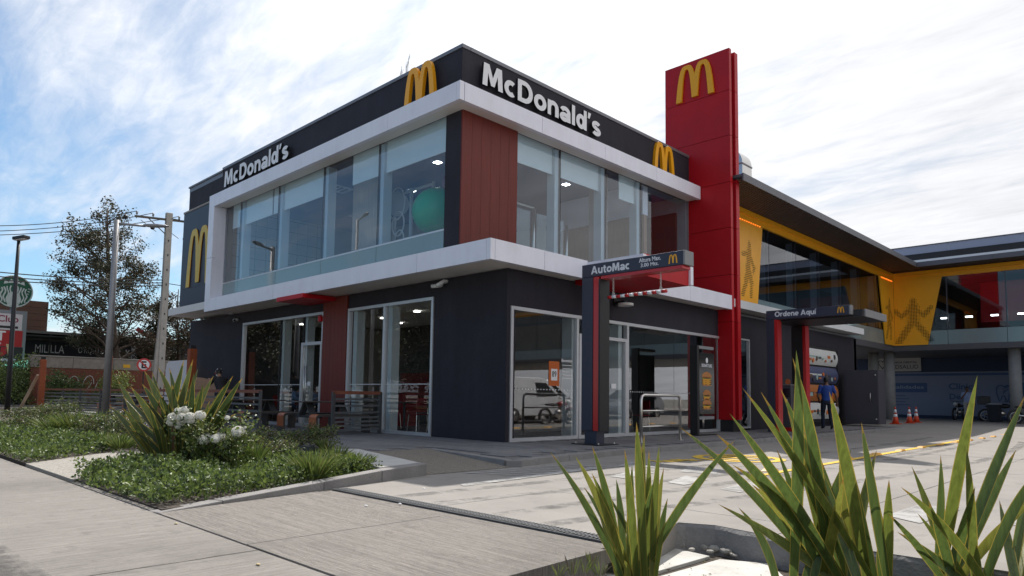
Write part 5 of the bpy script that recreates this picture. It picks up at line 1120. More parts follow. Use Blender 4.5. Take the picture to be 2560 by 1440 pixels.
DARKB = [mat('deep_blade_a', (.055, .082, .026), .36, .35, 3, .25, 30, stretch=(14, 14, 1.2), trans=.3), mat('deep_blade_b', (.042, .066, .024), .36, .35, 3, .25, 30, stretch=(14, 14, 1.2), trans=.28), mat('deep_blade_c', (.085, .11, .03), .36, .35, 3, .25, 30, stretch=(14, 14, 1.2), trans=.34), TIPM, DRYM, MARG]
BSET = [BM]
def flax(name, base, tips, label, w=.085, extra=0, hgt=1.1, spread=.7, jit=.3, grp='spiky flax plants', bw=.12):
    t = thing('flax_plant', base, label, 'plant', grp); b = Vector(base)
    d0 = (b-CAM).dot(_f); fc = Vector((CAM.x-b.x, CAM.y-b.y, 0)).normalized()
    for u, v in tips:
        tp = dep(u, v, d0+R_.uniform(-jit, jit)); out = Vector((tp.x-b.x, tp.y-b.y, 0)); bb = b+Vector((R_.uniform(-bw, bw), R_.uniform(-bw, bw), -.02))+out*.08
        ln = (tp-bb).length; bend = UZ*R_.uniform(.0, .10)*ln - out*R_.uniform(.04, .22)+fc*R_.uniform(-.05, .05)
        one_blade(t, bb, tp, bend, w*R_.uniform(.85, 1.2)*min(1.15, .6+ln*.45), R_.uniform(-.55, .55), tipf=R_.choice((.90, .93, .96, 2)), face=fc)
    for k in range(extra):
        a = R_.uniform(0, 6.28); h = hgt*R_.uniform(.45, .95); s = spread*R_.uniform(.3, 1); tp = b+Vector((math.cos(a)*s, math.sin(a)*s, h)); bb = b+Vector((math.cos(a)*bw, math.sin(a)*bw, -.02))
        one_blade(t, bb, tp, UZ*.08, w*R_.uniform(.7, 1.0), R_.uniform(-1, 1), dry=(k % 5 == 4), face=fc)
    return t
Z6 = lambda l: [(1360+x*.46875, 860+y*.46875) for x, y in l]
SL = -.31
bL = gz(1592, 1490, SL)
flax('flax_plant', bL, Z6([(30, 572), (165, 595), (255, 540), (253, 685), (493, 415), (523, 530), (615, 540), (640, 655), (1020, 510), (297, 925), (560, 560), (470, 640), (385, 720), (590, 720), (340, 800), (660, 820), (210, 760), (430, 560), (535, 470)]), 'smaller spiky flax plant in the foreground with reddish tips', .052, 3, .5, .25, .24, bw=.12)
bR = gz(2130, 1535, SL)
flax('flax_plant', bR, Z6([(715, 435), (920, 480), (990, 370), (1055, 230), (1155, 252), (1260, 235), (1298, 350), (1325, 70), (1345, 30), (1520, 250), (1530, 340), (1405, 510), (1692, 415), (1775, 565), (1600, 700), (925, 852), (1035, 870), (1105, 745), (1480, 620), (1640, 560), (1240, 560), (1720, 640), (1580, 520), (1840, 720), (1000, 640)]), 'largest spiky flax plant in the foreground, right of the broken kerb', .059, 3, .5, .4, .4, bw=.27)
bQ = gz(2450, 1530, SL)
flax('flax_plant', bQ, Z6([(2115, 590), (2250, 530), (2312, 165), (2570, 265), (2428, 830), (2600, 700), (1990, 900), (2600, 960), (2700, 600), (2050, 840), (2200, 1000), (1900, 760), (1960, 650), (2520, 560), (1880, 1000), (2300, 760), (2650, 800), (2480, 980), (1830, 900)]), 'spiky flax plant at the right edge of the foreground', .053, 3, .5, .4, .36, bw=.24)
BSET[0] = DARKB
bA = gz(440, 1160, 0)
tipsA = [(293, 949), (272, 1013), (325, 964), (354, 958), (360, 926), (380, 929), (394, 916), (423, 918), (460, 898), (483, 897), (484, 932), (509, 955), (544, 991), (583, 939), (608, 942), (585, 994), (591, 1033), (534, 939), (440, 978), (340, 985), (410, 950), (500, 975), (560, 965), (470, 940), (312, 1040), (345, 1010), (525, 1000), (450, 930), (430, 960), (375, 970), (400, 985), (495, 920), (515, 1030), (420, 1010), (470, 1000), (330, 1075), (305, 990)]
flax('flax_plant', bA, tipsA, 'big spiky flax plant with yellow-edged leaves in the left garden bed', .080, 20, .95, .75, .45, bw=.22)
flax('flax_plant', gz(395, 1150, 0), [(345, 1118), (352, 1128), (360, 1140), (338, 1133), (370, 1112), (380, 1120)], 'small low flax plant at the foot of the big one', .07, 6, .3, .35, .2)

def leafcloud(m, pts, size, up=.3, nm=4, asp=1.9):
    for p in pts:
        p = Vector(p); d = Vector((R_.gauss(0, 1), R_.gauss(0, 1), R_.gauss(up, .7))).normalized(); s = d.cross(Vector((R_.gauss(0, 1), R_.gauss(0, 1), R_.gauss(0, 1)))).normalized(); L_ = size*R_.uniform(.6, 1.3)
        k = len(m.v); nn = s.cross(d)*L_*.12
        m.v += [tuple(p), tuple(p+d*L_*.5+s*L_/asp/2-nn), tuple(p+d*L_), tuple(p+d*L_*.5-s*L_/asp/2-nn)]; m.f += [(k, k+1, k+2), (k, k+2, k+3)]; q = R_.randrange(nm); m.m += [q, q]
def shrub(x, y, z, rx, ry, h, n, mats, label, size=.05, group='low shrubs in the garden beds', stems=7, cat='shrub'):
    t = thing('shrub', (x, y, z), label, cat, group); c = Vector((x, y, z)); st = MB(); pts = []
    tipsl = []
    for k in range(stems):
        a = R_.uniform(0, 6.28); r = R_.uniform(.3, .9); e = c+Vector((math.cos(a)*rx*r, math.sin(a)*ry*r, h*R_.uniform(.65, 1.0))); tipsl.append(e); st.tube([c, c.lerp(e, .5)+UZ*h*.1, e], [.012, .009, .004], 5)
    st.build('stem', STEM, t)
    for k in range(n):
        if R_.random() < .55:
            e = R_.choice(tipsl); q = c.lerp(e, R_.uniform(.45, 1.05)); pts.append(q+Vector((R_.gauss(0, .13)*rx*1.4, R_.gauss(0, .13)*ry*1.4, R_.gauss(0, .09)*h)))
        else:
            a = R_.uniform(0, 6.28); u_ = R_.random()**.5; ph = R_.uniform(0, 1)
            pts.append(c+Vector((math.cos(a)*rx*u_, math.sin(a)*ry*u_, .04+h*math.sqrt(max(0, 1-u_*u_))*R_.uniform(.2, 1)*.9)))
    m = MB(); leafcloud(m, pts, size, .5, len(mats)); m.build('foliage', mats, t); return t
def tuft(x, y, z, h, n, spread, label, mats=None, w=.012, group='grassy tufts in the garden beds'):
    t = thing('grass_tuft', (x, y, z), label, 'grass tuft', group); m = MB()
    for k in range(n):
        a = R_.uniform(0, 6.28); r = R_.random()**.6; b = Vector((x+math.cos(a)*.12*r*spread/.3, y+math.sin(a)*.12*r*spread/.3, z)); e = b+Vector((math.cos(a)*spread*r, math.sin(a)*spread*r, h*R_.uniform(.6, 1)*(1-.25*r)))
        blade(m, b, e, UZ*h*.18*r, w*R_.uniform(.8, 1.4), R_.uniform(-1.5, 1.5), n=4, tipf=2, mi=R_.randrange(3))
    m.build('blades', mats or [LF[1], LF[3], mat('grass_dark', (.06, .10, .02), .5, .2, 8, trans=.3)], t); return t
# garden beds: soil bodies
BED1 = [(3.72, -7.98), (.92, -7.96), tuple(gz(300, 1172).xy), tuple(gz(395, 1152).xy), tuple(gz(470, 1135).xy), (-2.0, -5.0), (-2.0, -3.74), (.32, -3.74), (1.2, -4.4), (2.05, -4.93), (2.95, -5.1)]
BED2 = [(-1.4, -7.98), (-28, -7.98), (-28, -3.0), (-5.5, -3.0), (-4.4, -4.2), (-3.5, -5.3), (-3.0, -6.3)]
MB().poly(BED1, -.14, -.085).build('garden_bed', SOIL, kind='structure'); MB().poly(BED2, -.14, -.085).build('garden_bed', SOIL, kind='structure')
MB().poly([(.98, -8.0), (-1.45, -8.0), (-3.1, -6.3), (-3.6, -5.2), (-5.4, -3.8), (-1.4, -3.76), (-1.4, -5.0), tuple(gz(480, 1138).xy), tuple(gz(395, 1155).xy), tuple(gz(300, 1175).xy)], -.14, -.080).build('gravel_path', mat('pebble_concrete', (.30, .28, .25), .95, .35, 22, 1.0, 55), kind='structure')
# end slab and ramped kerb stones of the near bed
kp = thing('bed_kerb', (3.3, -6.2, -.1), 'sloping grey concrete kerb of the left garden bed, rising to the right', 'kerb')
kk = [((3.80, -8.03), -.098, (3.66, -7.42), -.07), ((3.66, -7.415), -.068, (3.40, -6.2), -.01), ((3.398, -6.195), -.01, (3.20, -5.3), .035), ((3.198, -5.292), .035, (3.02, -4.47), .06)]
for (p, za, q, zb) in kk: kerb(p, q, .17, za, zb, -.14, -1, kp)
MB().poly([(.36, -3.78), (2.93, -4.47), (2.86, -4.6), (3.0, -5.2), (2.1, -5.0), (1.2, -4.45), (.1, -4.1)], -.14, .052).build('end_slab', mat('pale_concrete', (.42, .41, .39), .85, .12, 4, .2, 60), kp)
def ptin(P, n):
    xs1 = [p[0] for p in P]; ys1 = [p[1] for p in P]; r = []
    while len(r) < n:
        x, y = R_.uniform(min(xs1), max(xs1)), R_.uniform(min(ys1), max(ys1))
        if inside(x, y, P): r.append((x, y))
    return r
def mound(x, y): return .13+.10*noise.noise(Vector((x*1.3, y*1.3, 0)))+.05*noise.noise(Vector((x*4, y*4, 2)))
def cover(name, P, n, size, label, edge=.0):
    m = MB(); pts = []
    for x, y in ptin(P, n):
        h = max(.02, mound(x, y)); pts.append((x+R_.uniform(-.06, .06), y+R_.uniform(-.06, .06), -.095+h*R_.uniform(.15, 1.45)))
    leafcloud(m, pts, size, .9, 4, 1.5); return m.build(name, [LF[0], LF[1], LF[2], LF[1]], label=label, cat='ground cover', kind='stuff')
C1 = [(3.55, -7.98), (.85, -7.97), tuple(gz(300, 1176).xy), tuple(gz(395, 1156).xy), tuple(gz(480, 1140).xy), (.3, -5.3), (1.9, -5.0), (2.9, -5.1)]
cover('ground_cover', C1, 26000, .048, 'leafy green ground cover spilling over the near garden bed')
C2 = [(-1.45, -7.99), (-14, -8.02), (-14, -6.2), (-3.4, -5.9), (-3.0, -6.4)]
cover('ground_cover', C2, 30000, .052, 'leafy green ground cover along the left garden bed')
# trailing leaves over the kerb
# tufts and shrubs of the near bed
def bp(u, v, z=-.02): return gz(u, v, z)
for k, (u, v, h, sp, n, lb) in enumerate(((632, 1165, .42, .22, 150, 'upright grassy tuft beside the white roses'), (782, 1195, .40, .30, 260, 'round bright grassy tuft near the kerb'), (880, 1180, .32, .26, 220, 'grassy tuft at the right end of the near bed'), (838, 1160, .34, .2, 120, 'small grassy tuft between two larger tufts'), (700, 1130, .3, .18, 70, 'thin grassy tuft at the back of the near bed'), (815, 1125, .28, .18, 60, 'sparse grassy tuft at terrace edge'))):
    p = bp(u, v); tuft(p.x, p.y, -.03, h, n, sp, lb)
SM = [LF[2], LF[4], LF[0], LF[3]]
for (u, v, rx, h, n, lb) in ((655, 1128, .45, .38, 1500, 'brown-green shrub behind the roses at terrace edge'), (740, 1122, .5, .33, 1500, 'low mottled shrub along the terrace edge, left of the taller one'), (800, 1120, .42, .42, 1300, 'mottled shrub with a tall shoot along terrace edge'), (600, 1150, .4, .4, 1300, 'dense shrub between roses and grassy tuft'), (690, 1150, .5, .30, 1300, 'low dark shrub in the middle of near bed'), (560, 1130, .4, .35, 1000, 'shrub directly behind the white roses')):
    p = bp(u, v); shrub(p.x, p.y, -.03, rx, rx*.8, h, n, SM, lb, .045)
# left bed shrubs and tufts
for (u, v, rx, h, n, lb) in ((155, 1072, .75, .70, 2600, 'tallest shrub of the left bed, left of grey lamp post'), (330, 1105, .8, .55, 2600, 'grey-brown shrub left of the big flax plant'), (265, 1095, .7, .5, 2200, 'grey-brown shrub at the foot of the grey lamp post'), (75, 1075, .8, .4, 2000, 'low shrub at left edge behind the ground cover'), (225, 1075, .7, .35, 1600, 'low shrub behind the long grass'), (380, 1115, .5, .4, 1300, 'shrub behind the low flax plant'), (40, 1050, 1.0, .4, 1800, 'broad shrub at the far left by the pavement'), (110, 1050, .9, .35, 1500, 'low shrub in front of the left orange post')):
    p = bp(u, v); shrub(p.x, p.y, -.03, rx, rx*.8, h, n, SM, lb, .055)
for (u, v, h, sp, n, lb) in ((190, 1085, .65, .5, 260, 'long arching grass in the left bed'), (240, 1078, .6, .45, 240, 'long grass below the grey lamp post'), (140, 1085, .5, .45, 200, 'long grass at left behind ground cover'), (255, 1115, .32, .35, 220, 'short bright grass in front of the grey-brown shrub'), (300, 1120, .28, .3, 160, 'short bright grass near the path'), (95, 1040, .5, .5, 160, 'long grass beside leaning plank')):
    p = bp(u, v); tuft(p.x, p.y, -.03, h, n, sp, lb, w=.016)
# white roses
PET = mat('rose_petal', (.78, .77, .72), .6, .06, 20, trans=.3)
RB = thing('rose_bush', bp(545, 1172), 'white flowering rose bush in front of the big flax plant', 'rose bush'); rb = bp(545, 1172); d0 = (rb-CAM).dot(_f)
def rose(c, r, par):
    c = Vector(c); m = MB(); ax = (Vector((CAM.x-c.x, CAM.y-c.y, 0)).normalized()*R_.uniform(.3, .9)+UZ*.7).normalized(); s = ax.cross(UX).normalized(); t_ = ax.cross(s)
    m.sph(c, (r*.55, r*.55, r*.5), 10, 7)
    for i, v in enumerate(m.v): v = Vector(v); m.v[i] = tuple(c+(v-c)*(1+.25*noise.noise(v*60)))
    for ringi, (n, ph, rr) in enumerate(((7, .15, 1.0), (7, .55, .98), (6, .95, .9), (5, 1.25, .8))):
        for i in range(n):
            a = 2*math.pi*(i+.37*ringi)/n+R_.uniform(-.2, .2); o = s*math.cos(a)+t_*math.sin(a); q = -s*math.sin(a)+t_*math.cos(a); w = r*.42; k = len(m.v)
            def P(p, ww, g): d = o*math.cos(p)+ax*math.sin(p); return c+d*r*rr*g+q*ww
            m.v += [tuple(P(ph-.55, -w*.6, .75)), tuple(P(ph-.55, w*.6, .75)), tuple(P(ph, w, .95)), tuple(P(ph+.35, w*.5, 1.05)), tuple(P(ph+.35, -w*.5, 1.05)), tuple(P(ph, -w, .95))]; m.f += [(k, k+1, k+2, k+5), (k+5, k+2, k+3, k+4)]; m.m += [0, 0]
    return m.build('rose_flower', PET, par)
stm = MB(); lp = []
for (u, v, r) in ((447, 1030, .05), (462, 1026, .045), (433, 1046, .06), (428, 1058, .05), (455, 1045, .05), (459, 1053, .045), (474, 1044, .055), (476, 1052, .045), (450, 1065, .055), (500, 1041, .06), (511, 1102, .07), (520, 1098, .06), (540, 1100, .06), (550, 1095, .06), (595, 1082, .07), (603, 1086, .055), (590, 1094, .045), (568, 1046, .03), (612, 1070, .02)):
    c = dep(u, v, d0-.35+R_.uniform(-.12, .12)); rose(c, r*1.15, RB)
    b = rb+Vector((R_.uniform(-.1, .1), R_.uniform(-.1, .1), -.02)); md = b.lerp(c, .5)+UZ*.1; stm.tube([b, md, c-UZ*.02], [.009, .007, .004], 5); lp += [b.lerp(c, R_.uniform(.3, 1.0))+Vector((R_.gauss(0, .09), R_.gauss(0, .09), R_.gauss(0, .07))) for _ in range(90)]
for k in range(14):
    e = dep(R_.uniform(460, 650), R_.uniform(1030, 1130), d0+R_.uniform(-.5, .4)); b = rb; stm.tube([b, b.lerp(e, .5)+UZ*.08, e], [.008, .006, .003], 5); lp += [b.lerp(e, R_.uniform(.35, 1.05))+Vector((R_.gauss(0, .08), R_.gauss(0, .08), R_.gauss(0, .06))) for _ in range(90)]
stm.build('stem', STEM, RB); ml = MB(); leafcloud(ml, lp, .05, .4, 4, 1.6); ml.build('foliage', [LF[0], LF[1], LF[3], LF[2]], RB)
# pale lilac flower behind
p = dep(364, 1066, d0+.6); lc = thing('lilac_flower', p-UZ*.4, 'pale lilac flower head beside the flax plant', 'flower'); MB().tube([p-UZ*.45, p], .006, 5).build('stem', STEM, lc); mm = MB(); leafcloud(mm, [p+Vector((R_.gauss(0, .03), R_.gauss(0, .03), R_.gauss(0, .025))) for _ in range(60)], .03, .5, 1); mm.build('petals', mat('lilac', (.45, .42, .58), .6), lc)

# ------------------------------------------------------------------ trees
def tree(name, base, H, crown, label, nleaf, lm, seed, lsize=.22, trunk_r=.28, group=None, bare=.0, lean=(0, 0), cat='tree'):
    rr = random.Random(seed); t = thing(name, base, label, cat, group); b = Vector(base); m = MB(); tips = []
    def grow(p, d, L_, r, lev):
        n = 4; pts = [p]; q = p.copy(); dd = d.copy()
        for i in range(n):
            dd = (dd+Vector((rr.gauss(0, .16), rr.gauss(0, .16), rr.gauss(.05, .1)))).normalized(); q = q+dd*L_/n; pts.append(q.copy())
        m.tube(pts, [r*(1-.55*i/n) for i in range(n+1)], 7 if lev < 2 else 4, False)
        if lev >= 3: tips.extend(pts[2:]); return
        for k in range(rr.choice((3, 4)) if lev < 2 else 3):
            s = rr.uniform(.35, 1.0); i = min(n-1, int(s*n)); p2 = pts[i].lerp(pts[i+1], s*n-i) if i < n else pts[-1]
            a = rr.uniform(0, 6.28); sp = rr.uniform(.5, 1.0); ax = dd.cross(Vector((math.cos(a), math.sin(a), .3))).normalized()
            nd_ = (Matrix.Rotation(sp, 3, ax) @ dd); grow(p2, nd_, L_*rr.uniform(.5, .72), r*(1-.55*s)*.62, lev+1)
        tips.append(pts[-1])
    # leader with side limbs following the crown outline (fraction of height -> radius)
    pts = []; n = 12
    for i in range(n+1):
        f_ = i/n; pts.append(b+Vector((lean[0]*f_+.25*math.sin(f_*5+seed), lean[1]*f_+.25*math.cos(f_*4), H*f_*.97)))
    m.tube(pts, [trunk_r*(1-.9*i/n)+.015 for i in range(n+1)], 9, True)
    for f_, rad_ in crown:
        for k in range(max(2, int(rad_*1.6))):
            i = min(n-1, int(f_*n)); p = pts[i].lerp(pts[i+1], f_*n-i)-UZ*rad_*.35; a = rr.uniform(0, 6.28); d = Vector((math.cos(a), math.sin(a), rr.uniform(.25, .8))).normalized()
            grow(p, d, rad_*rr.uniform(.55, .88), trunk_r*.38*(1-f_*.6), 1 if rad_ > 1.4 else 2)
    m.build('trunk', BARK, t, True); lv = MB(); P2 = []
    while len(P2) < nleaf and tips:
        e = rr.choice(tips); s = lsize*1.25
        for k in range(14): P2.append(e+Vector((rr.gauss(0, s), rr.gauss(0, s), rr.gauss(0, s*.7))))
    leafcloud(lv, P2, lsize, .1, len(lm), 1.8); lv.build('crown', lm, t); return t
TL = [mat('tree_leaf_a', (.035, .042, .022), .55, .3, 3, trans=.2), mat('tree_leaf_b', (.055, .062, .028), .55, .3, 3, trans=.25), mat('tree_leaf_c', (.025, .03, .018), .55, .3, 3, trans=.2), mat('tree_leaf_d', (.085, .065, .03), .6, .3, 3, trans=.25)]
TB = [mat('dry_leaf_a', (.09, .055, .032), .7, .3, 3, trans=.2), mat('dry_leaf_b', (.06, .042, .028), .7, .3, 3, trans=.2), mat('dry_leaf_c', (.05, .055, .025), .7, .3, 3, trans=.2)]
b = wx(286, 990, -39.5); b.z = 0; tp = wx(262, 505, -39.5)
tree('tree', b, tp.z, [(.22, 1.4), (.32, 4.0), (.40, 4.6), (.48, 4.2), (.56, 3.5), (.64, 2.6), (.70, 3.0), (.78, 3.0), (.86, 2.2), (.94, 1.6)], 'tall open dark green tree standing behind the brick wall', 21000, TL, 11, .16, .30, 'trees in view', lean=(0, -.9))
b = wx(440, 990, -41); b.z = 0; tp = wx(430, 712, -41)
tree('tree', b, tp.z, [(.1, 2.6), (.2, 3.0), (.3, 3.2), (.42, 3.2), (.55, 3.0), (.68, 2.6), (.8, 2.0), (.9, 1.2)], 'smaller dry brown tree between pole and dark building', 22000, TB, 5, .15, .14, 'trees in view')
for (u, v, X, rx, h, n, lb, ms) in ((160, 985, -35.5, 1.2, 1.9, 4000, 'round dark bush in front of the brick wall', [LF[2], LF[0]]), (278, 985, -35.8, 1.1, 2.2, 3200, 'loose light green bush at the foot of the tall tree', [LF[1], LF[3]]), (12, 985, -37.2, 1.4, 2.9, 4500, 'dense bush at left edge before the bar fence', [LF[2], LF[0], LF[1]]), (75, 985, -39.4, 1.6, 2.6, 4500, 'bush inside the bar fence below the green parasol', [LF[2], LF[0]]), (40, 985, -39.8, 1.5, 2.2, 3500, 'dark bush inside the bar fence, left one', [LF[2], LF[0]]), (388, 985, -40.5, 1.0, 3.4, 3000, 'dark climbing bush behind the utility pole', [LF[2], LF[4]])):
    p = wx(u, v, X); shrub(p.x, p.y, 0, rx, rx, h, n, ms, lb, .13, 'bushes across the street', 10, 'bush')
# trees across the street behind the viewer (they show in the window reflections)
t0 = tree('tree', (-27, -20.5, -.1), 10.5, [(.25, 2.6), (.35, 3.2), (.45, 3.4), (.55, 3.2), (.65, 2.9), (.75, 2.4), (.88, 1.5)], 'street tree across the road behind the viewer, reflected in ground-floor windows', 9000, TL, 21, .36, .25, 'reflected street trees')
for x, y in ((-31, -22), (-35.5, -21), (-40, -23), (-44.5, -21), (-49.5, -23.5), (-54.5, -22), (-60, -24), (-65, -23)):
    c = clone(t0); c.location = (x, y, -.1); c.rotation_euler = (0, 0, R_.uniform(0, 6.28))
# ------------------------------------------------------------------ planting strip in the foreground
fs = thing('planting_strip', (8, -6.5, -.24), kind='structure')
MB().poly([(7.38, -8.04), (16, -8.04), (19.6, -4.55), (10.7, -4.75), (9.3, -4.92), (8.1, -5.02), (7.40, -4.95), (7.22, -5.62), (7.22, -6.14), (7.30, -6.3)], -.5, -.325).build('soil', SOIL, fs)
PALE = mat('pale_slab', (.46, .45, .42), .85, .16, 4, .25, 40, dark=(.26, .24, .21), dscale=3, damt=.5, spots=(.18, .16, .13), samt=.5)
for pts in ([gz(1500, 1402, -.300), gz(1652, 1362, -.300), gz(1775, 1390, -.300), gz(1622, 1434, -.300)], [gz(1640, 1442, -.300), gz(1798, 1397, -.300), gz(1925, 1408, -.300), gz(1960, 1440, -.300), gz(1900, 1500, -.300), gz(1700, 1500, -.300)], [gz(1485, 1414, -.300), gz(1606, 1447, -.300), gz(1690, 1505, -.300), gz(1470, 1500, -.300)]):
    MB().poly([(p.x, p.y) for p in pts], -.36, -.300+R_.uniform(-.004, .004)).build('paving_slab', PALE, fs, bevel=.006)
# broken inner face of the driveway edge
em = MB(); n = 40; face = [Vector((7.222, -6.1, 0)), Vector((7.21, -5.62, 0)), Vector((7.04, -4.99, 0)), Vector((7.32, -4.868, 0)), Vector((8.1, -5.0, 0)), Vector((9.3, -4.91, 0)), Vector((10.7, -4.76, 0))]
def along(P, t):
    ls = [(P[i+1]-P[i]).length for i in range(len(P)-1)]; s = t*sum(ls)
    for i, l in enumerate(ls):
        if s <= l: return P[i].lerp(P[i+1], s/l)
        s -= l
    return P[-1]
for i in range(n+1):
    p = along(face, i/n); j = noise.noise(p*6); out_ = Vector((.25, -1, 0)).normalized()
    em.v += [tuple(p+UZ*(-.103+.0*j)), tuple(p+out_*(.02+.02*j)+UZ*(-.125-.02*abs(j))), tuple(p+out_*(.035+.02*noise.noise(p*11))+UZ*-.22), tuple(p+out_*.05+UZ*-.34)]
for i in range(n):
    for j in range(3): k = i*4+j; em.f.append((k, k+1, k+5, k+4)); em.m.append(0)
em.build('broken_edge', KB, fs)
RBL = mat('rubble', (.33, .31, .28), .9, .25, 8, .6, 30)
for k, (u, v, r) in enumerate(((1703, 1368, .045), (1722, 1366, .055), (1742, 1370, .05), (1762, 1374, .04), (1786, 1378, .05), (1815, 1386, .045), (1835, 1392, .03), (1690, 1360, .03), (1775, 1383, .03), (1730, 1378, .025))):
    p = gz(u, v, -.30); m = MB().sph(p+UZ*r*.45, (r, r*.8, r*.55), 9, 6)
    for i, q in enumerate(m.v): nz = noise.noise(Vector(q)*24+Vector((k, 0, 0))); q = Vector(q); m.v[i] = tuple(q+(q-p)*nz*.5)
    m.build('rubble_stone', RBL, label=['flat broken concrete chunk', 'larger broken concrete chunk', 'rounded rubble stone', 'rubble stone', 'round grey rubble stone', 'loose rubble stone', 'small pebble', 'small rubble chip', 'tiny pebble', 'tiny stone chip'][k]+[' at the left foot of the broken kerb', ' lying below the kerb corner', ' in the middle of the rubble line', ' right of the rubble middle', ' against the kerb face', ' near the flax leaves', ' at the right end of rubble', ' at the kerb corner', ' in front of the round stone', ' in front of the larger chunk'][k], cat='stone', group='rubble along the broken kerb')
for k, (u, v) in enumerate(((1395, 1440), (1430, 1436), (1460, 1430), (1480, 1420), (1500, 1438))):
    p = gz(u, v, -.1); tuft(p.x, p.y, -.1, .10+.03*(k % 2), 16, .06, ['dry weed sprig at bottom edge left of the flax', 'reddish weed sprig at the slab edge', 'weed tuft on the slab edge', 'green weed beside the pale slab', 'small weed at foot of the flax plant'][k], [LF[3], LF[4], LF[1]], .006, 'weeds at the slab edge')
lt = MB(); pp = []
for k in range(900):
    x, y = R_.uniform(7.3, 10.5), R_.uniform(-7.9, -5.05)
    pp.append((x, y, -.318+.002*R_.random() if not (7.2 < x < 8.6 and -6.9 < y < -5.6) else -.298))
leafcloud(lt, pp, .035, -.1, 3, 2.6); lt.build('leaf_litter', [DRYM, LF[4], LF[3]], fs, kind='stuff')
# dropped bits on the concrete
for k, (u, v, M) in enumerate(((1000, 1260, LETT), (1060, 1222, LETT), (645, 1412, mat('crumb', (.4, .33, .18), .8)), (440, 1310, MATS['crumb']), (915, 1265, LETT))):
    p = gz(u, v, -.097); m = MB().sph(p+UZ*.004, (.02, .013, .006), 7, 4); m.build('paper_scrap', M, label=['white paper scrap beside the drain', 'white scrap left of the drain', 'brown leaf scrap at the bottom of the pavement', 'brown scrap near the bed corner', 'pale scrap near the kerb'][k], cat='scrap')
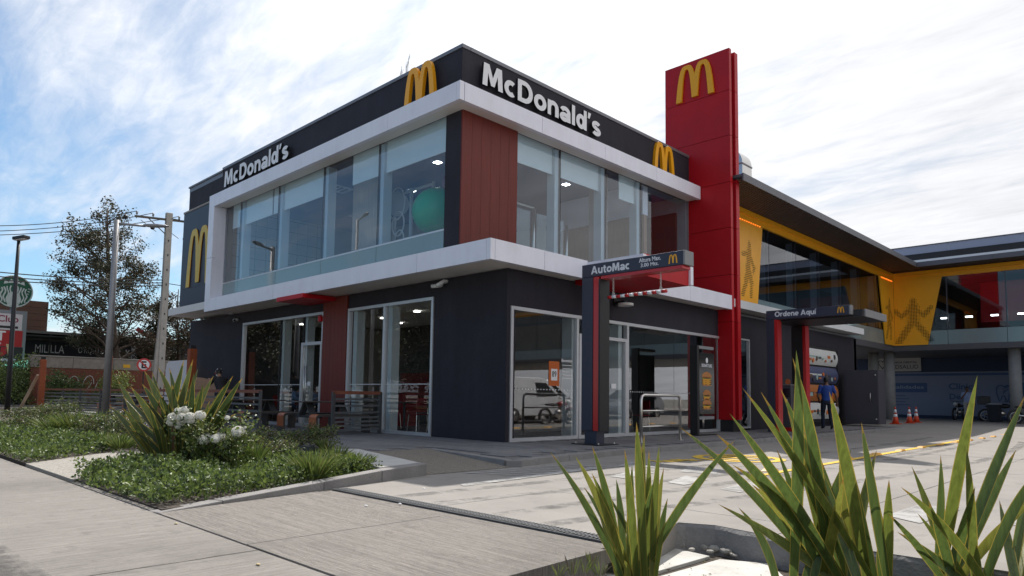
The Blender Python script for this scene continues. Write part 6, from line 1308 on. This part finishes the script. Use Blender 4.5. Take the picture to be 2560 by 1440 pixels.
# ------------------------------------------------------------------ people
SKIN = mat('skin', (.30, .16, .10), .55, .08, 12); SKIN2 = mat('skin_dark', (.17, .085, .055), .55, .08, 12); HAIR = mat('hair_black', (.012, .010, .009), .6)
def person(loc, rz, label, J, mats, hair=None, group='people', name='person', scale=1.0, vox=.010):
    """J joints in local space, x right, y forward, z up; mats: skin, top, trousers, shoes"""
    t = thing(name, loc, label, 'person', group, rz=rz, local=True); t.scale = (scale,)*3
    m = MB(); bones = []
    def limb(pts, rs, mi, seg_=10):
        pts = [Vector(p) for p in pts]; m.tube(pts, rs, seg_)
        for i in range(len(pts)-1): bones.append((pts[i], pts[i+1], (rs[i]+rs[i+1])/2, mi)); m.sph(pts[i], rs[i]*.98, 10, 7)
        m.sph(pts[-1], rs[-1]*.98, 10, 7)
    V_ = lambda k: Vector(J[k])
    pel, ch, nk, hd = V_('pelvis'), V_('chest'), V_('neck'), V_('head')
    # torso: elliptical rings
    side = (V_('shR')-V_('shL')).normalized(); ax = (nk-pel).normalized(); fw = side.cross(ax)*-1
    rings = [(pel-ax*.10, .165, .12, 2), (pel, .175, .125, 2), (pel.lerp(ch, .35), .155, .115, 1), (pel.lerp(ch, .7), .175, .125, 1), (ch, .195, .13, 1), (ch.lerp(nk, .55), .19, .115, 1), (nk-ax*.02, .10, .075, 1), (nk+ax*.0, .06, .06, 0)]
    k0_ = len(m.v); nn = 16
    for c, a, b, mi in rings:
        for j in range(nn): th = 2*math.pi*j/nn; m.v.append(tuple(c+side*a*math.cos(th)+fw*b*math.sin(th)))
    for i in range(len(rings)-1):
        for j in range(nn): m.f.append((k0_+i*nn+j, k0_+i*nn+(j+1) % nn, k0_+(i+1)*nn+(j+1) % nn, k0_+(i+1)*nn+j)); m.m.append(0)
        bones.append((rings[i][0], rings[i+1][0], .13, rings[i+1][3] if i else 2))
    m.f.append(tuple(k0_+j for j in range(nn))[::-1]); m.m.append(0); e_ = k0_+(len(rings)-1)*nn; m.f.append(tuple(e_+j for j in range(nn))); m.m.append(0)
    limb([nk-ax*.04, hd-UZ*.02], [.058, .055], 0)
    look = Vector(J.get('look', (0, 1, 0))).normalized(); hs = look.cross(UZ).normalized(); hu = hs.cross(look)
    k1 = len(m.v); m.sph((0, 0, 0), (.075, .095, .115), 16, 12)
    for i in range(k1, len(m.v)): x, y, z = m.v[i]; s_ = 1 if z > -.02 else 1-.25*(-z-.02)/.1; m.v[i] = tuple(hd+hs*x*s_+look*y*s_+hu*z)
    bones.append((hd-hu*.04, hd+hu*.04, .09, 0))
    m.tube([hd+look*.085+hu*.015, hd+look*.118-hu*.022], [.010, .015], 6); m.sph(hd+look*.088-hu*.085, (.026, .02, .02), 8, 6)
    for s_ in (-1, 1): m.sph(hd+hs*.077*s_-hu*.005, (.014, .022, .03), 8, 6)
    for S in 'LR':
        sh, el, wr = V_('sh'+S), V_('el'+S), V_('wr'+S); up_ = J.get('sleeve', .6)
        c = sh.lerp(el, up_); limb([ch.lerp(sh, .75), sh, c], [.075, .068, .056], 1); limb([c, el, wr], [.046, .041, .028], J.get('arm', 0))
        hdv = Vector(J.get('hand'+S, (wr-el))).normalized(); pn = hdv.cross(side).normalized() if abs(hdv.dot(side)) < .9 else Vector((0, 0, 1)); pw_ = pn.cross(hdv).normalized()
        palm = wr+hdv*.06; limb([wr, palm, wr+hdv*.09], [.028, .034, .032], 0)
        for f_, (o, l) in enumerate(((-.03, .07), (-.010, .08), (.010, .077), (.028, .062))):
            b0 = wr+hdv*.085+pw_*o; limb([b0, b0+hdv*l*.5+pn*.006, b0+hdv*l*.85+pn*.024], [.0105, .0100, .009], 0, 6)
        b0 = wr+hdv*.035+pw_*-.034; limb([b0, b0+hdv*.035-pw_*.022, b0+hdv*.065-pw_*.018], [.012, .011, .010], 0, 6)
        hp, kn, an, to = V_('hip'+S), V_('kn'+S), V_('an'+S), V_('to'+S)
        limb([hp, hp.lerp(kn, .5), kn, kn.lerp(an, .45), an], [.098, .088, .066, .062, .052], 2); limb([an-UZ*.02, an.lerp(to, .5)-UZ*.01, to], [.045, .046, .036], 3)
    me0 = m.mesh('body', mats); o = bpy.data.objects.new('body', me0); col.objects.link(o)
    r = o.modifiers.new('r', 'REMESH'); r.mode = 'VOXEL'; r.voxel_size = vox; s = o.modifiers.new('s', 'SMOOTH'); s.factor = .5; s.iterations = 3; d = o.modifiers.new('d', 'DECIMATE'); d.ratio = .35
    me = bpy.data.meshes.new_from_object(o.evaluated_get(bpy.context.evaluated_depsgraph_get())); bpy.data.objects.remove(o)
    me.materials.clear()
    for M in mats: me.materials.append(M)
    idx = []
    for p in me.polygons:
        c = p.center; best = (9, 0)
        for a, b, rr, mi in bones:
            ab = b-a; t_ = max(0, min(1, (c-a).dot(ab)/max(1e-9, ab.length_squared))); dd = (c-a-ab*t_).length-rr
            if dd < best[0]: best = (dd, mi)
        idx.append(best[1])
    me.polygons.foreach_set('material_index', idx); me.polygons.foreach_set('use_smooth', [True]*len(idx)); link('body', me, t)
    if hair:
        hm_ = MB(); hm_.sph((0, 0, 0), (.082, .102, .118), 16, 10)
        hm_.v = [tuple(hd+hs*x+look*(y-.008)+hu*(z+.012)) for x, y, z in hm_.v]
        keep = [f for f in hm_.f if sum((Vector(hm_.v[i])-hd).dot(hu) for i in f)/len(f) > (.045 if sum((Vector(hm_.v[i])-hd).dot(look) for i in f)/len(f) > .02 else -.05)]
        hm_.f = keep; hm_.m = [0]*len(keep); hm_.build('hair', hair, t, True)
    for s_ in (-1, 1): MB().sph(hd+look*.083+hs*.03*s_+hu*.012, .010, 7, 5).build('eye', BLACK, t, True)
    return t, hd, look, hs, hu
def pose(**k):
    J = dict(pelvis=(0, 0, .96), chest=(0, .01, 1.30), neck=(0, -.01, 1.50), head=(0, .02, 1.645), shL=(-.19, 0, 1.43), shR=(.19, 0, 1.43), elL=(-.26, -.03, 1.13), elR=(.26, -.03, 1.13), wrL=(-.27, .08, .90), wrR=(.27, .08, .90), hipL=(-.095, 0, .93), hipR=(.095, 0, .93), knL=(-.10, .03, .50), knR=(.10, .03, .50), anL=(-.11, -.02, .09), anR=(.11, -.02, .09), toL=(-.13, .15, .04), toR=(.13, .15, .04)); J.update(k); return J
BLUS = mat('royal_blue_shirt', (.012, .05, .26), .8, .12, 9); JEAN = mat('dark_jeans', (.012, .016, .035), .85, .15, 9); SHOE = mat('black_shoe', (.012, .012, .013), .5); LBS = mat('pale_blue_shirt', (.34, .42, .66), .8, .1, 9); CHINO = mat('grey_trousers', (.42, .39, .37), .85, .1, 9); BLKS = mat('black_shirt', (.012, .011, .014), .8, .1, 9); DEN = mat('denim_shirt', (.17, .24, .36), .85, .12, 9)
person((1.35, 14.0, .0), rad(34), 'man seen from behind in royal blue polo and jeans at the menu boards', pose(knL=(-.10, .14, .52), anL=(-.11, .05, .10), toL=(-.12, .22, .05), knR=(.10, -.02, .50), anR=(.11, -.20, .12), toR=(.11, -.06, .04), elL=(-.28, .0, 1.12), wrL=(-.20, .18, .98), elR=(.29, -.06, 1.13), wrR=(.34, .06, .90), look=(.25, 1, -.1)), [SKIN2, BLUS, JEAN, SHOE], HAIR)
m2 = wy(2420, 1050, 32.6)
g0 = .04
person((m2.x, 32.6, g0), rad(-150), 'man in pale blue shirt and grey trousers standing with one hand at his mouth', pose(elR=(.30, .10, 1.14), wrR=(.10, .20, 1.47), handR=(-.5, -.2, .8), look=(0, 1, -.05), elL=(-.30, -.02, 1.13), wrL=(-.28, .12, .92)), [SKIN2, LBS, CHINO, SHOE], HAIR, scale=1.0)
pc = wy(562, 990, -1.15)
t, hd, look, hs, hu = person((pc.x-.05, -1.25, 0), rad(88), 'worker in black cap, white face mask and black shirt leaning over the wood screen', pose(pelvis=(0, -.08, .94), chest=(0, .08, 1.25), neck=(0, .18, 1.43), head=(0, .27, 1.56), shL=(-.18, .13, 1.37), shR=(.18, .13, 1.37), elL=(-.24, .33, 1.17), elR=(.22, .36, 1.18), wrL=(-.16, .52, 1.30), wrR=(.10, .54, 1.24), handL=(.2, .5, .5), handR=(0, .7, .3), look=(0, .9, -.35), sleeve=.7), [SKIN, BLKS, JEAN, SHOE], HAIR)
cp = MB(); cp.sph((0, 0, 0), (.092, .112, .10), 16, 10); cp.v = [tuple(hd+hs*x+look*(y-.004)+hu*(max(z, -.015)+.045)) for x, y, z in cp.v]; cap = cp.build('cap', BLKS, t, True)
vm = MB(); vm.prism([(-.075, .06), (.075, .06), (.072, .15), (.04, .19), (-.04, .19), (-.072, .15)], hd+hu*.035, hs, (look-hu*.12).normalized(), hu, .012); vm.build('cap_visor', [mat('visor_red', (.45, .03, .04), .6)], cap)
mk = MB(); mk.sph((0, 0, 0), (.062, .05, .055), 12, 8); mk.v = [tuple(hd+hs*x+look*(max(y, -.01)+.062)+hu*(z-.045)) for x, y, z in mk.v]; mk.build('face_mask', LETT, t, True)
MB().tube([hd+look*.06-hu*.03+hs*.06, hd-look*.02+hu*.03+hs*.093, hd-look*.09+hu*.10+hs*.05], .006, 5).build('mask_strap', LETT, t, True); MB().tube([hd+look*.06-hu*.03-hs*.06, hd-look*.02+hu*.03-hs*.093, hd-look*.09+hu*.10-hs*.05], .006, 5).build('mask_strap', LETT, t, True)
# seated guests inside
def seated(x, y, rz, label, tall=1.0): return person((x, y, 0), rz, label, pose(pelvis=(0, -.05, .52), chest=(0, .12, .84), neck=(0, .24, 1.02), head=(0, .33, 1.14), shL=(-.18, .18, .97), shR=(.18, .18, .97), elL=(-.24, .36, .78), elR=(.24, .36, .78), wrL=(-.12, .56, .80), wrR=(.14, .58, .80), hipL=(-.10, 0, .52), hipR=(.10, 0, .52), knL=(-.12, .42, .52), knR=(.12, .42, .52), anL=(-.12, .36, .10), anR=(.12, .36, .10), toL=(-.12, .52, .04), toR=(.12, .52, .04), look=(0, .8, -.5), sleeve=.95, arm=1), [SKIN, DEN, JEAN, SHOE], HAIR, group='people')
pa = wy(735, 985, 1.0); seated(pa.x, 1.0, rad(-75), 'seated guest in denim shirt bending over table, left one behind the door glass'); pb = wy(782, 985, 1.5); seated(pb.x, 1.5, rad(-95), 'seated guest in denim shirt stretching an arm, right one behind the door glass')
REDC = mat('red_chair', (.28, .010, .014), .45)
def stool(x, y, label):
    t = thing('stool', (x, y, 0), label, 'stool', 'stools in the dining room'); MB().box(x-.19, x+.19, y-.19, y+.19, .43, .47).build('seat', BLACK, t, bevel=.01)
    for a_ in (-1, 1):
        for b_ in (-1, 1): MB().tube([(x+a_*.15, y+b_*.15, .43), (x+a_*.19, y+b_*.19, 0)], .012, 6).build('leg', BLACK, t)
stool(pa.x, .97, 'stool under the left seated guest'); stool(pb.x, 1.47, 'stool under the right seated guest')
def dtable(x, y, label, w=.6, d=.6, M=None):
    t = thing('dining_table', (x, y, 0), label, 'table', 'dining tables inside'); MB().box(x-w/2, x+w/2, y-d/2, y+d/2, .73, .76).build('table_top', M or TABT, t); MB().cyl((x, y, .02), .035, .71, 10).build('column', BLACK, t); MB().cyl((x, y, 0), .22, .02, 16).build('foot', BLACK, t)
def dchair(x, y, rz, label, M=None):
    t = thing('dining_chair', (x, y, 0), label, 'chair', 'dining chairs inside', rz=rz, local=True); m = M or BLACK
    MB().box(-.2, .2, -.2, .2, .43, .46).build('seat', m, t, bevel=.01); MB().box(-.2, .2, -.21, -.18, .5, .88).build('backrest', m, t, bevel=.01)
    for a_ in (-1, 1):
        for b_ in (-1, 1): MB().tube([(a_*.17, b_*.17, .43), (a_*.2, b_*.2, 0)], .012, 6).build('leg', STEEL, t)
        MB().tube([(a_*.18, -.18, .43), (a_*.18, -.2, .86)], .011, 6).build('back_post', STEEL, t)
dtable(pa.x+.6, 1.15, 'dining table in front of left seated guest', 1.0, .6); dtable(-5.2, 1.3, 'dining table behind the large window, left'); dtable(-3.3, 1.4, 'dining table behind the large window, right'); dtable(-11.4, 1.2, 'dining table behind the far left window')
for k, (x, y, rz, M, lb) in enumerate(((-5.8, 1.3, -90, REDC, 'red chair behind large window, left of its table'), (-4.6, 1.3, 90, REDC, 'red chair behind large window, right of its table'), (-3.9, 1.4, -90, BLACK, 'black chair behind large window, left of right table'), (-2.7, 1.2, 70, BLACK, 'black chair nearest the corner behind large window'), (-10.7, 1.1, 90, REDC, 'red chair behind the far left window, right one'), (-12.0, 1.2, -90, REDC, 'red chair behind the far left window, left one'), (-1.3, 6.0, 180, BLACK, 'black chair behind the driveway window'), (-1.6, 7.3, 160, REDC, 'red chair behind the driveway window'))): dchair(x, y, rad(rz), lb, M)
MB().box(-8.0, -7.1, 2.6, 3.2, 0, 1.0).build('red_counter', REDC, label='red bin counter behind the red column', cat='counter')
# play area upstairs: green ball tube, round frame rails, glass posts
PG = thing('play_tube', (-2.3, .6, 4.05), 'green plastic play tube behind the upper corner window', 'play equipment'); c = wy(1092, 530, .5)
MB().sph(c, (.62, .62, .60), 20, 14).build('green_dome', mat('play_green', (.008, .42, .17), .35), PG, True); MB().tube([c+Vector((.1, .3, .55)), c+Vector((.5, 1.2, .9))], .42, 18).build('purple_tube', mat('play_purple', (.22, .02, .20), .4), PG, True); MB().tube([c+Vector((.0, .0, -.55)), Vector((c.x, c.y+.3, 4.05))], .06, 10).build('support', GREYC, PG)
PF = thing('climbing_gym', (-4, 1.0, 4.05), 'pale tube frame with white rings of the play area upstairs', 'play equipment'); FRW = mat('pale_tube', (.5, .53, .56), .5)
x0 = wy(985, 600, 1.0).x; x1 = wy(1075, 600, 1.0).x
for x in (x0, x0+.75, x1+.1): MB().tube([(x, 1.0, 4.02), (x, 1.0, 6.55)], .05, 8).build('post', FRW, PF)
for z in (5.2, 6.5): MB().tube([(x0, 1.0, z), (x1+.1, 1.0, z)], .04, 8).build('rail', FRW, PF)
for (u, v, r) in ((992, 510, .36), (995, 560, .27), (998, 598, .2)):
    q = wy(u, v, .95); MB().tube([q+Vector((r*math.cos(t_), 0, r*1.25*math.sin(t_))) for t_ in [i*math.pi/12 for i in range(25)]], .022, 6, False).build('ring', LETT, PF, True)
MB().tube([wy(992, 510, .97), wy(992, 510, .99)], .34, 24).build('ring_panel', FRW, PF)
GB = thing('glass_balustrade', (-1.8, 3, 4.05), 'glass balustrade with steel posts behind the upper driveway window', 'balustrade')
for k in range(3):
    y = 1.6+k*1.35; MB().tube([(-2.0, y, 4.02), (-2.0, y, 5.9-.2*(k == 2))], .045, 10).build('post', STEEL, GB, True)
    if k < 2: MB().box(-2.01, -1.99, y+.1, y+1.2, 4.15, 5.8).build('glass_panel', GLASS, GB)
MB().tube([(-2.0, 1.6, 5.92), (-2.0, 2.95, 5.92)], .035, 8).build('rail', STEEL, GB)
# ------------------------------------------------------------------ cones, bin, motorcycles, bike racks
CON = mat('cone_orange', (.60, .055, .012), .5); 
def cone(u, v, k):
    p = gz(u, v, .02); p.z = -.1+max(0, min(1, (p.y-16)/5))*.13; t = thing('traffic_cone', p, ['orange traffic cone nearest the walkway end', 'middle orange traffic cone of the three', 'orange traffic cone farthest right'][k], 'cone', 'orange traffic cones')
    MB().box(p.x-.19, p.x+.19, p.y-.19, p.y+.19, p.z, p.z+.035).build('base', CON, t, bevel=.008); prof = [(.135, .035), (.105, .20), (.085, .30), (.065, .42), (.048, .53), (.03, .70), (.022, .72)]
    q = p
    MB().lathe(q, [prof[0], prof[1], prof[2]], 18).build('body', CON, t, True); MB().lathe(q, [(.0855, .30), (.0655, .42)], 18).build('band', LETT, t, True); MB().lathe(q, [(.065, .42), (.056, .48)], 18).build('body', CON, t, True); MB().lathe(q, [(.0565, .48), (.040, .61)], 18).build('band', LETT, t, True); MB().lathe(q, [(.0395, .61), (.028, .71), (.02, .72)], 18).build('tip', CON, t, True)
cone(2239, 1061, 0); cone(2274, 1059, 1); cone(2291, 1057, 2)
wb = wy(2487, 1052, 31.0); WBn = thing('waste_bin', (wb.x, 31, .04), 'dark round waste bin with bag beside the motorcycle', 'bin'); BIN = mat('bin_dark', (.03, .034, .045), .6, .1, 6)
MB().lathe((wb.x, 31, .04), [(.27, 0), (.29, .05), (.31, .8), (.33, .82), (.33, .86)], 20).build('body', BIN, WBn, True); MB().lathe((wb.x, 31, .90), [(.335, 0), (.33, .03), (.2, .07)], 20).build('lid', mat('bin_bag', (.30, .30, .32), .6), WBn, True)
def motorcycle(x, y, z, rz, label, box=True, M=None):
    t = thing('motorcycle', (x, y, z), label, 'motorcycle', 'parked motorcycles', rz=rz, local=True); P = M or mat('bike_red', (.25, .012, .012), .3)
    for yy, nm in ((-.66, 'rear'), (.66, 'front')):
        w = MB(); n = 24; w.tube([(0, yy+.30*math.cos(a), .30+.30*math.sin(a)) for a in [i*2*math.pi/n for i in range(n+1)]], .05, 8, False); wh = w.build('tyre', BLACK, t, True)
        w = MB(); w.tube([(0, yy+.22*math.cos(a), .30+.22*math.sin(a)) for a in [i*2*math.pi/n for i in range(n+1)]], .015, 6, False)
        for k in range(6): a = k*math.pi/3; w.tube([(0, yy, .30), (0, yy+.22*math.cos(a), .30+.22*math.sin(a))], .008, 4)
        w.build('rim', STEEL, wh, True)
    MB().tube([(-.07, .66, .30), (-.07, .42, .95)], .022, 6).build('fork', STEEL, t, True); MB().tube([(.07, .66, .30), (.07, .42, .95)], .022, 6).build('fork', STEEL, t, True)
    MB().tube([(0, -.66, .30), (0, -.1, .38), (0, .1, .40)], .03, 6).build('swingarm', BLACK, t, True); MB().sph((0, .02, .42), (.14, .22, .17), 10, 8).build('engine', STEEL, t, True)
    MB().sph((0, .18, .78), (.13, .27, .12), 12, 8).build('tank', P, t, True); MB().sph((0, -.32, .76), (.13, .38, .06), 12, 6).build('seat', BLACK, t, True)
    MB().tube([(-.34, .30, 1.02), (-.1, .42, 1.0), (.1, .42, 1.0), (.34, .30, 1.02)], .016, 6).build('handlebar', BLACK, t, True); MB().sph((0, .56, .85), (.10, .10, .10), 10, 8).build('headlight', LETT, t, True)
    MB().tube([(.13, .0, .34), (.14, -.75, .38)], .045, 10).build('exhaust', STEEL, t, True); MB().tube([(0, .66+.34*math.cos(a), .30+.34*math.sin(a)) for a in [.6+i*.25 for i in range(8)]], .035, 6).build('mudguard', P, t, True)
    if box: MB().box(-.25, .25, -.95, -.48, .85, 1.28).build('delivery_box', BLACK, t, bevel=.03); MB().box(-.256, -.251, -.85, -.6, .95, 1.18).build('box_print', LETT, t)
    for s_ in (-1, 1): MB().tube([(s_*.28, .33, 1.02), (s_*.33, .33, 1.18)], .008, 5).build('mirror_stem', BLACK, t)
    return t
mb_ = wy(2502, 1050, 32.3); motorcycle(mb_.x, 32.3, .04, rad(-62), 'dark motorcycle with black delivery box behind the waste bin', True, BLACK); mb_ = wy(2568, 1060, 30.0); motorcycle(mb_.x+.3, 29.2, .04, rad(-60), 'dark motorcycle cut by the right picture edge', False, BLACK)
mb_ = wy(2400, 1048, 34.2); motorcycle(mb_.x, 34.2, .04, rad(172), 'dark motorcycle behind the man in the pale blue shirt', False, BLACK)
for k, (u, lb) in enumerate(((2170, 'steel hoop bike rack left of the first column'), (2206, 'steel hoop bike rack between the first two columns'))):
    q = wy(u, 1040, 31.2); MB().tube([(q.x-.2, 31.2, .02), (q.x-.2, 31.2, .8), (q.x-.1, 31.2, .92), (q.x+.1, 31.2, .92), (q.x+.2, 31.2, .8), (q.x+.2, 31.2, .02)], .025, 8).build('bike_rack', BLACK if k else STEEL, smooth=True, label=lb, cat='bike rack', group='hoop bike racks')
# ------------------------------------------------------------------ parked vehicles on the right, seen in the window reflections
TYR = mat('tyre_rubber', (.015, .015, .016), .8); CGL = mat('car_glass', (.02, .025, .03), .08)
def car(x, y, rz, label, paint, prof, wz, W_, wheels, side_win, cat='car', wr=.31):
    t = thing('parked_'+cat, (x, y, -.1), label, cat, 'vehicles parked beside the driveway', rz=rz, local=True); m = MB(); n = len(prof)
    def hw(z): return W_/2*(1 if z < wz else 1-.20*(z-wz)/.7)
    for s in (-1, 1): m.v += [(s*hw(z), y_, z) for y_, z in prof]
    m.f = [tuple(range(n))[::-1], tuple(range(n, 2*n))] + [(i, (i+1) % n, n+(i+1) % n, n+i) for i in range(n)]; m.m = [0]*len(m.f)
    m.build('body', paint, t, bevel=.05)
    for wy_ in wheels:
        for s in (-1, 1):
            o = MB().tube([(s*(W_/2-.17), wy_, wr), (s*(W_/2+.012), wy_, wr)], wr, 22).build('wheel', TYR, t, True); MB().tube([(s*(W_/2+.005), wy_, wr), (s*(W_/2+.022), wy_, wr)], wr*.62, 14).build('rim', STEEL, o, True)
    for win in side_win:
        for s in (-1, 1):
            k = MB(); k.v = [(s*(hw(z)+.012), y_, z) for y_, z in win]; k.f = [tuple(range(len(win)))]; k.m = [0]; k.build('side_window', CGL, t)
    return t, hw
WPT = mat('car_white', (.66, .67, .69), .25, coat=.6); SIL = mat('car_silver', (.42, .43, .46), .25, metal=.5, coat=.6)
vprof = [(-2.1, .30), (-2.12, .75), (-2.05, 1.75), (-1.9, 1.83), (.45, 1.84), (.75, 1.74), (1.45, 1.08), (2.05, .92), (2.15, .65), (2.12, .30)]
vwin = [[(.0, 1.10), (.0, 1.62), (.62, 1.62), (1.18, 1.10)]]
def front_glass(t, hw, p0, p1):
    k = MB(); (ya2, za), (yb2, zb) = p0, p1; d_ = .012; k.v = [(-hw(za)+.1, ya2, za+d_), (hw(za)-.1, ya2, za+d_), (hw(zb)-.06, yb2, zb+d_), (-hw(zb)+.06, yb2, zb+d_)]; k.f = [(0, 1, 2, 3)]; k.m = [0]; k.build('windscreen', CGL, t)
for x, y, rz, lb in ((9.2, 10.2, 0, 'white panel van nearest the driveway, reflected in the entrance window'), (11.6, 13.6, rad(15), 'second white panel van behind the first one, in reflection')):
    t, hw = car(x, y, rz, lb, WPT, vprof, 1.0, 1.78, (-1.35, 1.35), vwin, 'van'); front_glass(t, hw, (1.40, 1.13), (.80, 1.71))
hprof = [(-2.0, .32), (-2.05, .75), (-1.9, 1.0), (-1.55, 1.38), (-.9, 1.50), (.0, 1.48), (.8, 1.02), (1.75, .86), (2.02, .66), (2.0, .30)]
for x, y, rz, lb, P in ((10.3, 19.2, rad(180), 'silver hatchback parked beside the driveway, reflected in the long window', SIL), (13.2, 24, rad(170), 'red hatchback parked behind the silver one, in reflection', mat('car_red', (.22, .01, .015), .3, coat=.6))):
    t, hw = car(x, y, rz, lb, P, hprof, .9, 1.76, (-1.28, 1.3), [[(-1.35, 1.04), (-1.2, 1.33), (-.75, 1.41), (-.25, 1.41), (-.25, 1.02)], [(-.2, 1.02), (-.2, 1.41), (.0, 1.40), (.6, 1.02)]]); front_glass(t, hw, (.76, 1.06), (.05, 1.46))
motorcycle(7.6, 10.6, -.1, rad(8), 'red motorcycle parked before the white vans, seen in reflection', False)
